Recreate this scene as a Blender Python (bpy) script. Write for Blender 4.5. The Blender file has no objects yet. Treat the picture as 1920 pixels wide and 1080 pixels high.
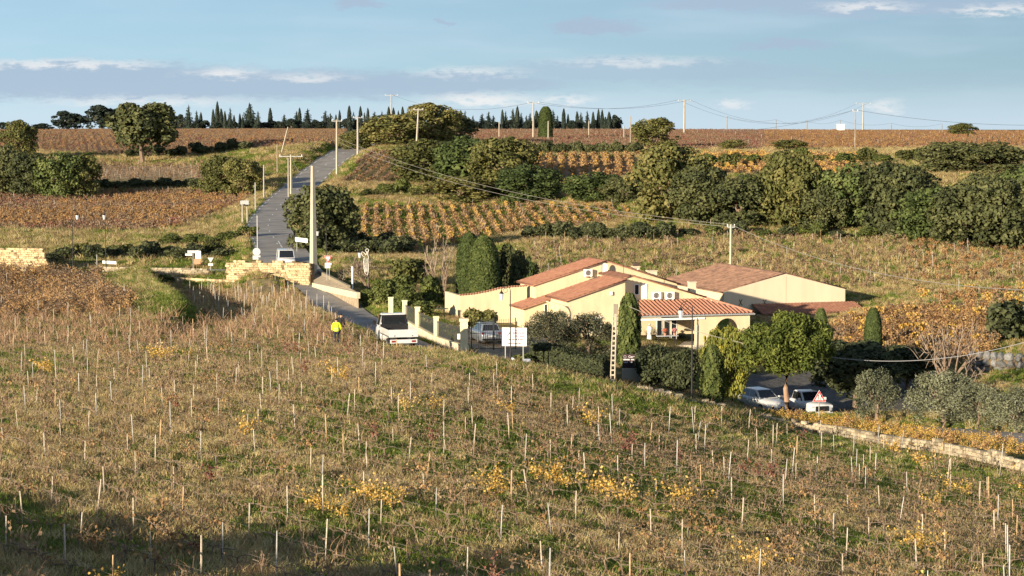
import bpy, bmesh, math, random
import numpy as np
from mathutils import Vector, Matrix

S = bpy.context.scene
COL = S.collection
R = math.radians

# ------------------------------------------------------------------ camera, sky, sun, exposure
F = 4107.0                                   # focal length in photo pixels (1920 wide)
PITCH = math.atan((540 - 230) / F)           # eye level sits at row 230 of the photo
cam_data = bpy.data.cameras.new('camera')
cam_data.sensor_width = 36.0
cam_data.lens = F / 1920 * 36.0
cam_data.clip_end = 9000
cam_data.clip_start = 0.5
cam = bpy.data.objects.new('camera', cam_data)
COL.objects.link(cam)
cam.location = (0, 0, 0)
cam.rotation_euler = (math.pi / 2 - PITCH, 0, 0)
S.camera = cam

SUN_EL = R(11.0)
LX, LY = 0.63, 0.777                          # horizontal direction the light travels
sun_dir = Vector((LX * math.cos(SUN_EL), LY * math.cos(SUN_EL), -math.sin(SUN_EL)))

world = bpy.data.worlds.new('World')
S.world = world
world.use_nodes = True


def build_world():
    nt = world.node_tree
    N, L = nt.nodes, nt.links
    N.clear()
    out = N.new('ShaderNodeOutputWorld')
    bg = N.new('ShaderNodeBackground')
    bg.inputs['Strength'].default_value = 0.061
    L.new(bg.outputs[0], out.inputs[0])
    sky = N.new('ShaderNodeTexSky')
    sky.sky_type = 'NISHITA'
    sky.sun_disc = False
    sky.sun_elevation = SUN_EL
    sky.sun_rotation = -math.atan2(-LX, -LY)
    sky.altitude = 200
    sky.air_density = 1.0
    sky.dust_density = 0.6
    sky.ozone_density = 2.0
    tc = N.new('ShaderNodeTexCoord')

    def math_(op, a, b=None, c=None):
        n = N.new('ShaderNodeMath')
        n.operation = op
        for i, v in enumerate((a, b, c)):
            if v is None:
                continue
            if isinstance(v, (int, float)):
                n.inputs[i].default_value = v
            else:
                L.new(v, n.inputs[i])
        return n.outputs[0]
    sep = N.new('ShaderNodeSeparateXYZ')
    L.new(tc.outputs['Generated'], sep.inputs[0])
    x, y, z = sep.outputs
    # clear-air look-up a little above the true direction: the horizon haze band is thin here
    z2 = math_('ADD', math_('MULTIPLY', z, 0.9), 0.10)
    comb = N.new('ShaderNodeCombineXYZ')
    L.new(x, comb.inputs[0]); L.new(y, comb.inputs[1]); L.new(z2, comb.inputs[2])
    nrm = N.new('ShaderNodeVectorMath'); nrm.operation = 'NORMALIZE'
    L.new(comb.outputs[0], nrm.inputs[0])
    L.new(nrm.outputs[0], sky.inputs['Vector'])
    hsv = N.new('ShaderNodeMix'); hsv.data_type = 'RGBA'; hsv.blend_type = 'MULTIPLY'
    hsv.inputs[0].default_value = 1.0
    L.new(sky.outputs[0], hsv.inputs[6])
    hsv.inputs[7].default_value = SKY_TINT
    # azimuth / elevation coordinates (degrees)
    az = math_('MULTIPLY', math_('ARCTAN2', x, y), 57.2958)
    el = math_('MULTIPLY', math_('ARCSINE', z), 57.2958)

    def noise(sx, sy, scale, detail=4, rough=0.55, off=0.0):
        c = N.new('ShaderNodeCombineXYZ')
        L.new(math_('MULTIPLY', az, sx), c.inputs[0])
        L.new(math_('MULTIPLY', el, sy), c.inputs[1])
        c.inputs[2].default_value = off
        n = N.new('ShaderNodeTexNoise')
        n.inputs['Scale'].default_value = scale
        n.inputs['Detail'].default_value = detail
        n.inputs['Roughness'].default_value = rough
        L.new(c.outputs[0], n.inputs['Vector'])
        return n.outputs[0]

    def ramp(v, a, b):
        m = N.new('ShaderNodeMapRange')
        m.interpolation_type = 'SMOOTHSTEP'
        m.inputs[1].default_value = a; m.inputs[2].default_value = b
        L.new(v, m.inputs[0])
        return m.outputs[0]

    def mixc(fac, a, b):
        m = N.new('ShaderNodeMix'); m.data_type = 'RGBA'
        L.new(fac, m.inputs[0])
        if isinstance(a, tuple): m.inputs[6].default_value = a
        else: L.new(a, m.inputs[6])
        if isinstance(b, tuple): m.inputs[7].default_value = b
        else: L.new(b, m.inputs[7])
        return m.outputs[2]

    n1 = noise(0.8, 3.0, 1.2, 5, 0.62)
    n3 = noise(0.16, 0.9, 1.0, 3, 0.55, 21.0)
    n4 = noise(1.1, 3.6, 1.5, 5, 0.66, 33.0)
    # ragged coordinates shared by every cloud
    pos = N.new('ShaderNodeCombineXYZ')
    L.new(math_('MULTIPLY_ADD', n1, 1.6, math_('ADD', az, -0.8)), pos.inputs[0])
    L.new(math_('MULTIPLY_ADD', n4, 0.62, math_('ADD', el, -0.31)), pos.inputs[1])

    def bank(mask, px, py, rx, ry, s_, soft=0.75):
        a0, e0 = math.degrees(math.atan((px - 960) / F)), math.degrees(math.atan((230 - py) / F))
        ka, ke = F / rx / 57.3, F / ry / 57.3
        v = N.new('ShaderNodeVectorMath'); v.operation = 'MULTIPLY_ADD'
        L.new(pos.outputs[0], v.inputs[0])
        v.inputs[1].default_value = (ka, ke, 0); v.inputs[2].default_value = (-a0 * ka, -e0 * ke, 0)
        ln = N.new('ShaderNodeVectorMath'); ln.operation = 'LENGTH'; L.new(v.outputs[0], ln.inputs[0])
        mr = N.new('ShaderNodeMapRange'); mr.interpolation_type = 'SMOOTHSTEP'
        mr.inputs[1].default_value = 1.0 + soft * 0.4; mr.inputs[2].default_value = 1.0 - soft * 0.6
        mr.inputs[3].default_value = 0.0; mr.inputs[4].default_value = s_
        L.new(ln.outputs['Value'], mr.inputs[0])
        return mr.outputs[0] if mask is None else math_('MAXIMUM', mask, mr.outputs[0])
    col = hsv.outputs[2]
    # thin veil, and paler air low down
    col = mixc(math_('MULTIPLY', ramp(n3, 0.40, 0.75), 0.30), col, CLOUD_PALE)
    col = mixc(math_('MULTIPLY', ramp(math_('SUBTRACT', 1.3, el), 0.0, 1.4), 0.70), col, CLOUD_PALE)
    grey_m = white_m = None
    for c in [(330, 160, 760, 30, 0.85), (120, 146, 420, 30, 0.85), (800, 158, 300, 24, 0.8), (1210, 134, 330, 24, 0.55), (1500, 152, 480, 18, 0.35),
              (1115, 52, 88, 15, 0.9), (672, 8, 52, 11, 0.85), (832, 43, 14, 8, 0.7), (1470, 87, 85, 10, 0.8), (1380, 9, 180, 13, 0.85), (1680, 18, 300, 20, 0.75),
              (-700, 140, 420, 32, 0.8), (2700, 110, 480, 34, 0.8), (900, -300, 600, 50, 0.7), (-1500, -420, 900, 90, 0.7), (3300, -500, 900, 90, 0.7)]:
        grey_m = bank(grey_m, *c)
    for c in [(120, 122, 190, 9, 0.75), (425, 139, 70, 11, 0.8), (580, 146, 80, 9, 0.6), (880, 135, 110, 11, 0.55), (1200, 116, 160, 10, 0.5), (900, 187, 110, 14, 0.85), (1060, 188, 55, 9, 0.75), (280, 190, 190, 10, 0.6),
              (1372, 193, 32, 9, 0.6), (1664, 199, 32, 14, 0.65), (1620, 16, 90, 9, 0.7), (1880, 26, 110, 12, 0.8), (-500, 120, 200, 10, 0.6), (2500, 85, 200, 12, 0.6)]:
        white_m = bank(white_m, c[0], c[1], c[2] * .9, c[3] * .9, c[4] * .95, 1.5)
    white_m = math_('MULTIPLY', white_m, ramp(n4, 0.30, 0.56))
    col = mixc(grey_m, col, CLOUD_GREY)
    col = mixc(white_m, col, CLOUD_WHITE)
    # broken cloud for the rest of the dome
    rest = math_('MULTIPLY', math_('MULTIPLY', ramp(n1, 0.5, 0.72), ramp(el, 4.0, 9.0)), 0.5)
    col = mixc(rest, col, CLOUD_WHITE)
    L.new(col, bg.inputs['Color'])


SKY_TINT = (1.20, 1.19, 1.24, 1)
CLOUD_PALE = (5.6, 6.7, 7.8, 1)
CLOUD_GREY = (3.65, 4.65, 5.9, 1)
CLOUD_WHITE = (8.2, 8.1, 8.0, 1)
build_world()
world.cycles.sampling_method = 'MANUAL'
world.cycles.sample_map_resolution = 256

sun_data = bpy.data.lights.new('sun', 'SUN')
sun_data.energy = 5.0
sun_data.angle = R(0.5)
sun_data.color = (1.0, 0.85, 0.63)
sun = bpy.data.objects.new('sun', sun_data)
COL.objects.link(sun)
sun.rotation_euler = sun_dir.to_track_quat('-Z', 'Y').to_euler()

S.view_settings.view_transform = 'Standard'
S.view_settings.look = 'None'
S.view_settings.exposure = 0.9
S.view_settings.gamma = 1.0
S.cycles.max_bounces = 4
S.cycles.diffuse_bounces = 2
S.cycles.glossy_bounces = 2
S.cycles.transmission_bounces = 2
S.cycles.transparent_max_bounces = 6
S.cycles.use_denoising = True

# ------------------------------------------------------------------ mapping helpers
CT, ST = math.cos(PITCH), math.sin(PITCH)


def W(px, py, D):
    """world point at ground distance D seen at photo pixel px, py"""
    u, v = (px - 960) / F, (540 - py) / F
    dy = CT + v * ST
    t = D / dy
    return Vector((u * t, D, t * (-ST + v * CT)))


def proj(p):
    d = p[1] * CT - p[2] * ST
    uu = p[1] * ST + p[2] * CT
    return 960 + F * p[0] / d, 540 - F * uu / d


def smooth(a, b, x):
    t = np.clip((x - a) / (b - a), 0, 1)
    return t * t * (3 - 2 * t)


rs = np.random.RandomState(5)
_perm = rs.rand(256, 256)


def vnoise(x, y, s=1.0, seed=0):
    x = np.asarray(x, float) / s + seed * 17.3
    y = np.asarray(y, float) / s + seed * 31.7
    xi, yi = np.floor(x).astype(int), np.floor(y).astype(int)
    fx, fy = x - xi, y - yi
    fx = fx * fx * (3 - 2 * fx); fy = fy * fy * (3 - 2 * fy)
    g = lambda i, j: _perm[i % 256, j % 256]
    return (g(xi, yi) * (1 - fx) + g(xi + 1, yi) * fx) * (1 - fy) + (g(xi, yi + 1) * (1 - fx) + g(xi + 1, yi + 1) * fx) * fy


def fnoise(x, y, s, seed=0):
    return (vnoise(x, y, s, seed) + 0.5 * vnoise(x, y, s / 2.1, seed + 1) + 0.25 * vnoise(x, y, s / 4.3, seed + 2)) / 1.75


# ------------------------------------------------------------------ terrain
def terrace(x, y):
    """grassy terrace step in the left vineyard: ground to its left is higher"""
    line = np.interp(y, [100, 150, 165, 228, 260], [-26.0, -24.5, -24.6, -38.0, -44.0])
    return 1.9 * smooth(142, 172, y) * (1 - smooth(224, 236, y)) * (1 - smooth(line - 0.9, line + 1.3, x))


CTRL = [
    # foreground vineyard
    (0, 1080, 56), (480, 1080, 57), (960, 1080, 59), (1440, 1080, 62), (1920, 1080, 66),
    (0, 900, 76), (480, 900, 77), (960, 900, 80), (1440, 905, 90), (1920, 905, 103),
    (0, 750, 106), (480, 750, 106), (800, 750, 109), (1000, 750, 116), (1150, 728, 127), (1300, 757, 129), (1480, 800, 128),
    (1700, 840, 119), (1920, 882, 109), (1010, 693, 136), (1300, 860, 100),
    (0, 650, 144), (300, 650, 144), (600, 650, 145), (740, 655, 148), (715, 640, 152), (790, 658, 146), (850, 665, 144.5), (905, 674, 141.5), (960, 684, 138.5),
    (0, 580, 182), (120, 560, 195), (400, 562, 195), (520, 575, 184), (640, 590, 172),
    (0, 520, 235), (200, 520, 228), (330, 527, 225), (500, 538, 218), (585, 546, 211),
    # lower road, gate, garden, car park
    (610, 548, 206), (650, 572, 188), (700, 603, 170), (775, 645, 157), (880, 662, 156), (960, 690, 148), (1150, 735, 141),
    (1000, 650, 165), (1065, 632, 178), (900, 610, 182), (1200, 640, 176), (1180, 700, 158),
    (1300, 745, 150), (1335, 758, 146), (1440, 771, 158), (1530, 773, 160), (1475, 776, 146), (1640, 774, 145),
    (1770, 792, 137), (1900, 812, 128), (1700, 750, 160), (1600, 680, 176), (1700, 690, 172), (1700, 605, 195), (1850, 690, 166), (1850, 600, 190),
    (1920, 820, 122), (1350, 640, 186), (1250, 600, 195), (1500, 620, 200),
    # field behind the house
    (1000, 575, 200), (1500, 566, 218), (1700, 545, 222), (1900, 565, 205), (1100, 500, 250), (1300, 490, 252), (1500, 485, 252), (1700, 490, 248), (1900, 500, 240),
    (1000, 440, 285), (1250, 425, 290), (1500, 438, 280), (1900, 462, 268),
    (830, 560, 205), (780, 545, 215), (700, 545, 205),
    # junction, upper road, left middle fields
    (0, 500, 245), (200, 502, 240), (400, 500, 238), (440, 470, 262), (200, 455, 275), (0, 440, 285), (440, 440, 285),
    (0, 400, 330), (250, 400, 330), (440, 400, 325), (0, 362, 375), (200, 364, 378), (400, 362, 378), (300, 345, 390), (300, 314, 425),
    (100, 300, 430), (300, 285, 455), (0, 285, 450), (560, 285, 425), (470, 300, 420), (600, 268, 445),
    (620, 480, 238), (610, 495, 222), (680, 482, 262), (680, 390, 330), (640, 345, 365), (800, 480, 250), (800, 388, 332), (950, 470, 262), (950, 388, 330), (1150, 405, 312),
    # steep planted banks and upper plots
    (700, 335, 378), (700, 288, 425), (760, 290, 415), (900, 340, 375), (1000, 340, 352), (1000, 293, 398), (1100, 335, 352), (1100, 293, 398), (1180, 335, 350),
    (1250, 340, 335), (1350, 325, 345), (1350, 292, 395), (1550, 330, 335), (1550, 295, 385), (1750, 330, 330), (1750, 292, 390), (1900, 330, 330), (1900, 290, 390),
    # plateau
    (0, 268, 490), (300, 266, 490), (600, 260, 500), (850, 262, 500), (1000, 275, 450), (1300, 277, 450), (1600, 275, 450), (1900, 272, 450),
    (0, 246, 780), (400, 245, 780), (800, 245, 780), (1200, 246, 740), (1600, 248, 700), (1900, 249, 700), (900, 252, 600), (1500, 258, 540),
]
_c = []
for px, py, D in CTRL:
    p = W(px, py, D)
    _c.append((p.x, p.y, p.z - float(terrace(p.x, p.y))))
for D, z in ((1100, -3.6), (1800, -7), (3500, -22)):
    for a in (-0.9, -0.5, -0.25, 0, 0.25, 0.5, 0.9):
        _c.append((a * D, D, z))
for D in (60, 110, 170, 240, 330, 440, 600, 780):        # the sides, well outside the frame
    near = [c for c in _c if abs(c[1] - D) / D < 0.18]
    for a in (-0.55, -1.1, 0.55, 1.1):
        side = [c for c in near if (c[0] / c[1]) * a > 0.1 * abs(a) and abs(c[0] / c[1]) > 0.15] or near
        _c.append((a * D, D, float(np.mean([c[2] for c in side]))))
for a in (-1.1, -0.5, -0.2, 0, 0.2, 0.5, 1.1):
    _c.append((a * 20, 20, -9.6)); _c.append((a * 8, 8, -8.8)); _c.append((a * 38, 38, -10.7 - 0.5 * a))
_c = np.array(_c)


def _warp(x, y):
    y = np.maximum(y, 1.0)
    return np.stack([np.arctan(x / y) * 6.0, np.log(y) * 2.6], -1)


_cp = _warp(_c[:, 0], _c[:, 1])


def _tps(r2):
    return 0.5 * r2 * np.log(r2 + 1e-9)


_n = len(_c)
_K = _tps(((_cp[:, None] - _cp[None]) ** 2).sum(-1)) + np.eye(_n) * 0.004
_P = np.concatenate([np.ones((_n, 1)), _cp], 1)
_A = np.block([[_K, _P], [_P.T, np.zeros((3, 3))]])
_w = np.linalg.solve(_A, np.concatenate([_c[:, 2], np.zeros(3)]))


def tps(x, y):
    x = np.atleast_1d(np.asarray(x, float)); y = np.atleast_1d(np.asarray(y, float))
    out = np.empty(x.shape)
    fx, fy, fo = x.ravel(), y.ravel(), out.ravel()
    for i in range(0, len(fx), 20000):
        q = _warp(fx[i:i + 20000], fy[i:i + 20000])
        r2 = ((q[:, None] - _cp[None]) ** 2).sum(-1)
        fo[i:i + 20000] = _tps(r2) @ _w[:_n] + _w[_n] + q @ _w[_n + 1:]
    return fo.reshape(x.shape)


def poly3(pts):
    return np.array([tuple(W(*p)) for p in pts])


def densify(P, step=1.0):
    """smooth a 3-D polyline (Catmull-Rom) to about one point per step"""
    out = []
    n = len(P)
    for i in range(n - 1):
        p0, p1, p2, p3 = P[max(i - 1, 0)], P[i], P[i + 1], P[min(i + 2, n - 1)]
        k = max(2, int(np.linalg.norm(p2 - p1) / step))
        for t in np.linspace(0, 1, k, endpoint=False):
            out.append(0.5 * ((2 * p1) + (-p0 + p2) * t + (2 * p0 - 5 * p1 + 4 * p2 - p3) * t * t + (-p0 + 3 * p1 - 3 * p2 + p3) * t ** 3))
    out.append(P[-1])
    return np.array(out)


UPPER = densify(poly3([(552, 512, 216), (540, 492, 229), (517, 452, 262), (503, 425, 288), (513, 400, 315), (540, 370, 350), (575, 340, 383),
                       (612, 308, 412), (650, 284, 437), (690, 271, 462), (740, 268, 480), (830, 267, 500)]))
LOWER = densify(poly3([(300, 508, 236), (430, 507, 234), (520, 512, 226), (580, 530, 216), (625, 556, 199), (668, 582, 182), (722, 612, 168.5),
                       (842, 660, 153.5), (900, 688, 147), (975, 712, 142.5), (1150, 752, 138), (1330, 788, 140), (1500, 806, 141), (1700, 805, 137), (1920, 822, 124), (2300, 880, 108)]))
_s = np.array([proj(p)[0] for p in LOWER])
LOWER[:, 2] -= 0.85 * smooth(600, 650, _s) * (1 - smooth(1000, 1100, _s))
ROADS = [(UPPER, 3.0, 3.4), (LOWER, 2.05, 1.5)]


def road_dist(x, y, path):
    x = np.atleast_1d(x); y = np.atleast_1d(y)
    d = np.full(x.shape, 1e9); zz = np.zeros(x.shape)
    lo, hi = path[:, :2].min(0) - 12, path[:, :2].max(0) + 12
    m = (x > lo[0]) & (x < hi[0]) & (y > lo[1]) & (y < hi[1])
    if m.any():
        q = np.stack([x[m], y[m]], -1)
        pd = path[::2]
        for s in range(0, len(q), 20000):
            dd = ((q[s:s + 20000, None] - pd[None, :, :2]) ** 2).sum(-1)
            j = dd.argmin(1)
            idx = np.where(m.ravel())[0][s:s + 20000]
            d.ravel()[idx] = np.sqrt(dd[np.arange(len(j)), j])
            zz.ravel()[idx] = pd[j, 2]
    return d, zz


def ground(x, y):
    x = np.atleast_1d(np.asarray(x, float)); y = np.atleast_1d(np.asarray(y, float))
    z = tps(x, y) + terrace(x, y)
    for path, hw, bl in ROADS:
        d, rz = road_dist(x, y, path)
        w = smooth(hw + 0.4, hw + 0.4 + bl, d)
        z = np.where(d < 1e8, (rz - 0.05) * (1 - w) + z * w, z)
    return z


def gz(x, y):
    return float(ground(x, y)[0])


def G(px, D):
    """point on the ground at photo column px, distance D"""
    u = (px - 960) / F
    z = -15.0
    for _ in range(3):
        x = u * (D * CT - z * ST)
        z = gz(x, D)
    return Vector((x, D, z))


def XD(pts):
    return np.array([((px - 960) / F * (D * CT + 1.0), D) for px, D in pts])


def inpoly(x, y, P):
    inside = np.zeros(x.shape, bool)
    n = len(P)
    for i in range(n):
        x0, y0 = P[i]; x1, y1 = P[(i + 1) % n]
        c = ((y0 > y) != (y1 > y)) & (x < (x1 - x0) * (y - y0) / (y1 - y0 + 1e-12) + x0)
        inside ^= c
    return inside


# ------------------------------------------------------------------ mesh and material helpers
def np_mesh(name, V, Fq, mat=None, smooth_=False, attrs=None):
    me = bpy.data.meshes.new(name)
    V = np.asarray(V, np.float32); Fq = np.asarray(Fq, np.int32)
    k = Fq.shape[1]
    me.vertices.add(len(V)); me.vertices.foreach_set('co', V.ravel())
    me.loops.add(Fq.size); me.loops.foreach_set('vertex_index', Fq.ravel())
    me.polygons.add(len(Fq))
    me.polygons.foreach_set('loop_start', np.arange(0, Fq.size, k, dtype=np.int32))
    me.polygons.foreach_set('loop_total', np.full(len(Fq), k, np.int32))
    if smooth_:
        me.polygons.foreach_set('use_smooth', np.ones(len(Fq), bool))
    for nm, dom, typ, data in attrs or []:
        a = me.attributes.new(nm, typ, dom)
        a.data.foreach_set('color' if typ == 'FLOAT_COLOR' else 'vector' if typ == 'FLOAT_VECTOR' else 'value', np.asarray(data).ravel())
    me.update(calc_edges=True)
    if mat: me.materials.append(mat)
    return me


def link(name, me, parent=None):
    o = bpy.data.objects.new(name, me)
    COL.objects.link(o)
    if parent: o.parent = parent
    return o


def empty(name, loc=(0, 0, 0), rz=0.0):
    o = bpy.data.objects.new(name, None)
    o.empty_display_size = 0.3
    COL.objects.link(o)
    o.location = loc; o.rotation_euler = (0, 0, rz)
    return o


def tag(o, label=None, cat=None, group=None, kind=None):
    if label: o['label'] = label
    if cat: o['category'] = cat
    if group: o['group'] = group
    if kind: o['kind'] = kind
    return o


def copy_tree(o, parent=None):
    c = o.copy()
    COL.objects.link(c)
    c.parent = parent
    for ch in list(o.children):
        copy_tree(ch, c)
    return c


class MB:
    def __init__(s):
        s.v = []; s.f = []; s.m = []

    def add(s, vs, fs, mi=0):
        b = len(s.v)
        s.v += [tuple(v) for v in vs]
        s.f += [tuple(i + b for i in f) for f in fs]
        s.m += [mi] * len(fs)
        return s

    def box(s, x0, x1, y0, y1, z0, z1, mi=0):
        v = [(x, y, z) for z in (z0, z1) for y in (y0, y1) for x in (x0, x1)]
        return s.add(v, [(0, 2, 3, 1), (4, 5, 7, 6), (0, 1, 5, 4), (2, 6, 7, 3), (0, 4, 6, 2), (1, 3, 7, 5)], mi)

    def tube(s, path, r, n=6, mi=0, cap=True):
        path = [Vector(p) for p in path]
        rr = r if isinstance(r, (list, tuple)) else [r] * len(path)
        base = len(s.v)
        for i, p in enumerate(path):
            t = (path[min(i + 1, len(path) - 1)] - path[max(i - 1, 0)])
            t = t.normalized() if t.length > 1e-9 else Vector((0, 0, 1))
            a = t.cross(Vector((0, 0, 1)))
            if a.length < 1e-3: a = t.cross(Vector((1, 0, 0)))
            a.normalize(); b = t.cross(a)
            for k in range(n):
                an = 2 * math.pi * k / n
                s.v.append(tuple(p + (a * math.cos(an) + b * math.sin(an)) * rr[i]))
        for i in range(len(path) - 1):
            for k in range(n):
                k2 = (k + 1) % n
                s.f.append((base + i * n + k, base + (i + 1) * n + k, base + (i + 1) * n + k2, base + i * n + k2)); s.m.append(mi)
        if cap:
            s.f.append(tuple(base + k for k in range(n))); s.m.append(mi)
            s.f.append(tuple(base + (len(path) - 1) * n + k for k in range(n))[::-1]); s.m.append(mi)
        return s

    def cyl(s, p, q, r, n=12, mi=0, r2=None):
        return s.tube([p, q], [r, r if r2 is None else r2], n, mi)

    def prism(s, pts, d, mi=0):
        """polygon pts (3-D) extruded by vector d"""
        d = Vector(d); n = len(pts)
        pts = [Vector(p) for p in pts]
        v = pts + [p + d for p in pts]
        f = [tuple(range(n)), tuple(range(2 * n - 1, n - 1, -1))]
        f += [(i, i + n, (i + 1) % n + n, (i + 1) % n) for i in range(n)]
        return s.add(v, f, mi)

    def build(s, name, mats, parent=None, smooth_=False, bevel=0.0):
        me = bpy.data.meshes.new(name)
        me.from_pydata(s.v, [], s.f)
        for m in (mats if isinstance(mats, (list, tuple)) else [mats]):
            me.materials.append(m)
        me.polygons.foreach_set('material_index', s.m)
        bm = bmesh.new(); bm.from_mesh(me)
        bmesh.ops.recalc_face_normals(bm, faces=bm.faces)
        if bevel:
            ed = [e for e in bm.edges if len(e.link_faces) == 2 and e.calc_face_angle(0) > 0.6]
            bmesh.ops.bevel(bm, geom=ed, offset=bevel, segments=2, affect='EDGES', clamp_overlap=True)
        bm.to_mesh(me); bm.free()
        if smooth_:
            me.polygons.foreach_set('use_smooth', [True] * len(me.polygons))
        me.update()
        return link(name, me, parent)


MATS = {}


def mat(name, c=(0.5, 0.5, 0.5), rough=0.7, metal=0.0, var=0.0, scale=3.0, c2=None, bump=0.0, spec=0.3, stretch=None, detail=4, ramp=(0.35, 0.65), coord='Object'):
    if name in MATS: return MATS[name]
    m = bpy.data.materials.new(name); MATS[name] = m
    m.use_nodes = True
    N, L = m.node_tree.nodes, m.node_tree.links
    b = N['Principled BSDF']
    b.inputs['Base Color'].default_value = (*c, 1)
    b.inputs['Roughness'].default_value = rough
    b.inputs['Metallic'].default_value = metal
    b.inputs['Specular IOR Level'].default_value = spec
    if var or c2 or bump:
        tc = N.new('ShaderNodeTexCoord')
        src = tc.outputs[coord]
        if stretch:
            mp = N.new('ShaderNodeMapping'); mp.inputs['Scale'].default_value = stretch
            L.new(src, mp.inputs[0]); src = mp.outputs[0]
        nz = N.new('ShaderNodeTexNoise'); nz.inputs['Scale'].default_value = scale; nz.inputs['Detail'].default_value = detail
        nz.inputs['Roughness'].default_value = 0.6
        L.new(src, nz.inputs['Vector'])
        mr = N.new('ShaderNodeMapRange'); mr.inputs[1].default_value = ramp[0]; mr.inputs[2].default_value = ramp[1]
        L.new(nz.outputs[0], mr.inputs[0])
        mx = N.new('ShaderNodeMix'); mx.data_type = 'RGBA'
        L.new(mr.outputs[0], mx.inputs[0])
        a = c if c2 else tuple(x * (1 - var) for x in c)
        z = c2 if c2 else tuple(min(1, x * (1 + var)) for x in c)
        mx.inputs[6].default_value = (*a, 1); mx.inputs[7].default_value = (*z, 1)
        L.new(mx.outputs[2], b.inputs['Base Color'])
        if bump:
            bp = N.new('ShaderNodeBump'); bp.inputs['Strength'].default_value = bump; bp.inputs['Distance'].default_value = 0.05
            L.new(nz.outputs[0], bp.inputs['Height']); L.new(bp.outputs[0], b.inputs['Normal'])
    return m


def glass_mat(name, c=(0.02, 0.025, 0.03)):
    m = mat(name, c, 0.06, spec=0.6)
    return m


def leaf_mat(name, c1, c2, c3=None, transl=0.25, rnd=0.25, gscale=0.12):
    """foliage: colour runs c1 > c2 with the leaf's own value, with a per-plant shift and patches"""
    if name in MATS: return MATS[name]
    m = bpy.data.materials.new(name); MATS[name] = m
    m.use_nodes = True
    N, L = m.node_tree.nodes, m.node_tree.links
    b = N['Principled BSDF']; out = N['Material Output']
    b.inputs['Roughness'].default_value = 0.65
    b.inputs['Specular IOR Level'].default_value = 0.15
    at = N.new('ShaderNodeAttribute'); at.attribute_name = 'v'
    oi = N.new('ShaderNodeObjectInfo')
    ad = N.new('ShaderNodeMath'); ad.operation = 'MULTIPLY_ADD'
    sb = N.new('ShaderNodeMath'); sb.operation = 'SUBTRACT'; sb.inputs[1].default_value = 0.5
    L.new(oi.outputs['Random'], sb.inputs[0])
    L.new(sb.outputs[0], ad.inputs[0]); ad.inputs[1].default_value = rnd * 2
    L.new(at.outputs['Fac'], ad.inputs[2])
    cr = N.new('ShaderNodeValToRGB')
    L.new(ad.outputs[0], cr.inputs[0])
    e = cr.color_ramp.elements
    e[0].position = 0.0; e[0].color = (*c1, 1)
    e[1].position = 1.0; e[1].color = (*(c3 or c2), 1)
    if c3:
        k = e.new(0.55); k.color = (*c2, 1)
    L.new(cr.outputs[0], b.inputs['Base Color'])
    tr = N.new('ShaderNodeBsdfTranslucent')
    L.new(cr.outputs[0], tr.inputs[0])
    mx = N.new('ShaderNodeMixShader'); mx.inputs[0].default_value = transl
    L.new(b.outputs[0], mx.inputs[1]); L.new(tr.outputs[0], mx.inputs[2])
    L.new(mx.outputs[0], out.inputs[0])
    return m

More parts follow.
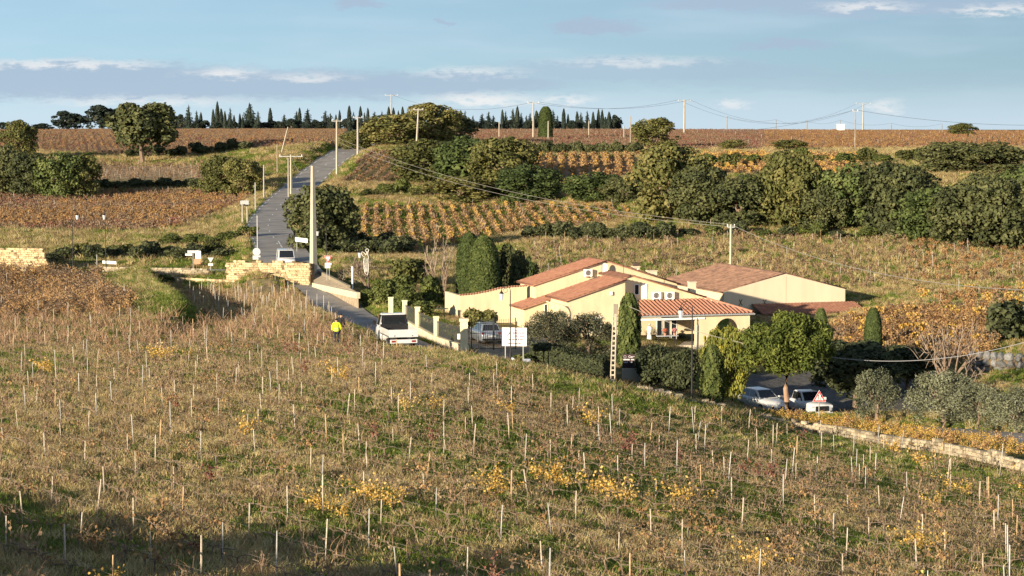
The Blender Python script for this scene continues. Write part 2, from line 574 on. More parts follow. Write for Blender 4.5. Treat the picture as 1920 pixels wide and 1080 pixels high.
# ------------------------------------------------------------------ zones of the land (photo column, distance)
Z = {
    'orange_left': XD([(-400, 235), (185, 226), (195, 200), (250, 172), (255, 160), (-400, 160)]),
    'bare_band': XD([(-400, 160), (260, 160), (420, 160), (640, 160), (700, 147), (690, 144), (-400, 137)]),
    'purple': XD([(325, 219), (545, 212), (600, 190), (645, 166), (640, 160), (410, 160), (345, 195)]),
    'fore': XD([(-500, 137), (690, 144), (740, 136), (800, 131), (900, 125), (1000, 118), (1150, 112), (1300, 116), (1480, 123.5), (1580, 122.5), (1750, 115), (1930, 106), (2350, 89), (2100, 40), (-300, 40)]),
    'terrace_grass': XD([(185, 229), (300, 229), (345, 195), (410, 160), (270, 160), (215, 190)]),
    'road_grass': XD([(660, 168), (715, 158), (760, 146), (790, 149), (850, 147.5), (905, 145), (960, 142), (1010, 140), (1090, 136), (1150, 133), (1300, 131.5), (1480, 128.5), (1480, 121), (1300, 117), (1150, 113), (1000, 119), (900, 126), (800, 132), (755, 138), (700, 146), (640, 160)]),
    'left_mid': XD([(-400, 383), (440, 378), (475, 360), (420, 330), (330, 292), (100, 290), (-400, 300)]),
    'left_mid_grass': XD([(-400, 298), (300, 292), (420, 330), (470, 352), (500, 330), (480, 260), (430, 240), (-400, 250)]),
    'small_left': XD([(170, 428), (395, 424), (385, 393), (165, 395)]),
    'plateau_left': XD([(-500, 800), (650, 790), (640, 520), (630, 448), (540, 440), (-500, 470)]),
    'plateau_right': XD([(700, 780), (1200, 760), (2600, 700), (2600, 425), (1500, 430), (1000, 432), (850, 490), (700, 520)]),
    'green_rows': XD([(668, 331), (960, 331), (1190, 316), (1175, 306), (975, 290), (800, 262), (680, 258)]),
    'upper_rows': XD([(990, 396), (1195, 396), (1195, 352), (1060, 350), (1000, 356)]),
    'upper_rows_b': XD([(1300, 394), (1440, 394), (1470, 340), (1330, 342)]),
    'upper_rows_c': XD([(1500, 388), (1620, 386), (1600, 336), (1510, 336)]),
    'road_rows': XD([(690, 428), (775, 420), (765, 372), (640, 366), (655, 385)]),
    'behind': XD([(985, 283), (1260, 288), (1500, 277), (1930, 265), (2300, 262), (2300, 205), (1720, 228), (1600, 224), (1420, 232), (1200, 222), (1010, 218)]),
    'behind_low': XD([(1700, 219), (2200, 205), (2200, 186), (1860, 190), (1780, 200)]),
    'orange_right': XD([(1570, 200), (1690, 205), (1868, 190), (1865, 172), (1700, 167), (1570, 171)]),
    'yellow_strip': XD([(1440, 135), (1560, 136), (1700, 131), (1930, 119), (1930, 111), (1700, 121), (1480, 130)]),
    'yard': XD([(885, 158), (960, 152), (1010, 163), (1040, 176), (900, 184), (850, 172)]),
    'car_park': XD([(1400, 172), (1560, 178), (1760, 172), (1760, 146), (1600, 147), (1400, 150)]),
}


def ground_colors(x, y):
    n1 = fnoise(x, y, 9.0, 3); n2 = fnoise(x, y, 3.0, 8); n3 = fnoise(x, y, 30.0, 12)
    def mixc(a, b, t): return np.asarray(a)[None] * (1 - t[:, None]) + np.asarray(b)[None] * t[:, None]
    green = (0.115, 0.140, 0.035); straw = (0.38, 0.29, 0.14); soil = (0.22, 0.15, 0.085); dry = (0.26, 0.20, 0.10)
    lush = (0.115, 0.165, 0.035); pale = (0.40, 0.31, 0.20); red = (0.25, 0.15, 0.10)
    t = smooth(0.38, 0.62, n1 * 0.6 + n2 * 0.4)
    c = mixc((0.25, 0.21, 0.09), (0.13, 0.155, 0.04), smooth(0.3, 0.7, n1 * .5 + n2 * .5))
    def put(zn, col):
        m = inpoly(x, y, Z[zn])
        c[m] = col[m]
    put('plateau_left', mixc(red, (0.30, 0.17, 0.08), t))
    put('plateau_right', mixc(red, (0.25, 0.15, 0.085), t))
    put('left_mid', mixc(soil, (0.26, 0.17, 0.08), t))
    put('left_mid_grass', mixc(green, (0.19, 0.17, 0.065), t))
    put('small_left', mixc(pale, (0.30, 0.24, 0.12), t))
    put('green_rows', mixc((0.125, 0.15, 0.04), (0.19, 0.17, 0.07), t * 0.6))
    put('road_rows', mixc(soil, (0.16, 0.14, 0.06), t))
    for k in ('upper_rows', 'upper_rows_b', 'upper_rows_c'):
        put(k, mixc((0.36, 0.25, 0.15), (0.24, 0.17, 0.09), t))
    put('behind', mixc((0.30, 0.235, 0.11), (0.17, 0.18, 0.05), smooth(0.4, 0.65, n1)))
    put('behind_low', mixc((0.16, 0.17, 0.05), (0.25, 0.20, 0.08), t))
    put('orange_right', mixc((0.26, 0.16, 0.05), (0.16, 0.13, 0.05), t))
    put('orange_left', mixc((0.22, 0.15, 0.07), (0.14, 0.13, 0.05), t))
    put('bare_band', mixc((0.20, 0.15, 0.09), (0.12, 0.13, 0.05), t))
    put('purple', mixc((0.25, 0.19, 0.12), (0.15, 0.13, 0.07), t))
    # foreground: strips of green and dry grass along the vine rows
    m = inpoly(x, y, Z['fore'])
    s = (x * RD[1] - y * RD[0])
    strip = streak(x, y)
    g = np.clip(smooth(0.36, 0.62, n1 * 0.25 + n2 * 0.2 + strip * 0.55) * .7 + .4 * smooth(.25, .75, row_gap(x, y)), 0, 1)
    right = smooth(-0.02, 0.16, x / np.maximum(y, 1)) * smooth(74, 100, y)
    g = np.clip(g + 0.7 * right * smooth(0.25, 0.6, n2), 0, 1)
    c[m] = mixc(straw, (0.13, 0.155, 0.035), g)[m]
    put('terrace_grass', mixc(lush, (0.20, 0.19, 0.06), t))
    put('road_grass', mixc(lush, (0.16, 0.17, 0.045), t))
    put('yard', mixc((0.42, 0.33, 0.22), (0.34, 0.26, 0.17), t))
    put('car_park', mixc((0.12, 0.115, 0.11), (0.17, 0.16, 0.145), t))
    return np.clip(c, 0, 1)


def streak(x, y):
    a, b = x * RD[0] + y * RD[1], x * RD[1] - y * RD[0]
    return np.clip((fnoise(b, a * 0.10, 2.6, 60) - .5) * 1.5 + .5, 0, 1)


def row_gap(x, y):
    """0 on a vine row of the foreground field, 1 midway between two rows"""
    d = np.array(RD) / np.linalg.norm(RD); nv = np.array([-d[1], d[0]])
    ph = ((x * nv[0] + y * nv[1]) - (Z['fore'] @ nv).min()) / ROW
    return np.abs(ph - np.round(ph)) * 2


RD = (0.55, -0.835)        # direction of the foreground rows
ROW = 2.35


def build_ground():
    rows = np.exp(np.linspace(math.log(9.0), math.log(4200.0), 540))
    a_in = np.linspace(-0.27, 0.27, 330)
    a_out = 0.27 + (np.linspace(0, 1, 42)[1:] ** 1.8) * 1.3
    ang = np.concatenate([-a_out[::-1], a_in, a_out])
    Y, Aa = np.meshgrid(rows, ang, indexing='ij')
    X = Y * Aa
    Zz = ground(X.ravel(), Y.ravel())
    x, y = X.ravel(), Y.ravel()
    Zz += (fnoise(x, y, 1.6, 30) - 0.5) * 0.16 * (y < 300) * smooth(8, 14, y)
    near = np.full(x.shape, 1e9)
    for path, hw, bl in ROADS:
        d, _ = road_dist(x, y, path); near = np.minimum(near, d - hw)
    Zz = np.where(near < 0.6, ground(x, y) - 0.03, Zz)
    col = ground_colors(x, y)
    nr, nc = X.shape
    i = np.arange(nr - 1)[:, None] * nc + np.arange(nc - 1)[None]
    Fq = np.stack([i, i + 1, i + nc + 1, i + nc], -1).reshape(-1, 4)
    m = bpy.data.materials.new('field_ground'); m.use_nodes = True
    N, L = m.node_tree.nodes, m.node_tree.links
    b = N['Principled BSDF']; b.inputs['Roughness'].default_value = 0.95; b.inputs['Specular IOR Level'].default_value = 0.05
    at = N.new('ShaderNodeAttribute'); at.attribute_name = 'col'
    tc = N.new('ShaderNodeTexCoord')
    nz = N.new('ShaderNodeTexNoise'); nz.inputs['Scale'].default_value = 2.2; nz.inputs['Detail'].default_value = 7; nz.inputs['Roughness'].default_value = 0.7
    L.new(tc.outputs['Object'], nz.inputs['Vector'])
    mr = N.new('ShaderNodeMapRange'); mr.inputs[1].default_value = 0.3; mr.inputs[2].default_value = 0.7; mr.inputs[3].default_value = 0.55; mr.inputs[4].default_value = 1.4
    L.new(nz.outputs[0], mr.inputs[0])
    mx = N.new('ShaderNodeMix'); mx.data_type = 'RGBA'; mx.blend_type = 'MULTIPLY'; mx.inputs[0].default_value = 1
    L.new(at.outputs['Color'], mx.inputs[6]); L.new(mr.outputs[0], mx.inputs[7])
    L.new(mx.outputs[2], b.inputs['Base Color'])
    bp = N.new('ShaderNodeBump'); bp.inputs['Strength'].default_value = 0.9; bp.inputs['Distance'].default_value = 0.12
    L.new(nz.outputs[0], bp.inputs['Height']); L.new(bp.outputs[0], b.inputs['Normal'])
    me = np_mesh('ground', np.stack([x, y, Zz], -1), Fq, m, True, [('col', 'POINT', 'FLOAT_COLOR', np.concatenate([col, np.ones((len(col), 1))], 1))])
    o = link('ground', me)
    tag(o, 'rolling vineyard ground of dry and green grass and bare soil', 'ground', kind='structure')


build_ground()

# ------------------------------------------------------------------ roads
asphalt = mat('asphalt', (0.235, 0.217, 0.195), 0.9, c2=(0.37, 0.34, 0.30), scale=0.45, detail=8, bump=0.15)
paint = mat('road_paint', (0.75, 0.74, 0.70), 0.6, var=0.12, scale=5)
kerb_m = mat('kerb_stone', (0.60, 0.52, 0.38), 0.8, var=0.15, scale=4)
gravel_m = mat('gravel_shoulder', (0.36, 0.29, 0.20), 0.95, var=0.25, scale=2.5, detail=8)


def frame2d(path):
    t = np.gradient(path[:, :2], axis=0)
    t /= np.linalg.norm(t, axis=1)[:, None] + 1e-9
    return np.stack([-t[:, 1], t[:, 0]], -1)     # left-hand normal


def strip(name, path, o0, o1, dz, m, parent=None, flat=True):
    nrm = frame2d(path)
    a = path.copy(); b = path.copy()
    a[:, :2] += nrm * (np.asarray(o0)[:, None] if np.ndim(o0) else o0)
    b[:, :2] += nrm * (np.asarray(o1)[:, None] if np.ndim(o1) else o1)
    a[:, 2] += dz; b[:, 2] += dz
    V = np.concatenate([a, b]); n = len(path)
    Fq = [(i, i + 1, n + i + 1, n + i) for i in range(n - 1)]
    return link(name, np_mesh(name, V, Fq, m, True), parent)


def dashes(name, path, off, width, on, gap, dz, m, parent, s0=0.0, s1=1e9):
    nrm = frame2d(path)
    seg = np.r_[0, np.cumsum(np.linalg.norm(np.diff(path[:, :2], axis=0), axis=1))]
    V, Fq = [], []
    s = s0
    while s + on < min(seg[-1], s1):
        q = []
        for ss in (s, s + on):
            p = np.array([np.interp(ss, seg, path[:, k]) for k in range(3)])
            n_ = np.array([np.interp(ss, seg, nrm[:, k]) for k in range(2)])
            for w in (-width / 2, width / 2):
                q.append((p[0] + n_[0] * (off + w), p[1] + n_[1] * (off + w), p[2] + dz))
        b = len(V); V += q; Fq.append((b, b + 2, b + 3, b + 1))
        s += on + gap
    return link(name, np_mesh(name, V, Fq, m), parent)


r1 = strip('road', UPPER, -2.9, 2.9, 0.02, asphalt)
tag(r1, 'grey asphalt road climbing the hill between the vineyards', 'road', kind='structure')
dashes('edge_line', UPPER, 2.6, 0.2, 3.0, 3.5, 0.028, paint, r1, 30)
dashes('edge_line', UPPER, -2.6, 0.2, 3.0, 3.5, 0.028, paint, r1, 95)
dashes('centre_line', UPPER, 0.0, 0.15, 2.0, 9.0, 0.028, paint, r1, 30)
dashes('turn_line', UPPER, -0.3, 0.16, 5.0, 1.2, 0.03, paint, r1, 4, 48)
strip('gravel_shoulder', UPPER[90:], 2.9, 4.3, 0.008, gravel_m, r1)
strip('gravel_shoulder', UPPER[90:], -4.2, -2.9, 0.008, gravel_m, r1)
r2 = strip('road', LOWER, -2.1, 2.1, 0.012, asphalt)
tag(r2, 'narrow asphalt lane running past the gate and along the stone wall', 'road', kind='structure')
dashes('edge_line', LOWER, -1.9, 0.14, 6.0, 0.3, 0.02, paint, r2, 60, 95)

# ------------------------------------------------------------------ plant prototypes
class QB:
    """collects quads with a leaf value and a material index"""
    def __init__(s): s.q = []; s.v = []; s.m = []

    def quads(s, Q, v, mi):
        Q = np.asarray(Q, np.float32).reshape(-1, 4, 3)
        s.q.append(Q); s.v.append(np.broadcast_to(np.asarray(v, np.float32), (len(Q),)).copy()); s.m.append(np.full(len(Q), mi, np.int32))

    def leaves(s, C, Nn, size, rng, v, mi, aspect=0.7, jit=0.5):
        n = len(C)
        Nn = Nn + rng.normal(0, jit, (n, 3))
        Nn /= np.linalg.norm(Nn, axis=1)[:, None] + 1e-9
        r = rng.normal(0, 1, (n, 3))
        a = np.cross(Nn, r); a /= np.linalg.norm(a, axis=1)[:, None] + 1e-9
        b = np.cross(Nn, a)
        sz = (np.asarray(size) * rng.uniform(0.6, 1.35, n))[:, None]
        a = a * sz; b = b * sz * aspect
        bend = Nn * sz * 0.25
        s.quads(np.stack([C - a - b * 0.4 - bend, C + b - bend * 0.2, C + a + b * 0.3 - bend, C - b + bend * 0.3], 1), v, mi)

    def ribbon(s, pts, w, rng, v, mi):
        pts = np.asarray(pts, float)
        side = rng.normal(0, 1, 3); side[2] *= 0.2
        side /= np.linalg.norm(side)
        w = np.linspace(w, w * 0.45, len(pts))[:, None] / 2
        l, r = pts - side * w, pts + side * w
        s.quads(np.stack([l[:-1], r[:-1], r[1:], l[1:]], 1), v, mi)

    def tube(s, pts, rad, n, v, mi):
        b = MB(); b.tube(pts, rad, n, 0, False)
        V = np.array(b.v)
        s.quads(V[np.array(b.f)], v, mi)

    def mesh(s, name, mats):
        Q = np.concatenate(s.q); n = len(Q)
        me = np_mesh(name, Q.reshape(-1, 3), np.arange(n * 4).reshape(n, 4), None, False,
                     [('v', 'FACE', 'FLOAT', np.concatenate(s.v))])
        for m in mats: me.materials.append(m)
        me.polygons.foreach_set('material_index', np.concatenate(s.m))
        return me

    def ntri(s): return sum(len(q) for q in s.q) * 2


cane_m = leaf_mat('cane_bark', (0.24, 0.14, 0.085), (0.46, 0.30, 0.19), transl=0.0, rnd=0.3)
trunk_m = mat('vine_trunk', (0.20, 0.15, 0.11), 0.95, var=0.3, scale=20)
bark_m = mat('tree_bark', (0.17, 0.12, 0.085), 0.95, c2=(0.30, 0.22, 0.16), scale=6, stretch=(1, 1, 0.3), bump=0.6)
orange_leaf = leaf_mat('leaf_orange', (0.21, 0.12, 0.06), (0.38, 0.225, 0.10), (0.52, 0.345, 0.16), rnd=0.3)
yellow_leaf = leaf_mat('leaf_yellow', (0.40, 0.235, 0.05), (0.63, 0.40, 0.095), (0.75, 0.53, 0.17), rnd=0.2)
brown_leaf = leaf_mat('leaf_brown', (0.18, 0.12, 0.08), (0.30, 0.205, 0.13), (0.40, 0.29, 0.18), rnd=0.3)
red_leaf = leaf_mat('leaf_red', (0.15, 0.055, 0.045), (0.27, 0.105, 0.08), (0.35, 0.18, 0.12), rnd=0.3)


def vine_mesh(name, seed, canes, clen, leaves, lsize, lmat, spread=0.75, trunk=0.42, up=1.0, cw=0.02, nseg=4):
    rng = np.random.RandomState(seed)
    q = QB()
    top = np.array([rng.normal(0, 0.05), rng.normal(0, 0.05), trunk])
    q.tube([(0, 0, -0.15), tuple(top * 0.5 + rng.normal(0, 0.03, 3)), tuple(top)], [0.036, 0.03, 0.034], 4, 0.3, 2)
    tips = []
    for s in (-1, 1):
        e = top + np.array([s * spread * 0.72, rng.normal(0, 0.06), rng.uniform(0, 0.12)])
        q.tube([tuple(top), tuple((top + e) / 2 + rng.normal(0, 0.03, 3)), tuple(e)], [0.018, 0.015, 0.010], 4, 0.4, 2)
        tips.append(e)
    C = []
    for i in range(canes):
        t = rng.uniform(0, 1); s = tips[rng.randint(2)]
        p0 = top * (1 - t) + s * t
        d = np.array([rng.normal(0, 0.45), rng.normal(0, 0.45), up])
        d /= np.linalg.norm(d)
        L = clen * rng.uniform(0.5, 1.15)
        bend = rng.normal(0, 0.35, 3); bend[2] = -abs(bend[2]) * 0.7
        tt = np.linspace(0, 1, nseg)[:, None]
        pts = p0 + d * L * tt + bend * L * tt ** 2
        q.ribbon(pts, cw, rng, rng.uniform(0, 1), 0)
        C.append(pts)
    if leaves:
        k = rng.randint(0, len(C), leaves)
        P = np.array([C[i][rng.randint(0, nseg)] for i in k]) + rng.normal(0, 0.10, (leaves, 3))
        P[:, 2] = np.maximum(P[:, 2], 0.12)
        up_ = np.tile([-0.3, -0.5, 0.4], (leaves, 1))
        q.leaves(P, up_, lsize, rng, rng.uniform(0, 1, leaves), 1, 0.85, 0.8)
    return q.mesh(name, [cane_m, lmat, trunk_m])


def grass_mesh(name, seed, n, h, rad, m, w=0.022, lean=0.45):
    rng = np.random.RandomState(seed)
    q = QB()
    a = rng.uniform(0, 6.283, n); r = rad * np.sqrt(rng.uniform(0, 1, n))
    base = np.stack([r * np.cos(a), r * np.sin(a), np.full(n, -0.03)], -1)
    d = np.stack([rng.normal(0, lean, n), rng.normal(0, lean, n), np.ones(n)], -1)
    L = (h * rng.uniform(0.45, 1.2, n))[:, None]
    mid = base + d * L * 0.55
    tip = base + d * L + np.stack([rng.normal(0, .25, n), rng.normal(0, .25, n), -0.1 * np.ones(n)], -1) * L
    an = rng.uniform(0, 6.283, n)
    s = np.stack([np.cos(an), np.sin(an), np.zeros(n)], -1) * w
    v = rng.uniform(0, 1, n)
    q.quads(np.stack([base - s, base + s, mid + s * 0.8, mid - s * 0.8], 1), v, 0)
    q.quads(np.stack([mid - s * 0.8, mid + s * 0.8, tip + s * 0.15, tip - s * 0.15], 1), v, 0)
    return q.mesh(name, [m])


def scatter(name, protos, P, rot, scale, idx, label=None, cat=None):
    """one object of countless plants: instances of a few plant meshes on points"""
    pc = bpy.data.collections.new(name + '_kinds')
    for k, me in enumerate(protos):
        o = bpy.data.objects.new('%s_kind_%02d' % (name, k), me)
        pc.objects.link(o)
    n = len(P)
    me = bpy.data.meshes.new(name)
    me.vertices.add(n); me.vertices.foreach_set('co', np.asarray(P, np.float32).ravel())
    for nm, typ, data, key in (('rot', 'FLOAT_VECTOR', rot, 'vector'), ('scl', 'FLOAT_VECTOR', scale, 'vector'), ('idx', 'INT', idx, 'value')):
        a = me.attributes.new(nm, typ, 'POINT')
        a.data.foreach_set(key, np.asarray(data, np.int32 if typ == 'INT' else np.float32).ravel())
    o = link(name, me)
    ng = bpy.data.node_groups.new(name + '_scatter', 'GeometryNodeTree')
    ng.interface.new_socket('Geometry', in_out='INPUT', socket_type='NodeSocketGeometry')
    ng.interface.new_socket('Geometry', in_out='OUTPUT', socket_type='NodeSocketGeometry')
    N, L = ng.nodes, ng.links
    gi, go = N.new('NodeGroupInput'), N.new('NodeGroupOutput')
    ci = N.new('GeometryNodeCollectionInfo')
    ci.inputs['Collection'].default_value = pc
    ci.inputs['Separate Children'].default_value = True
    ci.inputs['Reset Children'].default_value = True
    ip = N.new('GeometryNodeInstanceOnPoints')
    ip.inputs['Pick Instance'].default_value = True

    def attr(nm, t):
        a = N.new('GeometryNodeInputNamedAttribute'); a.data_type = t
        a.inputs['Name'].default_value = nm
        return a.outputs['Attribute']
    L.new(gi.outputs[0], ip.inputs['Points'])
    L.new(ci.outputs[0], ip.inputs['Instance'])
    L.new(attr('idx', 'INT'), ip.inputs['Instance Index'])
    L.new(attr('rot', 'FLOAT_VECTOR'), ip.inputs['Rotation'])
    L.new(attr('scl', 'FLOAT_VECTOR'), ip.inputs['Scale'])
    L.new(ip.outputs[0], go.inputs[0])
    md = o.modifiers.new('scatter', 'NODES'); md.node_group = ng
    tag(o, label, cat, kind='stuff')
    return o


def free_of_roads(x, y, extra=0.3):
    ok = np.ones(x.shape, bool)
    for path, hw, bl in ROADS:
        d, _ = road_dist(x, y, path)
        ok &= d > hw + extra
    return ok


def rows_in(poly, d, spacing, step, rng, jit=0.15, drop=0.05, mask=None):
    d = np.array(d, float); d /= np.linalg.norm(d)
    nrm = np.array([-d[1], d[0]])
    a, b = poly @ d, poly @ nrm
    s = np.arange(a.min(), a.max(), step); t = np.arange(b.min(), b.max(), spacing)
    Sg, Tg = np.meshgrid(s, t)
    Sg = Sg + rng.uniform(-1, 1, Sg.shape) * jit * step * 1.5
    Tg = Tg + rng.normal(0, jit * 0.4, Tg.shape)
    p = Sg.ravel()[:, None] * d + Tg.ravel()[:, None] * nrm
    ok = inpoly(p[:, 0], p[:, 1], poly) & (rng.uniform(size=len(p)) > drop) & free_of_roads(p[:, 0], p[:, 1], 0.8)
    # only land the camera could see, with a margin
    ok &= np.abs(p[:, 0] / p[:, 1]) < 0.30
    if mask is not None: ok &= mask(p)
    return p[ok]


def plant_rows(name, poly, d, spacing, step, protos, weights, rng, smin=0.8, smax=1.2, label=None, jit=0.15, drop=0.06, wmap=None, z0=0.0):
    p = rows_in(poly, d, spacing, step, rng, jit, drop)
    n = len(p)
    z = ground(p[:, 0], p[:, 1]) + z0
    ang = math.atan2(d[1], d[0])
    rot = np.stack([rng.normal(0, .06, n), rng.normal(0, .06, n), ang + rng.normal(0, .15, n) + (rng.uniform(size=n) > .5) * math.pi], -1)
    sc = np.repeat(rng.uniform(smin, smax, n)[:, None], 3, 1)
    w = np.array(weights, float); w /= w.sum()
    if wmap is None:
        idx = rng.choice(len(protos), n, p=w)
    else:
        idx = wmap(p, rng)
    scatter(name, protos, np.c_[p, z], rot, sc, idx, label, 'vines')
    return n


# ---- vine kinds
V_bare = [vine_mesh('bare_vine', 10 + i, [13, 9, 15, 11][i], 0.75, 8, 0.045, brown_leaf, up=1.5, cw=0.014) for i in range(4)]
V_some = [vine_mesh('leafy_vine', 20 + i, 12, 0.7, 60, 0.055, [brown_leaf, orange_leaf, red_leaf][i], up=0.7) for i in range(3)]
V_yel = [vine_mesh('yellow_vine', 30 + i, 8, 0.7, 180, 0.046, yellow_leaf, up=0.55) for i in range(2)]
V_or = [vine_mesh('orange_vine', 40 + i, 9, 0.95, 190, 0.075, [orange_leaf, orange_leaf, brown_leaf][i], up=1.1) for i in range(3)]
V_pink = [vine_mesh('upright_bare_vine', 50 + i, 26, 1.25, 14, 0.06, brown_leaf, up=1.7, cw=0.026) for i in range(3)]
F_or = [vine_mesh('far_orange_vine', 60 + i, 4, 0.8, 90, 0.12, [orange_leaf, yellow_leaf, brown_leaf, orange_leaf][i], up=1.1, cw=0.04, nseg=3) for i in range(4)]
F_br = [vine_mesh('far_brown_vine', 70 + i, 7, 0.8, 50, 0.11, [brown_leaf, brown_leaf, red_leaf][i], up=1.0, cw=0.04, nseg=3) for i in range(3)]
F_bare = [vine_mesh('far_bare_vine', 80 + i, 9, 0.75, 10, 0.10, brown_leaf, up=0.9, cw=0.04, nseg=3) for i in range(2)]

rng = np.random.RandomState(11)
# far and middle vineyards
plant_rows('vineyard_rows', Z['plateau_left'], (0.98, 0.2), 2.6, 1.3, F_or[:1] + F_or[2:3] + F_br, [3, 3, 2, 2, 1], rng, 0.55, 0.8, 'orange brown vines covering the plateau below the skyline conifers', drop=0.15)
plant_rows('vineyard_rows', Z['plateau_right'], (0.97, 0.25), 2.6, 1.3, F_br + F_or[:1] + F_or[2:3], [3, 3, 3, 1, 1], rng, 0.55, 0.8, 'reddish brown vines along the plateau behind the tree belt', drop=0.15,
           wmap=lambda p, r: np.where((p[:, 0] / p[:, 1] > 0.115) & (r.uniform(size=len(p)) > 0.35), 3, r.choice(3, len(p))))
plant_rows('vineyard_rows', Z['left_mid'], (0.95, 0.3), 2.0, 1.0, F_or[:1] + F_or[2:] + F_br + F_bare, [3, 2, 3, 3, 2, 1, 1, 1], rng, 0.7, 1.0, 'brown and orange vines left of the climbing road', drop=0.1,
           wmap=lambda p, r: np.where(fnoise(p[:, 0], p[:, 1] * 2.2, 22, 5) > 0.5, r.choice([0, 2, 0, 1], len(p)), r.choice([1, 3, 4, 5, 6, 7], len(p))))
plant_rows('vineyard_rows', Z['small_left'], (0.42, 0.9), 2.3, 1.2, F_bare + F_br[:1], [2, 2, 1], rng, 0.8, 1.1, 'small plot of bare vines on a pale slope below the big oak', drop=0.1)
plant_rows('vineyard_rows', Z['road_rows'], (0.07, 1), 2.1, 0.9, F_or[:1] + F_br[:2] + F_or[2:3], [3, 2, 2, 2], rng, 0.62, 0.85, 'orange vine rows on the bank right of the climbing road', drop=0.04)
plant_rows('vineyard_rows', Z['green_rows'], (-0.060, 1), 1.62, 0.66, F_or, [4, 2, 5, 4], rng, 0.42, 0.92, 'orange and yellow vine rows on green grass below the tree belt', drop=0.14, jit=0.12)
for k, d in (('upper_rows', (0.03, 1)), ('upper_rows_b', (-0.05, 1)), ('upper_rows_c', (-0.03, 1))):
    plant_rows('vineyard_rows', Z[k], d, 1.95, 0.8, F_or[:2] + F_or[3:], [3, 2 if k != 'upper_rows' else 0.6, 3], rng, 0.75, 1.0,
               {'upper_rows': 'orange vine rows between the hedge and the big oaks', 'upper_rows_b': 'yellow vine rows glimpsed above the belt of trees', 'upper_rows_c': 'sparse orange vines by the pole above the tree belt'}[k], drop=0.05, jit=0.08)
plant_rows('vineyard_rows', Z['behind'], (0.92, 0.38), 2.2, 1.1, F_bare + F_br[:2] + F_or[:1] + F_or[2:3], [5, 5, 2, 2, .6, 1], rng, 0.55, 0.85, 'thin brown vines covering the field behind the house', drop=0.42,
           wmap=lambda p, r: np.where((p[:, 0] / p[:, 1] > 0.18) & (r.uniform(size=len(p)) > 0.5), 4, r.choice([0, 1, 0, 1, 2, 3, 5], len(p))))
plant_rows('vineyard_rows', Z['behind_low'], (0.92, 0.38), 2.2, 1.2, F_or[:2] + F_bare, [3, 1, 2, 2], rng, 0.7, 1.0, 'yellowing vines above the track right of the warehouse', drop=0.2)
plant_rows('vineyard_rows', Z['orange_right'], (0.9, 0.4), 1.7, 0.8, V_or[:2] + F_or[:3], [3, 3, 3, 2, 3], rng, 0.75, 1.1, 'dense golden vines on the slope right of the warehouse', drop=0.05)
plant_rows('vineyard_rows', Z['yellow_strip'], (0.86, -0.5), 1.15, 0.8, V_yel + V_or[:1], [4, 4, 1.5], rng, 0.45, 0.70, 'strip of yellow vines behind the low stone wall', drop=0.03)
plant_rows('vineyard_rows', Z['orange_left'], RD, 2.0, 0.9, V_or + V_some[1:2], [3, 3, 5, 3], rng, 0.72, 1.0, 'dense orange vines below the ruined stone wall', drop=0.04)
plant_rows('vineyard_rows', Z['bare_band'], RD, 2.1, 1.0, V_pink + V_bare[:1], [4, 4, 4, 1], rng, 0.65, 0.95, 'pinkish upright bare vines below the grassy terrace', drop=0.06)
plant_rows('vineyard_rows', Z['purple'], (0.6, -0.8), 2.1, 1.0, V_pink + V_bare[:2] + V_some[2:], [2, 2, 2, 4, 4, 1.5], rng, 0.42, 0.68, 'brown bare vines with pale stakes beside the terrace bank', drop=0.1)


def fore_kind(p, r):
    x, y = p[:, 0], p[:, 1]
    n = fnoise(x, y, 5.0, 40)
    k = r.choice([0, 1, 2, 3, 0, 1, 2, 3, 0, 1, 2, 3, 4, 5], len(p))
    k = np.where((n > 0.70) & (r.uniform(size=len(p)) > 0.45), r.choice([7, 8], len(p)), k)
    k = np.where((n < 0.27) & (r.uniform(size=len(p)) > 0.6), r.choice([4, 5, 6], len(p)), k)
    return k


fore_protos = V_bare + V_some + V_yel
fp = rows_in(Z['fore'], RD, ROW, 0.9, rng, 0.12, 0.10, mask=lambda p: (np.hypot((p[:, 0] + 7.4) / .62, p[:, 1] - 146) > 5.0) & ~(inpoly(p[:, 0], p[:, 1], Z['road_grass']) & (p[:, 0] > -7.5)))
_r = smooth(0.02, 0.16, fp[:, 0] / fp[:, 1]) * smooth(84, 104, fp[:, 1])
fp = fp[rng.uniform(size=len(fp)) > 0.65 * _r]
fk = fore_kind(fp, rng)
fzg = ground(fp[:, 0], fp[:, 1])
order = np.argsort(fp[:, 1] + (np.abs(fp[:, 0] / fp[:, 1]) > 0.235) * 1e3 + (fp[:, 1] < 55.0) * 1e3)
single = order[:300]; rest = order[300:]
ang0 = math.atan2(RD[1], RD[0])
for i in single:
    k = int(fk[i])
    o = link(['bare_vine', 'leafy_vine', 'yellow_vine'][0 if k < 4 else 1 if k < 7 else 2], fore_protos[k])
    o.location = (fp[i, 0], fp[i, 1], fzg[i])
    o.rotation_euler = (rng.normal(0, .06), rng.normal(0, .06), ang0 + rng.normal(0, .15) + (math.pi if rng.rand() > .5 else 0))
    s = rng.uniform(0.75, 1.15); o.scale = (s, s, s)
    tag(o, ['bare brown grapevine in the near rows of the foreground vineyard', 'grapevine with brown and red leaves in the near foreground rows', 'grapevine with bright yellow leaves in the near foreground rows'][0 if k < 4 else 1 if k < 7 else 2],
        'grapevine', 'grapevines in the near foreground rows')
n = len(rest)
scatter('vineyard_rows', fore_protos, np.c_[fp[rest], fzg[rest]],
        np.stack([rng.normal(0, .06, n), rng.normal(0, .06, n), ang0 + rng.normal(0, .15, n)], -1), np.repeat(rng.uniform(.75, 1.15, n)[:, None], 3, 1), fk[rest],
        'bare and yellowing vines filling the far half of the foreground field', 'vines')

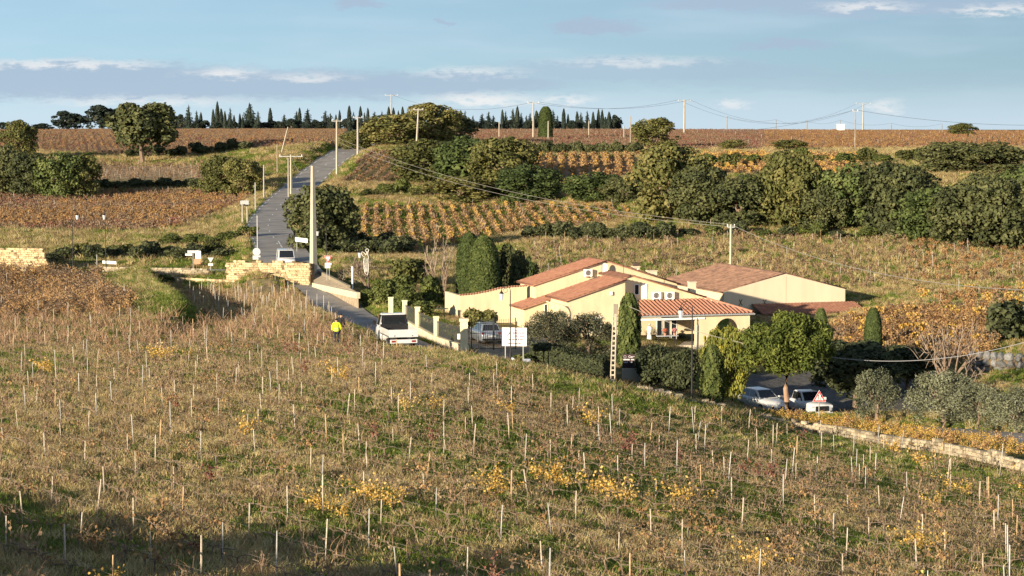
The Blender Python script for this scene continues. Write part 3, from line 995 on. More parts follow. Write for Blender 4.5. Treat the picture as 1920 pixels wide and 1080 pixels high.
# ---- trellis wires along the foreground rows
tw = MB()
_d = np.array(RD) / np.linalg.norm(RD); _nv = np.array([-_d[1], _d[0]]); _pl = Z['fore']
for t_ in np.arange((_pl @ _nv).min(), (_pl @ _nv).max(), ROW):
    ss = np.arange((_pl @ _d).min(), (_pl @ _d).max(), 2.5)
    pp = ss[:, None] * _d + t_ * _nv
    ok = inpoly(pp[:, 0], pp[:, 1], _pl) & (np.abs(pp[:, 0] / pp[:, 1]) < .26) & (pp[:, 1] > 45)
    if ok.sum() < 3: continue
    pp = pp[ok]; zz = ground(pp[:, 0], pp[:, 1]) + .56 + rng.normal(0, .02, len(pp))
    run = [0]
    for i in range(1, len(pp) + 1):
        if i == len(pp) or np.linalg.norm(pp[i] - pp[i - 1]) > 3:
            if len(run) > 2: tw.tube([(pp[j, 0], pp[j, 1], zz[j]) for j in run], .004, 3, 0, False)
            run = []
        run.append(i)
tag(tw.build('trellis_wires', mat('trellis_wire', (.34, .29, .23), .6)), 'thin trellis wires strung along the foreground vine rows', 'wires', kind='stuff')

# ---- stakes
stake_m = [mat('stake_wood_pale', (0.50, 0.43, 0.34), 0.85, var=0.25, scale=9), mat('stake_metal', (0.48, 0.47, 0.45), 0.6, var=0.15, scale=9), mat('stake_wood_tan', (0.50, 0.34, 0.19), 0.85, var=0.2, scale=9)]


def stake_mesh(m, h, r, n):
    b = MB(); b.tube([(0, 0, -0.25), (0.01, 0, h * 0.5), (0, 0, h)], [r, r, r * 0.92], n)
    o = b.build('vine_stake', m); me = o.data
    bpy.data.objects.remove(o); return me


STK = [stake_mesh(stake_m[0], 1.2, 0.022, 5), stake_mesh(stake_m[1], 1.3, 0.018, 4), stake_mesh(stake_m[2], 1.15, 0.024, 5), stake_mesh(stake_m[0], 0.9, 0.022, 5)]
sp = rows_in(Z['fore'], RD, ROW, 4.0, rng, 0.28, 0.22)
so = np.argsort(sp[:, 1] + (np.abs(sp[:, 0] / sp[:, 1]) > 0.237) * 1e3 + (sp[:, 1] < 54.5) * 1e3)
sz = ground(sp[:, 0], sp[:, 1])
for i in so[:300]:
    k = rng.choice(4, p=[.42, .3, .13, .15])
    o = link('vine_stake', STK[k]); o.location = (sp[i, 0], sp[i, 1], sz[i])
    o.rotation_euler = (rng.normal(0, .045), rng.normal(0, .045), rng.uniform(0, 6)); s = rng.uniform(.85, 1.2); o.scale = (s, s, s)
    tag(o, ['pale wooden vine stake standing in the foreground rows', 'thin grey metal vine stake standing in the foreground rows', 'tan wooden vine stake standing in the foreground rows', 'short pale wooden vine stake in the foreground rows'][k], 'stake', 'stakes in the foreground vineyard')
pts = [sp[so[300:]]]
for k, d, spc, st in (('purple', (0.6, -0.8), 2.1, 2.2), ('bare_band', RD, 2.1, 3.2), ('orange_left', RD, 4.0, 6.0), ('behind', (0.92, 0.38), 4.4, 4.5), ('small_left', (0.42, 0.9), 2.3, 5.0), ('left_mid', (0.95, 0.3), 6, 7), ('green_rows', (-.06, 1), 3.24, 9), ('behind_low', (.92, .38), 4, 6), ('plateau_right', (0.97, 0.25), 22, 6)):
    pts.append(rows_in(Z[k], d, spc, st, rng, 0.25, 0.2))
pts = np.concatenate(pts); n = len(pts)
scatter('vine_stakes', STK, np.c_[pts, ground(pts[:, 0], pts[:, 1])], np.stack([rng.normal(0, .04, n), rng.normal(0, .04, n), rng.uniform(0, 6, n)], -1),
        np.repeat(rng.uniform(.9, 1.25, n)[:, None], 3, 1), rng.choice(4, n), 'pale stakes scattered through the more distant vineyards', 'stakes')

# ---- grass
_h = W(1065, 562, 178.0); H0x, H0y = _h.x, _h.y; CA_, SA_ = math.cos(R(16)), math.sin(R(16))
g_green = leaf_mat('grass_green', (0.09, 0.135, 0.022), (0.175, 0.235, 0.042), (0.30, 0.325, 0.08), rnd=0.3)
g_dry = leaf_mat('grass_dry', (0.33, 0.25, 0.105), (0.56, 0.44, 0.20), (0.70, 0.58, 0.31), rnd=0.3)
g_weed = leaf_mat('weed_brown', (0.22, 0.15, 0.075), (0.38, 0.27, 0.14), (0.50, 0.38, 0.21), rnd=0.3)
GR = [grass_mesh('grass_tuft', 100 + i, 44, 0.20, 0.24, g_green, 0.014) for i in range(3)] + [grass_mesh('dry_tuft', 110 + i, 44, 0.30, 0.22, g_dry, 0.011, .35) for i in range(3)] + \
     [grass_mesh('weed_tuft', 120 + i, 30, 0.36, 0.24, g_weed, 0.012, 0.5) for i in range(2)]


def grass_points(poly, dens, rng):
    lo, hi = poly.min(0), poly.max(0)
    n = int((hi - lo).prod() * dens)
    p = rng.uniform(lo, hi, (n, 2))
    return p[inpoly(p[:, 0], p[:, 1], poly) & (np.abs(p[:, 0] / p[:, 1]) < 0.295) & free_of_roads(p[:, 0], p[:, 1], 0.4)]


gp, gi_, gs = [], [], []
for zn, dens, green, sc in (('fore', 9.5, None, 1.0), ('bare_band', 4, .5, 1.1), ('orange_left', 2, .4, 1.1), ('purple', 4, .3, 1.0), ('terrace_grass', 16, .95, 1.6), ('road_grass', 12, .9, 1.35), ('left_mid_grass', 1.8, .78, 2.2), ('behind_low', 2.2, .6, 1.6), ('behind', 1.5, .5, 1.6), ('green_rows', 1.6, .85, 1.7)):
    p = grass_points(Z[zn], dens, rng); n = len(p)
    if zn == 'fore':
        p = p[(rng.uniform(size=n) < np.clip(105 / p[:, 1], 0.5, 1.4) / 1.4) & ~inpoly(p[:, 0], p[:, 1], Z['road_grass'])]; n = len(p)
        x, y = p.T
        s = x * RD[1] - y * RD[0]
        strip_ = streak(x, y)
        gprob = smooth(0.38, 0.62, fnoise(x, y, 9, 3) * 0.25 + fnoise(x, y, 3, 8) * 0.2 + strip_ * 0.55)
        right = smooth(-0.02, 0.16, x / y) * smooth(74, 100, y)
        gap = row_gap(x, y)
        gprob = np.clip(gprob * 0.78 + 0.30 * smooth(.25, .75, gap) + .08 + 0.5 * right, 0, 0.95)
        isg = rng.uniform(size=n) < gprob
        dry = np.where(rng.uniform(size=n) < 0.45 + 0.4 * smooth(.2, .6, gap) + 0.15 * (fnoise(x, y, 6, 55) > .5), rng.choice([3, 4, 5], n), rng.choice([6, 7], n))
    else:
        isg = rng.uniform(size=n) < green
        dry = rng.choice([3, 4, 5, 6, 7], n)
    gp.append(p); gi_.append(np.where(isg, rng.choice([0, 1, 2], n), dry)); gs.append(rng.uniform(.7, 1.35, n) * sc * (0.75 + 0.6 * fnoise(p[:, 0], p[:, 1], 4, 77)))
# rough grass on all the unplanted slopes
nb_ = 295000
yy = np.exp(rng.uniform(math.log(128), math.log(470), nb_)); xx = yy * rng.uniform(-.295, .295, nb_)
keep = rng.uniform(size=nb_) < np.clip((yy / 330.0), .25, 1)
for zn in Z:
    if zn not in ('left_mid_grass', 'terrace_grass', 'road_grass'): keep &= ~inpoly(xx, yy, Z[zn])
keep &= free_of_roads(xx, yy, .5)
_hx, _hy = (xx - H0x) * CA_ + (yy - H0y) * SA_, -(xx - H0x) * SA_ + (yy - H0y) * CA_
keep &= ~((_hx > -5) & (_hx < 14) & (_hy > -4) & (_hy < 12))
p = np.stack([xx, yy], -1)[keep]; n = len(p)
gp.append(p); isg = rng.uniform(size=n) < smooth(.3, .7, fnoise(p[:, 0], p[:, 1], 9, 3) * .5 + fnoise(p[:, 0], p[:, 1], 3, 8) * .5) * .75 + .25
gi_.append(np.where(isg, rng.choice([0, 1, 2], n), rng.choice([3, 4, 5, 6, 7], n))); gs.append(rng.uniform(.6, 1.3, n) * np.clip(p[:, 1] / 160, 1, 2.2))
gp = np.concatenate(gp); gi_ = np.concatenate(gi_); gs = np.concatenate(gs); n = len(gp)
print('grass tufts', n)
scatter('grass', GR, np.c_[gp, ground(gp[:, 0], gp[:, 1])], np.stack([rng.normal(0, .08, n), rng.normal(0, .08, n), rng.uniform(0, 6.28, n)], -1),
        np.repeat(gs[:, None], 3, 1), gi_, 'green and dry straw grass growing between the vines and on the banks', 'grass')

# ------------------------------------------------------------------ trees
L_oak = leaf_mat('oak_leaf', (0.045, 0.055, 0.026), (0.10, 0.112, 0.046), (0.17, 0.17, 0.072), transl=0.15, rnd=0.34)
L_oak2 = leaf_mat('pale_oak_leaf', (0.065, 0.075, 0.026), (0.145, 0.15, 0.05), (0.25, 0.22, 0.08), transl=0.2, rnd=0.34)
L_cyp = leaf_mat('cypress_leaf', (0.035, 0.052, 0.018), (0.075, 0.10, 0.030), (0.12, 0.145, 0.045), transl=0.1, rnd=0.2)
L_far = leaf_mat('far_conifer_leaf', (0.016, 0.026, 0.022), (0.034, 0.048, 0.036), (0.06, 0.075, 0.05), transl=0.1, rnd=0.25)
L_clip = leaf_mat('clipped_cypress_leaf', (0.04, 0.055, 0.018), (0.085, 0.11, 0.03), (0.14, 0.16, 0.05), transl=0.1, rnd=0.1)
L_olive = leaf_mat('olive_leaf', (0.07, 0.08, 0.05), (0.17, 0.18, 0.11), (0.30, 0.31, 0.20), transl=0.15, rnd=0.12)
L_pine = leaf_mat('pine_leaf', (0.05, 0.07, 0.016), (0.135, 0.165, 0.034), (0.25, 0.26, 0.065), transl=0.15, rnd=0.1)
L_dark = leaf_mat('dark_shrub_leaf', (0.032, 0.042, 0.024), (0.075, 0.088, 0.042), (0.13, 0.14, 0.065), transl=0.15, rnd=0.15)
L_green = leaf_mat('green_bush_leaf', (0.06, 0.078, 0.024), (0.13, 0.155, 0.045), (0.2, 0.22, 0.07), transl=0.2, rnd=0.2)
L_lime = leaf_mat('turning_leaf', (0.09, 0.115, 0.03), (0.22, 0.235, 0.055), (0.46, 0.40, 0.06), transl=0.3, rnd=0.1)
L_twig = leaf_mat('bare_twig', (0.20, 0.15, 0.115), (0.34, 0.265, 0.205), transl=0.0, rnd=0.15)


def clump_leaves(q, rng, cl, n, size, mi=0, shell=(0.72, 1.02), aspect=0.75, vbase=0.0, jit=0.55):
    cl = np.asarray(cl, float)
    area = (cl[:, 3] * cl[:, 4] + cl[:, 3] * cl[:, 5] + cl[:, 4] * cl[:, 5])
    k = rng.choice(len(cl), n, p=area / area.sum())
    d = rng.normal(0, 1, (n, 3)); d /= np.linalg.norm(d, axis=1)[:, None]
    d[:, 2] = np.where((d[:, 2] < -0.3) & (rng.uniform(size=n) < 0.6), -d[:, 2], d[:, 2])
    r = rng.uniform(shell[0], shell[1], n)[:, None]
    P = cl[k, :3] + d * cl[k, 3:6] * r
    cv = rng.uniform(0, 1, len(cl))
    v = np.clip(cv[k] * 0.55 + rng.uniform(0, 1, n) * 0.45 + vbase, 0, 1)
    q.leaves(P, d, size, rng, v, mi, aspect, jit)


def limbs(q, rng, z0, z1, rad, nb, r0=0.03, mi=1, spread=0.6):
    trunk = [(0, 0, -0.06), (rng.normal(0, .015), rng.normal(0, .015), z0 * 0.6), (rng.normal(0, .03), rng.normal(0, .03), z0 + 0.1), (rng.normal(0, .05), 0, z1 * 0.75)]
    q.tube(trunk, [r0 * 1.3, r0, r0 * 0.8, r0 * 0.25], 7, 0.5, mi)
    for i in range(nb):
        a = rng.uniform(0, 6.28); zz = rng.uniform(z0, z1 * 0.5)
        e = np.array([math.cos(a) * rad * spread, math.sin(a) * rad * spread, zz + (z1 - zz) * rng.uniform(.3, .75)])
        s = np.array([0, 0, zz]); m_ = (s + e) / 2 + np.array([0, 0, 0.05])
        q.tube([tuple(s), tuple(m_), tuple(e)], [r0 * .6, r0 * .4, r0 * .12], 5, 0.5, mi)


def two_meshes(name, qc, qt, lm, bm_=None):
    return (qc.mesh(name + '_crown', [lm]), qt.mesh(name + '_trunk', [bm_ or bark_m]))


def oak_proto(name, seed, lm, n=5200, zlo=0.05, ncl=34, ls=0.030, top=1.0, rough=1.0):
    """unit tree: height 1, crown radius about 0.5"""
    rng = np.random.RandomState(seed)
    cz, rz = (zlo + top) / 2, (top - zlo) / 2
    cl = [(0, 0, cz, .30, .30, rz * .7)]
    for i in range(ncl):
        d = rng.normal(0, 1, 3); d /= np.linalg.norm(d)
        if d[2] < -0.2 and rng.rand() < .5: d[2] *= -1
        s = rng.uniform(.62, .86) ** (1 / max(rough, .3))
        r = rng.uniform(.10, .19)
        cl.append((d[0] * .5 * s, d[1] * .5 * s, cz + d[2] * rz * s, r, r, r * rng.uniform(.75, 1.1)))
    if zlo < 0:                                  # foliage down to the ground
        for i in range(18):
            a = rng.uniform(0, 6.283); s = rng.uniform(.18, .42); r = rng.uniform(.08, .14)
            cl.append((math.cos(a) * s, math.sin(a) * s, rng.uniform(.04, .24), r, r, r))
    for i in range(26):
        d = rng.normal(0, 1, 3); d /= np.linalg.norm(d); d[2] = abs(d[2]) * .9 if rng.rand() < .8 else d[2]
        s = rng.uniform(.88, 1.04); r = rng.uniform(.035, .075)
        cl.append((d[0] * .5 * s, d[1] * .5 * s, cz + d[2] * rz * s, r, r, r * .9))
    q = QB(); clump_leaves(q, rng, cl, n, ls)
    t = QB(); limbs(t, rng, zlo + .12, .9, .4, 7)
    return two_meshes(name, q, t, lm)


def bush_proto(name, seed, lm, n=2600, ls=0.05):
    rng = np.random.RandomState(seed)
    cl = []
    for i in range(16):
        a = rng.uniform(0, 6.28); r = rng.uniform(0, .36); h = rng.uniform(.2, .72)
        cl.append((math.cos(a) * r, math.sin(a) * r, h * .8, rng.uniform(.14, .24), rng.uniform(.14, .24), rng.uniform(.15, .28)))
    q = QB(); clump_leaves(q, rng, cl, n, ls, shell=(.6, 1.1), jit=.8)
    t = QB(); limbs(t, rng, .08, .8, .35, 6, .018)
    return two_meshes(name, q, t, lm)


def cypress_proto(name, seed, lm, n=2600, ls=0.016, blunt=False, rough=0.12, lw=.055, vv=.35):
    """unit height, crown radius 0.5 (scaled to width)"""
    rng = np.random.RandomState(seed)
    q = QB()
    z = rng.uniform(0.02, 1.0, n)
    if blunt:
        prof = np.minimum(1, (z / .06)) ** .5 * (1 - np.maximum(0, (z - .62) / .40) ** 2.2).clip(0, 1) ** .5 * (0.9 + 0.1 * (1 - z))
    else:
        prof = np.minimum(1, z / .08) ** .5 * np.clip(1 - z, 0, 1) ** .55 * (0.75 + 0.5 * z) * 1.06
    a = rng.uniform(0, 6.283, n)
    g = 1 + rough * (np.sin(a * 5 + 3 * np.sin(z * 7)) * .5 + np.sin(a * 11 + z * 23) * .5 + rng.normal(0, .5, n))
    r = .5 * prof * g * rng.uniform(.86, 1.02, n)
    P = np.stack([r * np.cos(a), r * np.sin(a), z], -1)
    nn = np.stack([np.cos(a), np.sin(a), np.full(n, .3)], -1)
    v = np.clip(.5 + vv * np.sin(a * 5 + 3 * np.sin(z * 7)) + rng.normal(0, .2, n), 0, 1)
    Nn = nn + rng.normal(0, .45, (n, 3)); Nn /= np.linalg.norm(Nn, axis=1)[:, None]
    up = np.stack([rng.normal(0, .25, n), rng.normal(0, .25, n), np.ones(n)], -1)
    b = up - Nn * (up * Nn).sum(1)[:, None]; b /= np.linalg.norm(b, axis=1)[:, None]
    aa = np.cross(Nn, b)
    # compensate for the narrow scaling: horizontal sizes are in crown widths
    sx = rng.uniform(.6, 1.3, n)[:, None] * np.array([[lw, lw, ls]])
    aa = aa * sx; b = b * sx * np.array([[1.6, 1.6, 2.0]])
    q.quads(np.stack([P - aa - b, P + aa - b, P + aa * .3 + b, P - aa * .3 + b], 1), v, 0)
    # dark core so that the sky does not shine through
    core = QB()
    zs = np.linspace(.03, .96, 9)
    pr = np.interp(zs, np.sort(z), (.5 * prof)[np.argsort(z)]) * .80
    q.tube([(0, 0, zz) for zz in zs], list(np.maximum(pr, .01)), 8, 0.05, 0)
    t = QB(); t.tube([(0, 0, -.04), (0, 0, .3)], [.07, .05], 6, .5, 0)
    return two_meshes(name, q, t, lm)


def fir_proto(name, seed, lm, n=2200):
    rng = np.random.RandomState(seed)
    q = QB(); cl = []
    tiers = 11
    for i in range(tiers):
        zz = .10 + .86 * i / tiers
        rr = .5 * (1 - zz) ** .8 * rng.uniform(.8, 1.15) + .02
        nb = max(3, int(8 * (1 - zz) + 2))
        for k in range(nb):
            a = rng.uniform(0, 6.28)
            cl.append((math.cos(a) * rr * .62, math.sin(a) * rr * .62, zz + rng.normal(0, .015), rr * .48 + .02, rr * .48 + .02, .035 + .02 * (1 - zz)))
    clump_leaves(q, rng, cl, n, .03, aspect=.5)
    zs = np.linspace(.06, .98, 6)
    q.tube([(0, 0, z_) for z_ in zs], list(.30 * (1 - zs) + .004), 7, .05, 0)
    t = QB(); t.tube([(0, 0, -.04), (0, 0, .95)], [.03, .005], 6, .5, 0)
    return two_meshes(name, q, t, lm)


def bare_proto(name, seed, depth=5, spread=.55, kids=(3, 4), up=.5, w0=.02, lm=None):
    """leafless tree: unit height"""
    rng = np.random.RandomState(seed)
    q = QB(); t = QB()

    def grow(p, d, L, r, lev):
        m_ = p + d * L * .5 + rng.normal(0, .05, 3) * L
        e = p + d * L
        if lev <= 1: t.tube([tuple(p), tuple(m_), tuple(e)], [r, r * .85, r * .65], 5, .5, 0)
        else: q.ribbon([p, m_, e], r * 2, rng, rng.uniform(0, 1), 0)
        if lev >= depth: return
        for i in range(rng.randint(kids[0], kids[1] + 1)):
            dd = d + rng.normal(0, spread, 3); dd[2] += up * .4
            dd /= np.linalg.norm(dd)
            grow(p + (e - p) * rng.uniform(.55, 1.0), dd, L * rng.uniform(.6, .85), max(r * .6, .0048), lev + 1)
    for i in range(3):
        d = np.array([rng.normal(0, .35), rng.normal(0, .35), 1]); d /= np.linalg.norm(d)
        grow(np.array([0, 0, -.03]), d, .30, w0, 0)
    # bring the grown tree to unit height and unit spread
    allq = np.concatenate([a.reshape(-1, 3) for a in q.q + t.q])
    zm = allq[:, 2].max(); rm = np.percentile(np.hypot(allq[:, 0], allq[:, 1]), 98) * 2
    for a in q.q + t.q:
        a[..., 2] /= zm; a[..., :2] /= rm
    return two_meshes(name, q, t, lm or L_twig)


L_goak = leaf_mat('green_oak_leaf', (0.045, 0.068, 0.024), (0.10, 0.132, 0.042), (0.17, 0.195, 0.065), transl=.15, rnd=.3)
OAK = [oak_proto('oak', 200 + i, L_goak if i == 2 else L_oak, 8200, -.06, 52, .026) for i in range(4)]
POAK = [oak_proto('pale_oak', 210 + i, L_oak2, 7800, -.04, 48, .026, rough=1.1) for i in range(3)]
BIGOAK = oak_proto('umbrella_oak', 220, L_oak, 7000, .22, 44)
FAROAK = [oak_proto('distant_oak', 225 + i, L_far, 2200, .0, 26, .045) for i in range(2)]
BUSH = [bush_proto('bush', 230 + i, [L_dark, L_green, L_oak2, L_oak][i]) for i in range(4)]
CYP = [cypress_proto('slender_cypress', 240 + i, L_far, 900, .03) for i in range(2)]
FIR = [fir_proto('fir', 250 + i, L_far) for i in range(3)]
GCYP = cypress_proto('garden_cypress', 260, L_cyp, 16000, .006, True, .03, .034, .12)
GCYP2 = cypress_proto('shaggy_cypress', 261, L_clip, 9000, .012, True, .22)
BARE = [bare_proto('bare_tree', 270, 4, .45, (3, 3), .5, .028), bare_proto('bare_shrub', 271, 3, .7, (4, 5), .3, .016)]


def put_tree(name, proto, px, D, top=None, wpx=None, label=None, group=None, cat='tree', h=None, w=None, rz=None, crown='crown', sink=0.0, dx=0.0):
    g = G(px, D)
    if h is None: h = max(0.5, W(px, top, D).z - g.z)
    if name == 'oak_tree' and wpx and D < 480: wpx = wpx * 1.17; h = h * 1.01
    if w is None: w = wpx / F * D
    e = empty(name, (g.x + dx, g.y, g.z - sink), random.Random(hash((px, D)) & 0xffff).uniform(0, 6.28) if rz is None else rz)
    c = link(crown, proto[0], e); t = link('trunk', proto[1], e)
    for o in (c, t): o.scale = (w, w, h)
    tag(e, label, cat, group)
    return e


random.seed(3)
# conifers along the skyline
sky_list = [('f', 354, 195, 17), ('f', 369, 206, 14), ('c', 377, 212, 7), ('c', 400, 206, 7), ('c', 408, 193, 9), ('c', 415, 205, 8), ('c', 422, 210, 7), ('f', 432, 200, 12), ('c', 439, 217, 6), ('c', 450, 214, 6),
            ('c', 455, 220, 6), ('f', 468, 191, 28), ('f', 475, 208, 16), ('f', 484, 207, 15), ('c', 507, 204, 9), ('f', 533, 213, 18), ('f', 556, 207, 16), ('c', 562, 204, 8), ('f', 577, 202, 22), ('f', 610, 206, 20),
            ('f', 620, 211, 16), ('c', 630, 216, 6), ('c', 637, 208, 6), ('c', 655, 200, 9), ('f', 663, 208, 13), ('c', 676, 201, 8), ('f', 684, 209, 12), ('c', 690, 204, 7), ('f', 702, 208, 17), ('f', 716, 207, 13), ('c', 722, 217, 7),
            ('c', 729, 202, 9), ('c', 738, 204, 8), ('c', 747, 209, 6), ('c', 755, 202, 8), ('c', 864, 208, 7), ('f', 872, 206, 13), ('f', 879, 218, 12), ('f', 887, 215, 10), ('f', 904, 211, 15), ('f', 916, 208, 15), ('f', 925, 215, 13),
            ('c', 942, 207, 7), ('f', 948, 207, 11), ('f', 962, 202, 15), ('c', 970, 201, 9), ('f', 977, 210, 13), ('f', 987, 215, 11), ('f', 994, 210, 12), ('c', 1006, 209, 10), ('f', 1012, 208, 12), ('f', 1037, 204, 13), ('f', 1045, 215, 12),
            ('c', 1057, 205, 8), ('c', 1065, 215, 6), ('c', 1082, 210, 7), ('f', 1089, 209, 12), ('f', 1101, 206, 12), ('c', 1112, 211, 7), ('c', 1122, 206, 7), ('c', 1129, 207, 7), ('c', 1135, 220, 7), ('c', 1142, 211, 9)]
for i, (k, px, top, wp) in enumerate(sky_list):
    if k == 'c':
        put_tree('slender_cypress', CYP[i % 2], px, 745 + (i * 37) % 40, top, wp * 1.3, 'slender dark cypress in the row along the skyline', 'conifers along the skyline')
    else:
        put_tree('fir_tree', FIR[i % 3], px, 750 + (i * 29) % 40, top, wp * 1.35, 'pointed dark fir in the row along the skyline', 'conifers along the skyline')
for i, (px, top, wp) in enumerate([(337, 216, 24), (498, 229, 26), (525, 228, 22), (546, 222, 22), (596, 229, 20), (649, 222, 18), (1155, 217, 24), (1072, 232, 14)]):
    put_tree('round_tree', FAROAK[i % 2], px, 770, top, wp, 'small rounded dark tree between the skyline conifers', 'round trees among the skyline conifers')
for nm_, lst in (('left', list(range(332, 765, 8))), ('right', list(range(858, 1166, 8)))):
    g0 = G(lst[0], 772); hd_ = tag(empty('hedge', g0), 'low dark thicket between the skyline conifers, ' + nm_ + ' stretch', 'hedge')
    for i, px in enumerate(lst):
        g = G(px + (i * 5) % 7 - 3, 768 + (i * 11) % 14)
        c = link('bush', FAROAK[i % 2][0], hd_); hh = 1.5 + ((i * 7) % 5) * .55
        c.location = g - g0; c.scale = (hh * 1.1, hh * 1.1, hh); c.rotation_euler = (0, 0, i * 1.7)
for px, D, top, wp, k, lab in [
    (35, 430, 226, 64, 'p', 'ragged brownish oak at the far left below the skyline'),
    (5, 700, 229, 30, 'f', 'small dark oak at the left edge of the skyline'),
    (78, 700, 232, 44, 'f', 'low flat dark oak on the left skyline'),
    (128, 690, 210, 68, 'f', 'broad rounded dark oak on the left skyline'),
    (190, 690, 200, 74, 'f', 'tallest of the dark oaks on the left skyline'),
    (225, 690, 214, 40, 'f', 'dark oak on the skyline just left of the umbrella oak'),
    (1023, 520, 200, 27, 'c', 'stout dark cypress standing alone before the skyline conifers'),
    (1805, 560, 231, 58, 'p', 'low spreading tree on the right-hand skyline'),
]:
    pr = {'p': POAK[0], 'f': FAROAK[px % 2], 'c': GCYP}[k]
    put_tree('oak_tree' if k != 'c' else 'cypress_tree', pr, px, D, top, wp, lab)
put_tree('oak_tree', BIGOAK, 268, 432, 199, 122, 'large umbrella-shaped oak with visible trunk above the pale plot', rz=1.0)
# oaks of the hedges and belts
OAKS = [
    (15, 372, 276, 80, 0, 'dark leafy oak at the left edge above the brown vines'), (62, 368, 284, 78, 1, 'dark oak second from the left edge above the brown vines'), (108, 366, 285, 80, 2, 'rounded dark oak third from the left edge above the vines'),
    (150, 368, 290, 72, 4, 'lighter green oak at the right end of the left clump'), (412, 372, 292, 70, 4, 'olive green oak left of the climbing road'), (452, 365, 296, 72, 5, 'yellowish oak beside the pole left of the road'),
    (600, 252, 344, 118, 1, 'big dark oak overhanging the bend of the road'), (640, 258, 385, 60, 0, 'dark oak just behind the bend of the road'),
    (668, 445, 246, 62, 4, 'small round oak at the top of the climbing road'), (742, 445, 214, 110, 5, 'wide olive oak at the top of the road'), (805, 455, 194, 105, 4, 'tallest oak at the top of the road'), (850, 470, 214, 78, 0, 'dark oak at the right of the hilltop clump'),
    (800, 372, 262, 120, 4, 'pale oak beside the leaning pole below the hilltop'), (885, 355, 256, 130, 2, 'broad green oak in the middle of the picture'), (945, 345, 258, 120, 4, 'tall pale green oak in the middle of the picture'), (995, 332, 308, 105, 2, 'dark oak right of the tallest middle oaks'),
    (860, 338, 330, 120, 5, 'low pale oak above the green vine rows'), (1110, 326, 322, 92, 2, 'round oak below the upper vine rows'), (1168, 322, 332, 72, 3, 'smaller dark oak right of the round one below the upper rows'),
    (1228, 440, 221, 76, 5, 'yellow green oak standing alone on the plateau edge'), (1255, 306, 270, 140, 4, 'tall bright green oak rising above the tree belt'), (1320, 300, 312, 110, 3, 'dark grey green oak right of the bright one'), (1385, 296, 330, 110, 0, 'dark shaded oak in the belt behind the pole'),
    (1440, 300, 318, 80, 1, 'dark oak left of the pale poplar-like oak'), (1488, 294, 283, 112, 5, 'pale leafy oak standing out of the belt'), (1585, 292, 306, 110, 2, 'rounded oak in the belt right of the pale one'), (1650, 290, 300, 110, 1, 'dense dark oak in the middle of the right belt'),
    (1700, 286, 312, 110, 3, 'grey green oak in the right belt'), (1778, 335, 264, 115, 1, 'upper dark oak on the bank at the right'), (1855, 335, 268, 120, 0, 'wide upper oak on the bank near the right edge'), (1745, 280, 350, 120, 2, 'low spreading oak at the front of the right belt'),
    (1815, 275, 345, 125, 3, 'large front oak of the right belt'), (1890, 274, 330, 130, 1, 'dark oak at the right edge of the belt'), (1545, 290, 350, 80, 0, 'small dark oak filling the gap in the right belt'), (1935, 290, 310, 110, 2, 'oak cut off by the right edge'),
    (1375, 420, 262, 46, 5, 'small bushy oak on the plateau edge above the yellow rows'), (1480, 415, 262, 60, 4, 'low wide oak on the plateau edge above the belt'), (1845, 300, 322, 100, 1, 'oak between the upper and front oaks of the right belt'), (1640, 300, 330, 100, 0, 'shaded oak behind the right belt'),
]
for i, (px, D, top, wp, k, lab) in enumerate(OAKS):
    if px > 1235 and D < 320: D = D - 9
    put_tree('oak_tree', (OAK + POAK)[k], px, D, top, wp, lab, 'oaks of the hedges and tree belts')
# hedges and scrub: separate bushes
BUSHES = []
for i in range(11): BUSHES.append((1000 + i * 25, 279 - i * 0.3, 2.1 + (i % 3) * .4, 3.4, 0, 'dark bush in the hedge above the field behind the house', 'hedge bushes above the field behind the house'))
for i in range(15): BUSHES.append((985 + i * 15, 402, 2.4 + (i % 4) * .25, 3.2, 3 if i % 3 else 0, 'dark green bush in the hedge above the upper vine rows', 'hedge bushes above the upper vine rows'))
for i in range(9): BUSHES.append((170 + i * 27, 384, 1.9 + (i % 2) * .5, 3.6, 0, 'dark bush added for the shade at the foot of the pale plot', 'bushes at the foot of the pale plot'))  # dark bushes added to stand in for tree shade on the grass
for i in range(10): BUSHES.append((245 + i * 24, 442 + (i % 3), 2.2 + (i % 3) * .5, 3.8, 0, 'dark bush below the umbrella oak', 'bushes below the umbrella oak'))
for i in range(13): BUSHES.append((95 + i * 27, 246 + (i % 3) * 3, 1.6 + (i % 4) * .3, 3.2, 2 if i % 3 == 2 else 0, 'bush on the bank behind the low stone wall', 'bushes behind the low stone wall'))
for i in range(8): BUSHES.append((310 + i * 21, 268 + (i % 2) * 3, 1.6, 3.4, 1, 'green bush on the bank below the road sign', 'green bushes on the bank by the road'))
for i in range(16): BUSHES.append((1290 + i * 41, 352 + (i * 7) % 12, 2.2 + (i % 3) * .6, 4.2, 1 if i % 2 else 2, 'green bush on the bank above the tree belt', 'bushes on the bank above the tree belt'))
for i in range(12): BUSHES.append((690 + i * 30, 345 + (i * 5) % 12, 1.8 + (i % 3) * .5, 3.6, 1 if i % 3 else 2, 'bush on the rough bank above the green rows', 'bushes on the rough bank above the green rows'))
for i in range(20): BUSHES.append((1010 + i * 47, 283 - i * .8 + (i % 3), 1.3 + (i % 3) * .5, 3.0, 1 if i % 2 else 0, 'low bush at the foot of the tree belt', 'bushes at the foot of the tree belt'))
for i in range(8): BUSHES.append((640 + i * 16, 250 + (i % 3) * 4, 2.4 + (i % 3) * .6, 3.6, 0, 'shaded bush between the road and the green rows', 'bushes between the road and the green rows'))
for i in range(7): BUSHES.append((700 + i * 14, 196 + (i % 2) * 6 - i * 2, 1.6 + (i % 3) * .4, 2.6, 1, 'green bush on the verge above the lane', 'bushes on the verge above the lane'))
HEDGES = {}
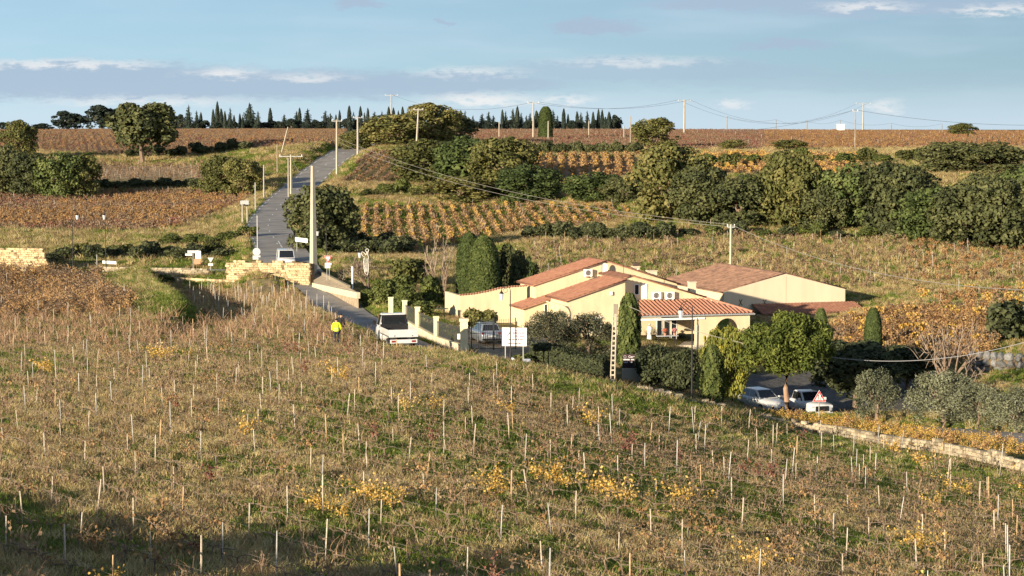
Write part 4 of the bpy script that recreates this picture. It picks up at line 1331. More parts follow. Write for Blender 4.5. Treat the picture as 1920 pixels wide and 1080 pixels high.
HEDGE_LABEL = {'hedge bushes above the field behind the house': 'dark hedge along the top of the field behind the house', 'hedge bushes above the upper vine rows': 'dark green hedge running above the upper vine rows',
               'bushes at the foot of the pale plot': 'dark bushes added for the band of shade at the foot of the pale plot', 'bushes below the umbrella oak': 'dark hedge below the umbrella-shaped oak',
               'bushes behind the low stone wall': 'bushy hedge on the bank behind the low pale wall', 'green bushes on the bank by the road': 'green hedge on the bank left of the road bend',
               'bushes on the bank above the tree belt': 'rough green hedge on the bank above the right tree belt', 'bushes on the rough bank above the green rows': 'scrubby hedge on the rough bank above the green rows',
               'bushes at the foot of the tree belt': 'low ragged hedge along the foot of the tree belt', 'bushes between the road and the green rows': 'shaded hedge between the bend of the road and the green rows',
               'bushes on the verge above the lane': 'green hedge on the verge between the lane and the bare shrub'}
for i, (px, D, h, w, k, lab, grp) in enumerate(BUSHES):
    g = G(px + (i * 13) % 9 - 4, D)
    if grp not in HEDGES:
        HEDGES[grp] = tag(empty('hedge', g), HEDGE_LABEL[grp], 'hedge')
    hd_ = HEDGES[grp]
    c = link('bush', BUSH[k][0], hd_); t = link('stem', BUSH[k][1], c)
    c.location = g - hd_.location; c.rotation_euler = (0, 0, (i * 2.399) % 6.28); c.scale = (w, w, h)
for px, D, h, w, k, lab in [
    (470, 390, 2.6, 5, 2, 'dry pale bush beside the pole left of the road'), (770, 218, 3.6, 4.5, 2, 'yellowish bush left of the bare tree'), (815, 198, 3.2, 2.6, 1, 'green bush at the foot of the bare tree'), (745, 205, 2.2, 3.5, 1, 'bright bush above the lane near the railing'),
    (900, 174, 2.6, 3.0, 2, 'yellow green climber bush behind the silver car'), (1885, 178, 4.0, 5.5, 0, 'dark shrub above the boulder wall'), (1000, 208, 2.6, 4.0, 1, 'green bush behind the first red roof'),
    (970, 150, 1.3, 2.6, 1, 'green bush in front of the wine sign'), (1040, 143, 1.2, 3.4, 1, 'bramble bush on the bank below the clipped hedge'), (1130, 142, 0.9, 2.6, 1, 'small weed bush at the foot of the ladder pole'), (1250, 141, 1.0, 3.0, 2, 'low dry bush beside the tall lamp post'),
    (1430, 142, 1.0, 3.0, 2, 'low dry bush in front of the white hatchback'), (300, 223, 1.4, 3.0, 1, 'green bramble growing on the low stone wall'), (165, 226, 1.2, 3.4, 1, 'bramble at the gap in the stone wall')]:
    put_tree('bush', BUSH[k], px, D, None, None, lab, None, 'bush', h=h, w=w)

# ---- garden trees
put_tree('cypress_tree', GCYP, 880, 200, 438, 50, 'tall broad clipped cypress, left one of the pair beside the garden wall')
put_tree('cypress_tree', GCYP, 907, 197, 444, 60, 'tall broad clipped cypress, right one of the pair beside the garden wall')
put_tree('oak_tree', OAK[0], 958, 203, 462, 56, 'dark evergreen tree right of the cypress pair')
put_tree('oak_tree', OAK[2], 990, 210, 482, 36, 'small dark evergreen between the cypresses and the red roof')
put_tree('cypress_tree', GCYP2, 1179, 160, 552, 37, 'upright shaggy cypress beside the ladder pole')
put_tree('cypress_tree', GCYP2, 1335, 147, 648, 37, 'stout cypress right of the tall lamp post')
put_tree('cypress_tree', GCYP, 1538, 172, 579, 30, 'clipped cypress behind the stone pine')
put_tree('cypress_tree', GCYP, 1636, 170, 578, 35, 'clipped cypress among the golden vines')
put_tree('bare_tree', BARE[0], 832, 204, 440, 100, 'bare pale-barked tree left of the tall cypresses', rz=0.5)
put_tree('bare_shrub', BARE[1], 690, 206, 476, 110, 'bare grey-pink shrub behind the white post', rz=0.2)
put_tree('bare_tree', bare_proto('spreading_bare_tree', 275, 4, .6, (3, 4), .3, .022), 1775, 152, 594, 140, 'wide bare tree above the olive trees', rz=2.0)
put_tree('bare_shrub', BARE[1], 1060, 172, 572, 60, 'pollarded bare tree before the house wall', rz=1.4)


def olive_proto(name, seed, n=9000, lm=L_olive, ls=.020, zlo=.08):
    rng = np.random.RandomState(seed)
    cl = [(0, 0, .55, .3, .3, .3)]
    for i in range(46):
        d = rng.normal(0, 1, 3); d /= np.linalg.norm(d)
        d[2] = abs(d[2]) if rng.rand() < .6 else d[2]
        r = rng.uniform(.07, .15)
        cl.append((d[0] * .38, d[1] * .38, .44 + d[2] * .44, r, r, r * 1.2))
    cl = [c for c in cl if c[2] > zlo]
    q = QB(); clump_leaves(q, rng, cl, n, ls, aspect=.4, shell=(.55, 1.15), jit=.8)
    t = QB(); limbs(t, rng, .2, .85, .35, 8, .035)
    return two_meshes(name, q, t, lm)


OLV = [olive_proto('olive', 300 + i) for i in range(3)]
put_tree('olive_tree', OLV[0], 1642, 141, 692, 100, 'round olive tree right of the warning sign')
put_tree('olive_tree', OLV[1], 1768, 137, 690, 145, 'largest olive tree below the bare tree')
put_tree('olive_tree', OLV[2], 1835, 132, 714, 118, 'olive tree second from the right edge')
put_tree('olive_tree', OLV[0], 1905, 129, 724, 125, 'olive tree cut by the right edge', rz=2)
DOL = olive_proto('dark_olive', 310, 9000, leaf_mat('dark_olive_leaf', (0.05, .055, .035), (.11, .115, .07), (.2, .2, .12), transl=.1, rnd=.1))
put_tree('olive_tree', DOL, 1035, 161, 584, 118, 'grey green olive tree beside the wine sign', rz=1)
put_tree('olive_tree', DOL, 1105, 163, 588, 105, 'dark olive tree left of the ladder pole', rz=3)
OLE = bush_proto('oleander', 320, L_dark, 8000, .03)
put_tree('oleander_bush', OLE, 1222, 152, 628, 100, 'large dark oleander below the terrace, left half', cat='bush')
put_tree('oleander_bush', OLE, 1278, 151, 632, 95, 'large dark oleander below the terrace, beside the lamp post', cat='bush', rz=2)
YT = oak_proto('fig', 330, L_lime, 5200, .1, 40, .030, rough=1.2)
put_tree('fig_tree', YT, 1374, 154, 610, 66, 'tree with yellow and green leaves before the arched wall', rz=1)
put_tree('fig_tree', YT, 1338, 158, 616, 52, 'lime green leafy tree beside the porch column', rz=4)
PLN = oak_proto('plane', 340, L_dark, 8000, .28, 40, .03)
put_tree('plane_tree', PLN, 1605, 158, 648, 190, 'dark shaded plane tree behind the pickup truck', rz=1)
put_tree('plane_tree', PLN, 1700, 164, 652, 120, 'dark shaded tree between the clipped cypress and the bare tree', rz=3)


def pine_proto():
    rng = np.random.RandomState(350)
    cl = []
    for i in range(60):
        d = rng.normal(0, 1, 3); d /= np.linalg.norm(d)
        if d[2] < -.45: d[2] *= -.6
        r = rng.uniform(.07, .13)
        cl.append((d[0] * .42, d[1] * .42, .61 + d[2] * (.31 if d[2] > 0 else .28), r, r, r * .8))
    for i in range(26):
        d = rng.normal(0, 1, 3); d /= np.linalg.norm(d)
        cl.append((d[0] * .24, d[1] * .24, .62 + d[2] * .17, .12, .12, .1))
    cl.append((0, 0, .62, .34, .34, .24))
    q = QB(); clump_leaves(q, rng, cl, 30000, .021, aspect=.35, shell=(.5, 1.12), jit=.7)
    t = QB()
    t.tube([(0, 0, -.05), (.01, 0, .12), (-.012, 0, .25), (.005, 0, .38), (0, 0, .7)], [.034, .029, .025, .023, .008], 9, .5, 0)
    for i in range(8):
        a = i * .8; t.tube([(0, 0, .38 + .02 * i), (math.cos(a) * .17, math.sin(a) * .17, .50 + .02 * i), (math.cos(a) * .32, math.sin(a) * .32, .60)], [.012, .009, .004], 5, .5, 0)
    return two_meshes('stone_pine', q, t, L_pine, mat('pine_bark', (.28, .17, .11), .95, c2=(.42, .29, .2), scale=9, bump=.7, stretch=(1, 1, .4)))


put_tree('stone_pine', pine_proto(), 1474, 147, 581, 180, 'round-crowned stone pine with bare trunk beside the parked cars', rz=.6)
# unseen oaks added left of the frame to cast the near corner's shade
for i, (x, y, h, w) in enumerate([(-46, 41.5, 6.2, 6.5), (-41.6, 40.0, 5.7, 6), (-36.5, 38.5, 5.3, 6), (-31.6, 36.8, 4.9, 5.5), (-28.7, 33.8, 4.8, 5), (-25.8, 30.8, 4.6, 5), (-37.5, 34, 6.4, 6.5), (-32, 30, 6.3, 6.5), (-28, 25.5, 6.3, 6.5), (-42.5, 36, 6.8, 7)]):
    e = empty('oak_tree', (x, y, gz(x, y))); tag(e, 'unseen oak added to cast shade over the near corner', 'tree', 'unseen oaks added for their shade')
    for nm, me in zip(('crown', 'trunk'), OAK[i % 4]):
        o = link(nm, me, e); o.scale = (w, w, h)

# ------------------------------------------------------------------ winery house
stucco = mat('stucco', (0.72, 0.595, 0.385), 0.9, c2=(0.57, 0.46, 0.295), scale=1.3, detail=8, ramp=(0.42, 0.80), bump=0.05, stretch=(1, 1, .22))
stucco2 = mat('stucco_pale', (0.68, 0.58, 0.42), 0.9, c2=(0.60, 0.50, 0.36), scale=1.0, detail=7, ramp=(0.4, 0.82), bump=0.05, stretch=(1, 1, .25))
tile_m = mat('roof_tile', (0.20, 0.09, 0.06), 0.85, c2=(0.34, 0.17, 0.11), scale=2.2, detail=9, ramp=(0.3, 0.7), bump=0.2)
tile_old = mat('roof_tile_weathered', (0.10, 0.062, 0.048), 0.9, c2=(0.33, 0.19, 0.13), scale=1.6, detail=9, ramp=(0.3, 0.7), bump=0.2)
tile_new = mat('porch_tile', (0.40, 0.17, 0.105), 0.8, c2=(0.52, 0.27, 0.18), scale=3, detail=6)
white = mat('white_paint', (0.80, 0.79, 0.76), 0.5, var=0.06, scale=4)
grey_metal = mat('grey_metal', (0.42, 0.42, 0.41), 0.45, 0.3, var=0.1, scale=6)
dark_metal = mat('dark_iron', (0.03, 0.028, 0.03), 0.55, 0.3, var=0.2, scale=8)
glass = glass_mat('window_glass')
black = mat('black_plastic', (0.018, 0.018, 0.02), 0.5, var=0.2, scale=5)
concrete = mat('concrete', (0.50, 0.44, 0.35), 0.9, c2=(0.42, 0.37, 0.30), scale=2.0, detail=8, bump=0.1)
wood_pole = mat('grey_wood', (0.30, 0.25, 0.20), 0.9, var=0.25, scale=5, stretch=(1, 1, .15))

ALPHA = R(16)
CA, SA = math.cos(ALPHA), math.sin(ALPHA)
H0 = W(1065, 562, 178.0)
HZ = -17.6


class Frame:
    """local frame of a building: u along the front, v away from the viewer"""
    def __init__(s, p, alpha, z):
        s.x, s.y, s.z = p.x, p.y, z
        s.c, s.s = math.cos(alpha), math.sin(alpha)
        s.a = alpha

    def uz(s, px, py, v):
        k = (px - 960) / F
        # k*((y+u*s+v*c)*CT + 15*ST) = x + u*c - v*s
        rhs = k * ((s.y + v * s.c) * CT + 15.5 * ST) - (s.x - v * s.s)
        u = rhs / (s.c - k * s.s * CT)
        D = s.y + u * s.s + v * s.c
        return u, W(px, py, D).z - s.z

    def world(s, u, v, z):
        return Vector((s.x + u * s.c - v * s.s, s.y + u * s.s + v * s.c, s.z + z))


HF = Frame(H0, ALPHA, HZ)
house = empty('winery_house', (H0.x, H0.y, HZ), ALPHA)
tag(house, 'yellow stuccoed winery house with stepped red tile roofs and a porch', 'house')


def prism_uv(name, poly, v0, v1, m, parent):
    b = MB(); b.prism([(u, v0, z) for u, z in poly], (0, v1 - v0, 0))
    return b.build(name, m, parent)


def tile_sheet(name, p, e, s, m, parent, period=0.24, amp=0.045, course=0.42, seg=6):
    """barrel-tiled roof plane: p corner, e vector along the eave, s vector up the slope"""
    p, e, s = Vector(p), Vector(e), Vector(s)
    n = e.cross(s).normalized()
    if n.z < 0: n = -n
    ne = max(2, int(e.length / period)); nr = max(1, int(s.length / course))
    V, Fq = [], []
    cols = ne * seg + 1
    for j in range(nr):
        for w, lift in ((0, 0.035), (1, 0.0)):
            t = (j + w) / nr
            for i in range(cols):
                a = i / (cols - 1)
                ph = (i % seg) / seg
                h = amp * (math.sin(ph * math.pi * 2) * .5 + .5) + lift + .02
                if w == 1: h += -0.002
                V.append(tuple(p + e * a + s * t + n * h))
    for r in range(nr * 2 - 1):
        for i in range(cols - 1):
            b = r * cols + i
            Fq.append((b, b + 1, b + cols + 1, b + cols))
    # underside / edge
    b = len(V)
    V += [tuple(p - n * .06), tuple(p + e - n * .06), tuple(p + e + s - n * .06), tuple(p + s - n * .06),
          tuple(p + n * .05), tuple(p + e + n * .05), tuple(p + e + s + n * .02), tuple(p + s + n * .02)]
    Fq += [(b, b + 1, b + 2, b + 3), (b, b + 1, b + 5, b + 4), (b + 1, b + 2, b + 6, b + 5), (b + 2, b + 3, b + 7, b + 6), (b + 3, b, b + 4, b + 7)]
    return link(name, np_mesh(name, V, Fq, m), parent)


def slope_roof(name, u0, z0, u1, z1, v0, v1, m, parent, period=.24):
    """roof plane rising from (u0,z0) to (u1,z1), eave along v"""
    return tile_sheet(name, (u0, v0, z0), (0, v1 - v0, 0), (u1 - u0, 0, z1 - z0), m, parent, period)


def lin(u, u0, z0, u1, z1): return z0 + (z1 - z0) * (u - u0) / (u1 - u0)


# block B (front)
VB1, VC, VA, VA2 = 1.3, 5.0, 7.4, 11.8
bl_u, bl_z = HF.uz(1065, 562, 0)
b1_u, _ = HF.uz(1172, 526, 0)
br_u, br_z = HF.uz(1182, 516, VB1)
be_u, be_z = HF.uz(1319, 556, VB1)
b1_z = lin(b1_u, bl_u, bl_z, br_u, br_z)
wB = prism_uv('wall', [(bl_u, 0), (b1_u, 0), (b1_u, b1_z - .06), (bl_u, bl_z - .06)], 0, VC + .5, stucco, house)
prism_uv('wall', [(b1_u - .02, 0), (be_u, 0), (be_u, be_z - .06), (br_u, br_z - .06), (b1_u - .02, b1_z - .06)], VB1, 8.0, stucco, house)
sB = (b1_z - bl_z) / (b1_u - bl_u)
slope_roof('roof', bl_u - .35, bl_z - .35 * sB, b1_u + .12, lin(b1_u + .12, bl_u, bl_z, br_u, br_z), -.22, VC + .3, tile_m, house)
slope_roof('roof', b1_u + .12, lin(b1_u + .12, bl_u, bl_z, br_u, br_z), br_u, br_z, VB1 - .2, VA, tile_m, house)
slope_roof('roof', be_u + .25, be_z - .25 * (br_z - be_z) / (be_u - br_u), br_u, br_z, VB1 - .2, VA + .4, tile_m, house)
# block C (lower, left)
cl_u, cl_z = HF.uz(983, 577, VC)
cr_u = 4.6
sC = sB
cz = lambda u: cl_z + (u - cl_u) * sC
prism_uv('wall', [(cl_u, 0), (bl_u + .3, 0), (bl_u + .3, cz(bl_u + .3) - .06), (cl_u, cl_z - .06)], VC, VA + .2, stucco, house)
slope_roof('roof', cl_u - .3, cl_z - .3 * sC, cr_u, cz(cr_u), VC - .25, VA + .02, tile_m, house)
# block A (upper, back)
al_u, al_z = HF.uz(1003, 533, VA)
ar_u, ar_z = HF.uz(1136, 489, VA)
ae_u, ae_z = HF.uz(1269, 531, VA)
prism_uv('wall', [(al_u, 0), (ae_u, 0), (ae_u, ae_z - .06), (ar_u, ar_z - .06), (al_u, al_z - .06)], VA, VA2, stucco, house)
sA = (ar_z - al_z) / (ar_u - al_u)
slope_roof('roof', al_u - .35, al_z - .35 * sA, ar_u, ar_z, VA - .2, VA2 + .2, tile_m, house)
slope_roof('roof', ae_u + .3, ae_z - .3 * (ar_z - ae_z) / (ae_u - ar_u), ar_u, ar_z, VA - .2, VA2 + .2, tile_m, house)
slope_roof('roof', cl_u - .3, cl_z - .3 * sC, al_u, cz(al_u), VA + .02, VA + 2.6, tile_m, house)
prism_uv('wall', [(cl_u, 0), (al_u + .02, 0), (al_u + .02, cz(al_u) - .06), (cl_u, cl_z - .06)], VA + .2, VA + 2.4, stucco, house)


def chimney(px0, px1, py0, py1, v, dark=True, d=.5):
    u0, z1 = HF.uz(px0, py0, v); u1, z0 = HF.uz(px1, py1, v)
    b = MB(); b.box(u0, u1, v, v + d, z0 - .8, z1)
    b.box(u0 - .05, u1 + .05, v - .05, v + d + .05, z1, z1 + .08)
    o = b.build('chimney', stucco2, house)
    if dark:
        b = MB(); b.box(u0 + .06, u1 - .06, v + .06, v + d - .06, z1 + .08, z1 + .38)
        b.build('chimney_pot', mat('sooty_clay', (.09, .06, .05), .9), o)


chimney(1188, 1199, 501, 518, VA + .4)
chimney(1215, 1232, 509, 525, VA + .3, False, .6)
chimney(1293, 1305, 530, 545, 6.0, False, .5)
# gutters and down-pipe
b = MB(); b.tube([(bl_u - .38, -.25, bl_z - .52), (bl_u - .38, 5, bl_z - .52)], .06, 8); b.build('gutter', stucco2, house)
b = MB(); b.tube([(bl_u - .33, -.2, bl_z - .5), (bl_u - .05, -.1, bl_z - .75), (bl_u + .08, -.08, bl_z - 1.0), (bl_u + .08, -.08, 0)], .05, 6); b.build('downpipe', stucco2, house)


def ac_unit(px0, px1, py0, py1, v):
    u0, z1 = HF.uz(px0, py0, v); u1, z0 = HF.uz(px1, py1, v)
    b = MB(); b.box(u0, u1, v - .40, v - .06, z0, z1)
    b.box(u0 + .08, u0 + .14, v - .38, v, z0 - .06, z0); b.box(u1 - .14, u1 - .08, v - .38, v, z0 - .06, z0)
    o = b.build('air_conditioner', white, house)
    r = (z1 - z0) * .38; c = (u0 + r * 1.45, (z0 + z1) / 2)
    b = MB(); b.cyl((c[0], v - .402, c[1]), (c[0], v - .412, c[1]), r, 16); b.build('fan_opening', mat('fan_grey', (.12, .11, .11), .6), o)
    b = MB()
    for k in range(3):
        rr = r * (.35 + .3 * k)
        b.tube([(c[0] + rr * math.cos(a), v - .42, c[1] + rr * math.sin(a)) for a in np.linspace(0, 6.283, 17)], .008, 4)
    b.build('fan_grille', grey_metal, o)


ac_unit(1220, 1236.5, 546.5, 560, VB1); ac_unit(1245, 1261.5, 546.5, 560, VB1); ac_unit(1093, 1108, 504.5, 517.5, VA)
# satellite dish, wall lamp, skylight, aerial
u, z = HF.uz(1133, 503, VA - .6)
b = MB(); n = 18
ring = [(u + .30 * math.cos(a), VA - .65 - .10 * math.sin(a) * 0, z + .46 * math.sin(a)) for a in np.linspace(0, 6.283, n, endpoint=False)]
ring2 = [(u + .15 * math.cos(a), VA - .57, z + .23 * math.sin(a)) for a in np.linspace(0, 6.283, n, endpoint=False)]
b.add(ring + ring2 + [(u, VA - .55, z)], [(i, (i + 1) % n, n + (i + 1) % n, n + i) for i in range(n)] + [(n + i, n + (i + 1) % n, 2 * n) for i in range(n)])
dish = b.build('satellite_dish', white, house, True)
b = MB(); b.cyl((u, VA - .55, z - .1), (u, VA, z - .3), .03, 6); b.cyl((u, VA - .6, z - .4), (u, VA - 1.0, z - .1), .015, 5); b.box(u - .05, u + .05, VA - 1.08, VA - .96, z - .14, z - .04); b.build('dish_arm', grey_metal, dish)
u, z = HF.uz(1145, 550, 0); b = MB(); b.box(u - .14, u + .14, -.16, 0, z - .16, z + .16); b.build('wall_box', white, house, bevel=.03)
u, z = HF.uz(1117, 517, 6.4); b = MB(); b.prism([(u - .45, 6.0, cz(u - .45) + .05), (u + .45, 6.0, cz(u + .45) + .05), (u + .45, 6.8, cz(u + .45) + .05), (u - .45, 6.8, cz(u - .45) + .05)], (0, 0, .14)); b.build('skylight', mat('skylight_frame', (.16, .12, .10), .5), house)
b = MB(); u, z = HF.uz(1169, 500, 4.0); b.cyl((u, 4, z - 1.2), (u, 4, z + .1), .02, 5); b.build('aerial', dark_metal, house)


def window(px0, px1, py0, py1, v, panes=1, fm=None, nm='window', out=.04):
    u0, z1 = HF.uz(px0, py0, v); u1, z0 = HF.uz(px1, py1, v)
    w = .05
    b = MB(); b.box(u0, u1, v - out, v, z0, z0 + w); b.box(u0, u1, v - out, v, z1 - w, z1)
    for k in range(panes + 1):
        uu = u0 + (u1 - u0 - w) * k / panes
        b.box(uu, uu + w, v - out - .002, v + .001, z0 + w * .5, z1 - w * .5)
    o = b.build(nm, fm or white, house)
    b = MB(); b.box(u0 + w * .5, u1 - w * .5, v - .02, v - .004, z0 + w * .5, z1 - w * .5); b.build('pane', glass, o)
    return o


window(1189, 1198, 533, 553, VB1, 1)
u0, z1 = HF.uz(1202, 532, VB1); u1, z0 = HF.uz(1213, 560, VB1)
b = MB(); b.box(u0, u1, VB1 - .07, VB1 - .005, z0, z1)
for k in range(9):
    zz = z0 + .08 + (z1 - z0 - .16) * k / 9
    b.box(u0 + .06, u1 - .06, VB1 - .085, VB1 - .068, zz, zz + .08)
b.build('shutter', white, house)
window(1020, 1027, 570, 596, VC, 1)        # side door of block C
for px in (1231, 1245, 1258):
    window(px, px + 11, 596, 640, VB1, 1, grey_metal if px == 1245 else white, 'glass_door')
u0, z1 = HF.uz(1104, 594, 0); u1, z0 = HF.uz(1128, 606, 0)
b = MB(); b.box(u0, u1, -.12, 0, z1 - .12, z1); b.build('window_lintel', white, house)
window(1105, 1127, 597, 622, 0, 2)

# ---- porch
VP = -2.7
pt0, pz0 = HF.uz(1195, 562, VB1); pt1, pz1 = HF.uz(1322, 561, VB1)
pe0, ez0 = HF.uz(1197, 590, VP); pe1, ez1 = HF.uz(1412, 588, VP)
pz = (pz0 + pz1) / 2; ez = (ez0 + ez1) / 2
pt0 = pe0
hip = lambda u: VB1 if u <= pt1 else VB1 + (VP - VB1) * (u - pt1) / (pe1 - pt1)
porch_slope = (pz - ez) / (VB1 - VP)
b = MB(); b.prism([(pe0, VP, ez - .05), (pe1, VP, ez - .05), (pt1, VB1 - .02, pz - .05), (pt0, VB1 - .02, pz - .05)], (0, 0, -.10))
porch = b.build('porch_roof', mat('tile_bed', (.20, .09, .06), .9), house)
tb = MB(); nseg = 6
for r_, y in ((.125, 0), (.105, .52)):
    for k in range(nseg + 1):
        a = math.pi * k / nseg
        tb.v.append((r_ * math.cos(a), y, r_ * math.sin(a)))
        tb.v.append(((r_ - .022) * math.cos(a), y, (r_ - .022) * math.sin(a)))
m_ = 2 * (nseg + 1)
for k in range(nseg):
    a, c = 2 * k, 2 * k + 2
    tb.f += [(a, c, m_ + c, m_ + a), (a + 1, m_ + a + 1, m_ + c + 1, c + 1), (a, a + 1, c + 1, c)]
    tb.m += [0, 0, 0]
tmp = tb.build('roof_tile', tile_new); tile_me = tmp.data; bpy.data.objects.remove(tmp)
ncol = int((pe1 - pe0) / .345)
tilt = math.atan(porch_slope)
tl = .44
for i in range(ncol + 1):
    uu = pe0 + .12 + i * (pe1 - pe0 - .2) / ncol
    v = VP - .06
    while v < hip(uu) - .15:
        o = link('roof_tile', tile_me, porch)
        o.location = (uu + random.uniform(-.012, .012), v, ez - .06 + (v - VP) * porch_slope + .012)
        o.rotation_euler = (tilt + .05, 0, random.uniform(-.02, .02))
        v += tl * math.cos(tilt)
hd = Vector((pe1 - pt1, VP - VB1, ez - pz)); nh = int(hd.length / .42)
for k in range(nh):
    o = link('ridge_tile', tile_me, porch)
    p = Vector((pt1, VB1, pz + .06)) + hd * ((k + .9) / nh)
    o.location = p
    o.rotation_euler = Vector((-hd.x, -hd.y, -hd.z)).to_track_quat('Y', 'Z').to_euler()
b = MB(); b.tube([(pe0 - .05, VP - .14, ez - .10), (pe1 + .1, VP - .14, ez - .10)], .075, 8); b.build('gutter', grey_metal, porch)
b = MB(); b.box(pe0, HF.uz(1322, 595, VP)[0], VP + .02, VP + .2, ez - .44, ez - .27); b.build('beam', white, porch)
fl = HF.uz(1240, 640, VB1)[1]            # terrace floor
gb = -21.6 - HZ                          # the lower ground at the right
u0 = HF.uz(1306, 600, VP)[0]; u1 = HF.uz(1323, 600, VP)[0]; u2 = HF.uz(1407, 600, VP)[0]
b = MB(); b.box(u0, u1, VP + .1, VP + .45, gb, ez - .16); b.build('pillar', stucco, house)
a0 = HF.uz(1343, 600, VP)[0]; a1 = HF.uz(1387, 600, VP)[0]; at = HF.uz(1360, 597, VP)[1]
ar = (a1 - a0) / 2
pts = [(u1, gb), (u2, gb), (u2, ez - .16), (u1, ez - .16), (u1, fl), (a0, fl)]
pts += [((a0 + a1) / 2 - ar * math.cos(t), at - ar + ar * math.sin(t)) for t in np.linspace(0, math.pi, 15)]
pts += [(a1, fl), (u1, fl - .01)]
pts = [(u1, gb), (u2, gb), (u2, ez - .16), (u1, ez - .16)]
# arch wall as two piers, a lintel zone built from strips
b = MB()
b.box(u1, a0, VP + .1, VP + .4, gb, ez - .16); b.box(a1, u2, VP + .1, VP + .4, gb, ez - .16); b.box(a0, a1, VP + .1, VP + .4, gb, fl)
na = 14
for k in range(na):
    t0, t1 = math.pi * k / na, math.pi * (k + 1) / na
    x0, x1 = (a0 + a1) / 2 - ar * math.cos(t0), (a0 + a1) / 2 - ar * math.cos(t1)
    y0, y1 = at - ar + ar * math.sin(t0), at - ar + ar * math.sin(t1)
    b.prism([(x0, VP + .1, y0), (x1, VP + .1, y1), (x1, VP + .1, ez - .16), (x0, VP + .1, ez - .16)], (0, .3, 0))
b.build('arched_wall', stucco, house)
b = MB(); b.box(u2 - .3, u2, VP + .4, VB1 + .05, gb, ez - .2); b.build('side_wall', stucco, house)
b = MB(); b.box(pe0 - .4, u2 - .3, VP + .4, VB1 + .03, fl - .2, fl); b.build('terrace_floor', concrete, house)
b = MB(); b.box(pe0 - .4, u0, VP + .12, VP + .38, gb, fl + .02); b.build('terrace_wall', stucco2, house)
b = MB(); b.tube([((a1 + u2) / 2 - 4.2, VP + .02, ez - .3), ((a1 + u2) / 2 - 4.2, VP + .02, ez - 1.0), ((a1 + u2) / 2 - 4.25, VP + .02, gb + 1)], .055, 7); b.build('downpipe', grey_metal, house)
# pale mailbox panel and notice on the lower wall
u3 = HF.uz(1365, 730, VP)[0]; zz = HF.uz(1365, 728, VP)[1]
b = MB(); b.box(u3 - .3, u3 + .35, VP + .06, VP + .1, zz - .25, zz + .25); b.build('notice_board', white, house)
b = MB(); b.box(u3 - .24, u3 + .29, VP + .052, VP + .06, zz - .19, zz + .19); b.build('notice_sheet', stucco2, house)

# ---- things on the terrace
def on_terrace(px, v): return HF.world(HF.uz(px, 630, v)[0], v, fl)


p = on_terrace(1218, -1.4)
b = MB(); b.tube([(0, 0, 0), (0, 0, .12), (0, 0, .7), (0, 0, .95), (0, 0, 1.25), (.03, 0, 1.5), (0.02, 0, 1.68), (-.02, 0, 1.78)], [.24, .24, .2, .17, .25, .22, .13, .05], 10)
b.box(-.16, .16, -.12, .12, .95, 1.42)
st = b.build('statue', white, None, True); st.location = p; tag(st, 'white statue bust standing on the porch terrace', 'statue')
b = MB(); b.box(-.9, .9, -.4, .4, .70, .74)
p = on_terrace(1250, -1.2); tb_ = empty('terrace_table', p, ALPHA); o = b.build('table_top', mat('pale_cloth', (.55, .57, .6), .8), tb_)
for sx in (-.8, .8):
    for sy in (-.32, .32):
        b = MB(); b.box(sx - .03, sx + .03, sy - .03, sy + .03, 0, .70); b.build('leg', dark_metal, tb_)
tag(tb_, 'pale table on the porch terrace with flower pots on it', 'table')
for i, (px, c) in enumerate(((1247, 'salmon'), (1265, 'pink'))):
    p = on_terrace(px, -1.2); p.z += .74
    e = empty('flower_pot', p)
    b = MB(); b.tube([(0, 0, 0), (0, 0, .2)], [.09, .13], 10); b.build('pot', tile_new, e)
    q = QB(); r_ = np.random.RandomState(400 + i)
    clump_leaves(q, r_, [(0, 0, .42, .22, .22, .17)], 260, .05)
    fm = leaf_mat('flower_' + c, (.5, .12, .08) if i == 0 else (.55, .25, .25), (.7, .3, .2) if i == 0 else (.75, .45, .42), rnd=.05)
    link('flowers', q.mesh('flowers', [fm]), e)
    tag(e, ('terracotta pot of salmon flowers on the terrace table' if i == 0 else 'terracotta pot of pink flowers at the right of the terrace table'), 'flower pot')

# ------------------------------------------------------------------ garden wall with tile coping
gw = empty('garden_wall', HF.world(HF.uz(862, 555, 8.6)[0], 8.6, 0), ALPHA)
tag(gw, 'yellow stuccoed garden wall with a curved tiled top left of the house', 'wall')
ug0 = HF.uz(862, 555, 8.6)[0]
top = [(862, 554), (885, 552), (910, 547.5), (935, 541), (960, 538), (988, 536.5)]
tp = [(HF.uz(px, py, 8.6)[0] - ug0, HF.uz(px, py, 8.6)[1]) for px, py in top]
b = MB(); b.prism([(tp[0][0], 0, -1.2)] + [(tp[-1][0], 0, -1.2)] + [(x, 0, z) for x, z in tp[::-1]], (0, .3, 0)); b.build('wall', stucco, gw)
b = MB(); b.box(-.02, .28, .3, 5.0, -1.2, tp[0][1] - .02); b.build('return_wall', stucco, gw)
x = 0.0
while x < tp[-1][0]:
    z = np.interp(x, [t[0] for t in tp], [t[1] for t in tp]); z2 = np.interp(x + .22, [t[0] for t in tp], [t[1] for t in tp])
    o = link('coping_tile', tile_me, gw); o.location = (x + .1, -.1, z + .0); o.rotation_euler = (0.02, -math.atan2(z2 - z, .22), 0); o.scale = (.95, .95, .8)
    x += .24

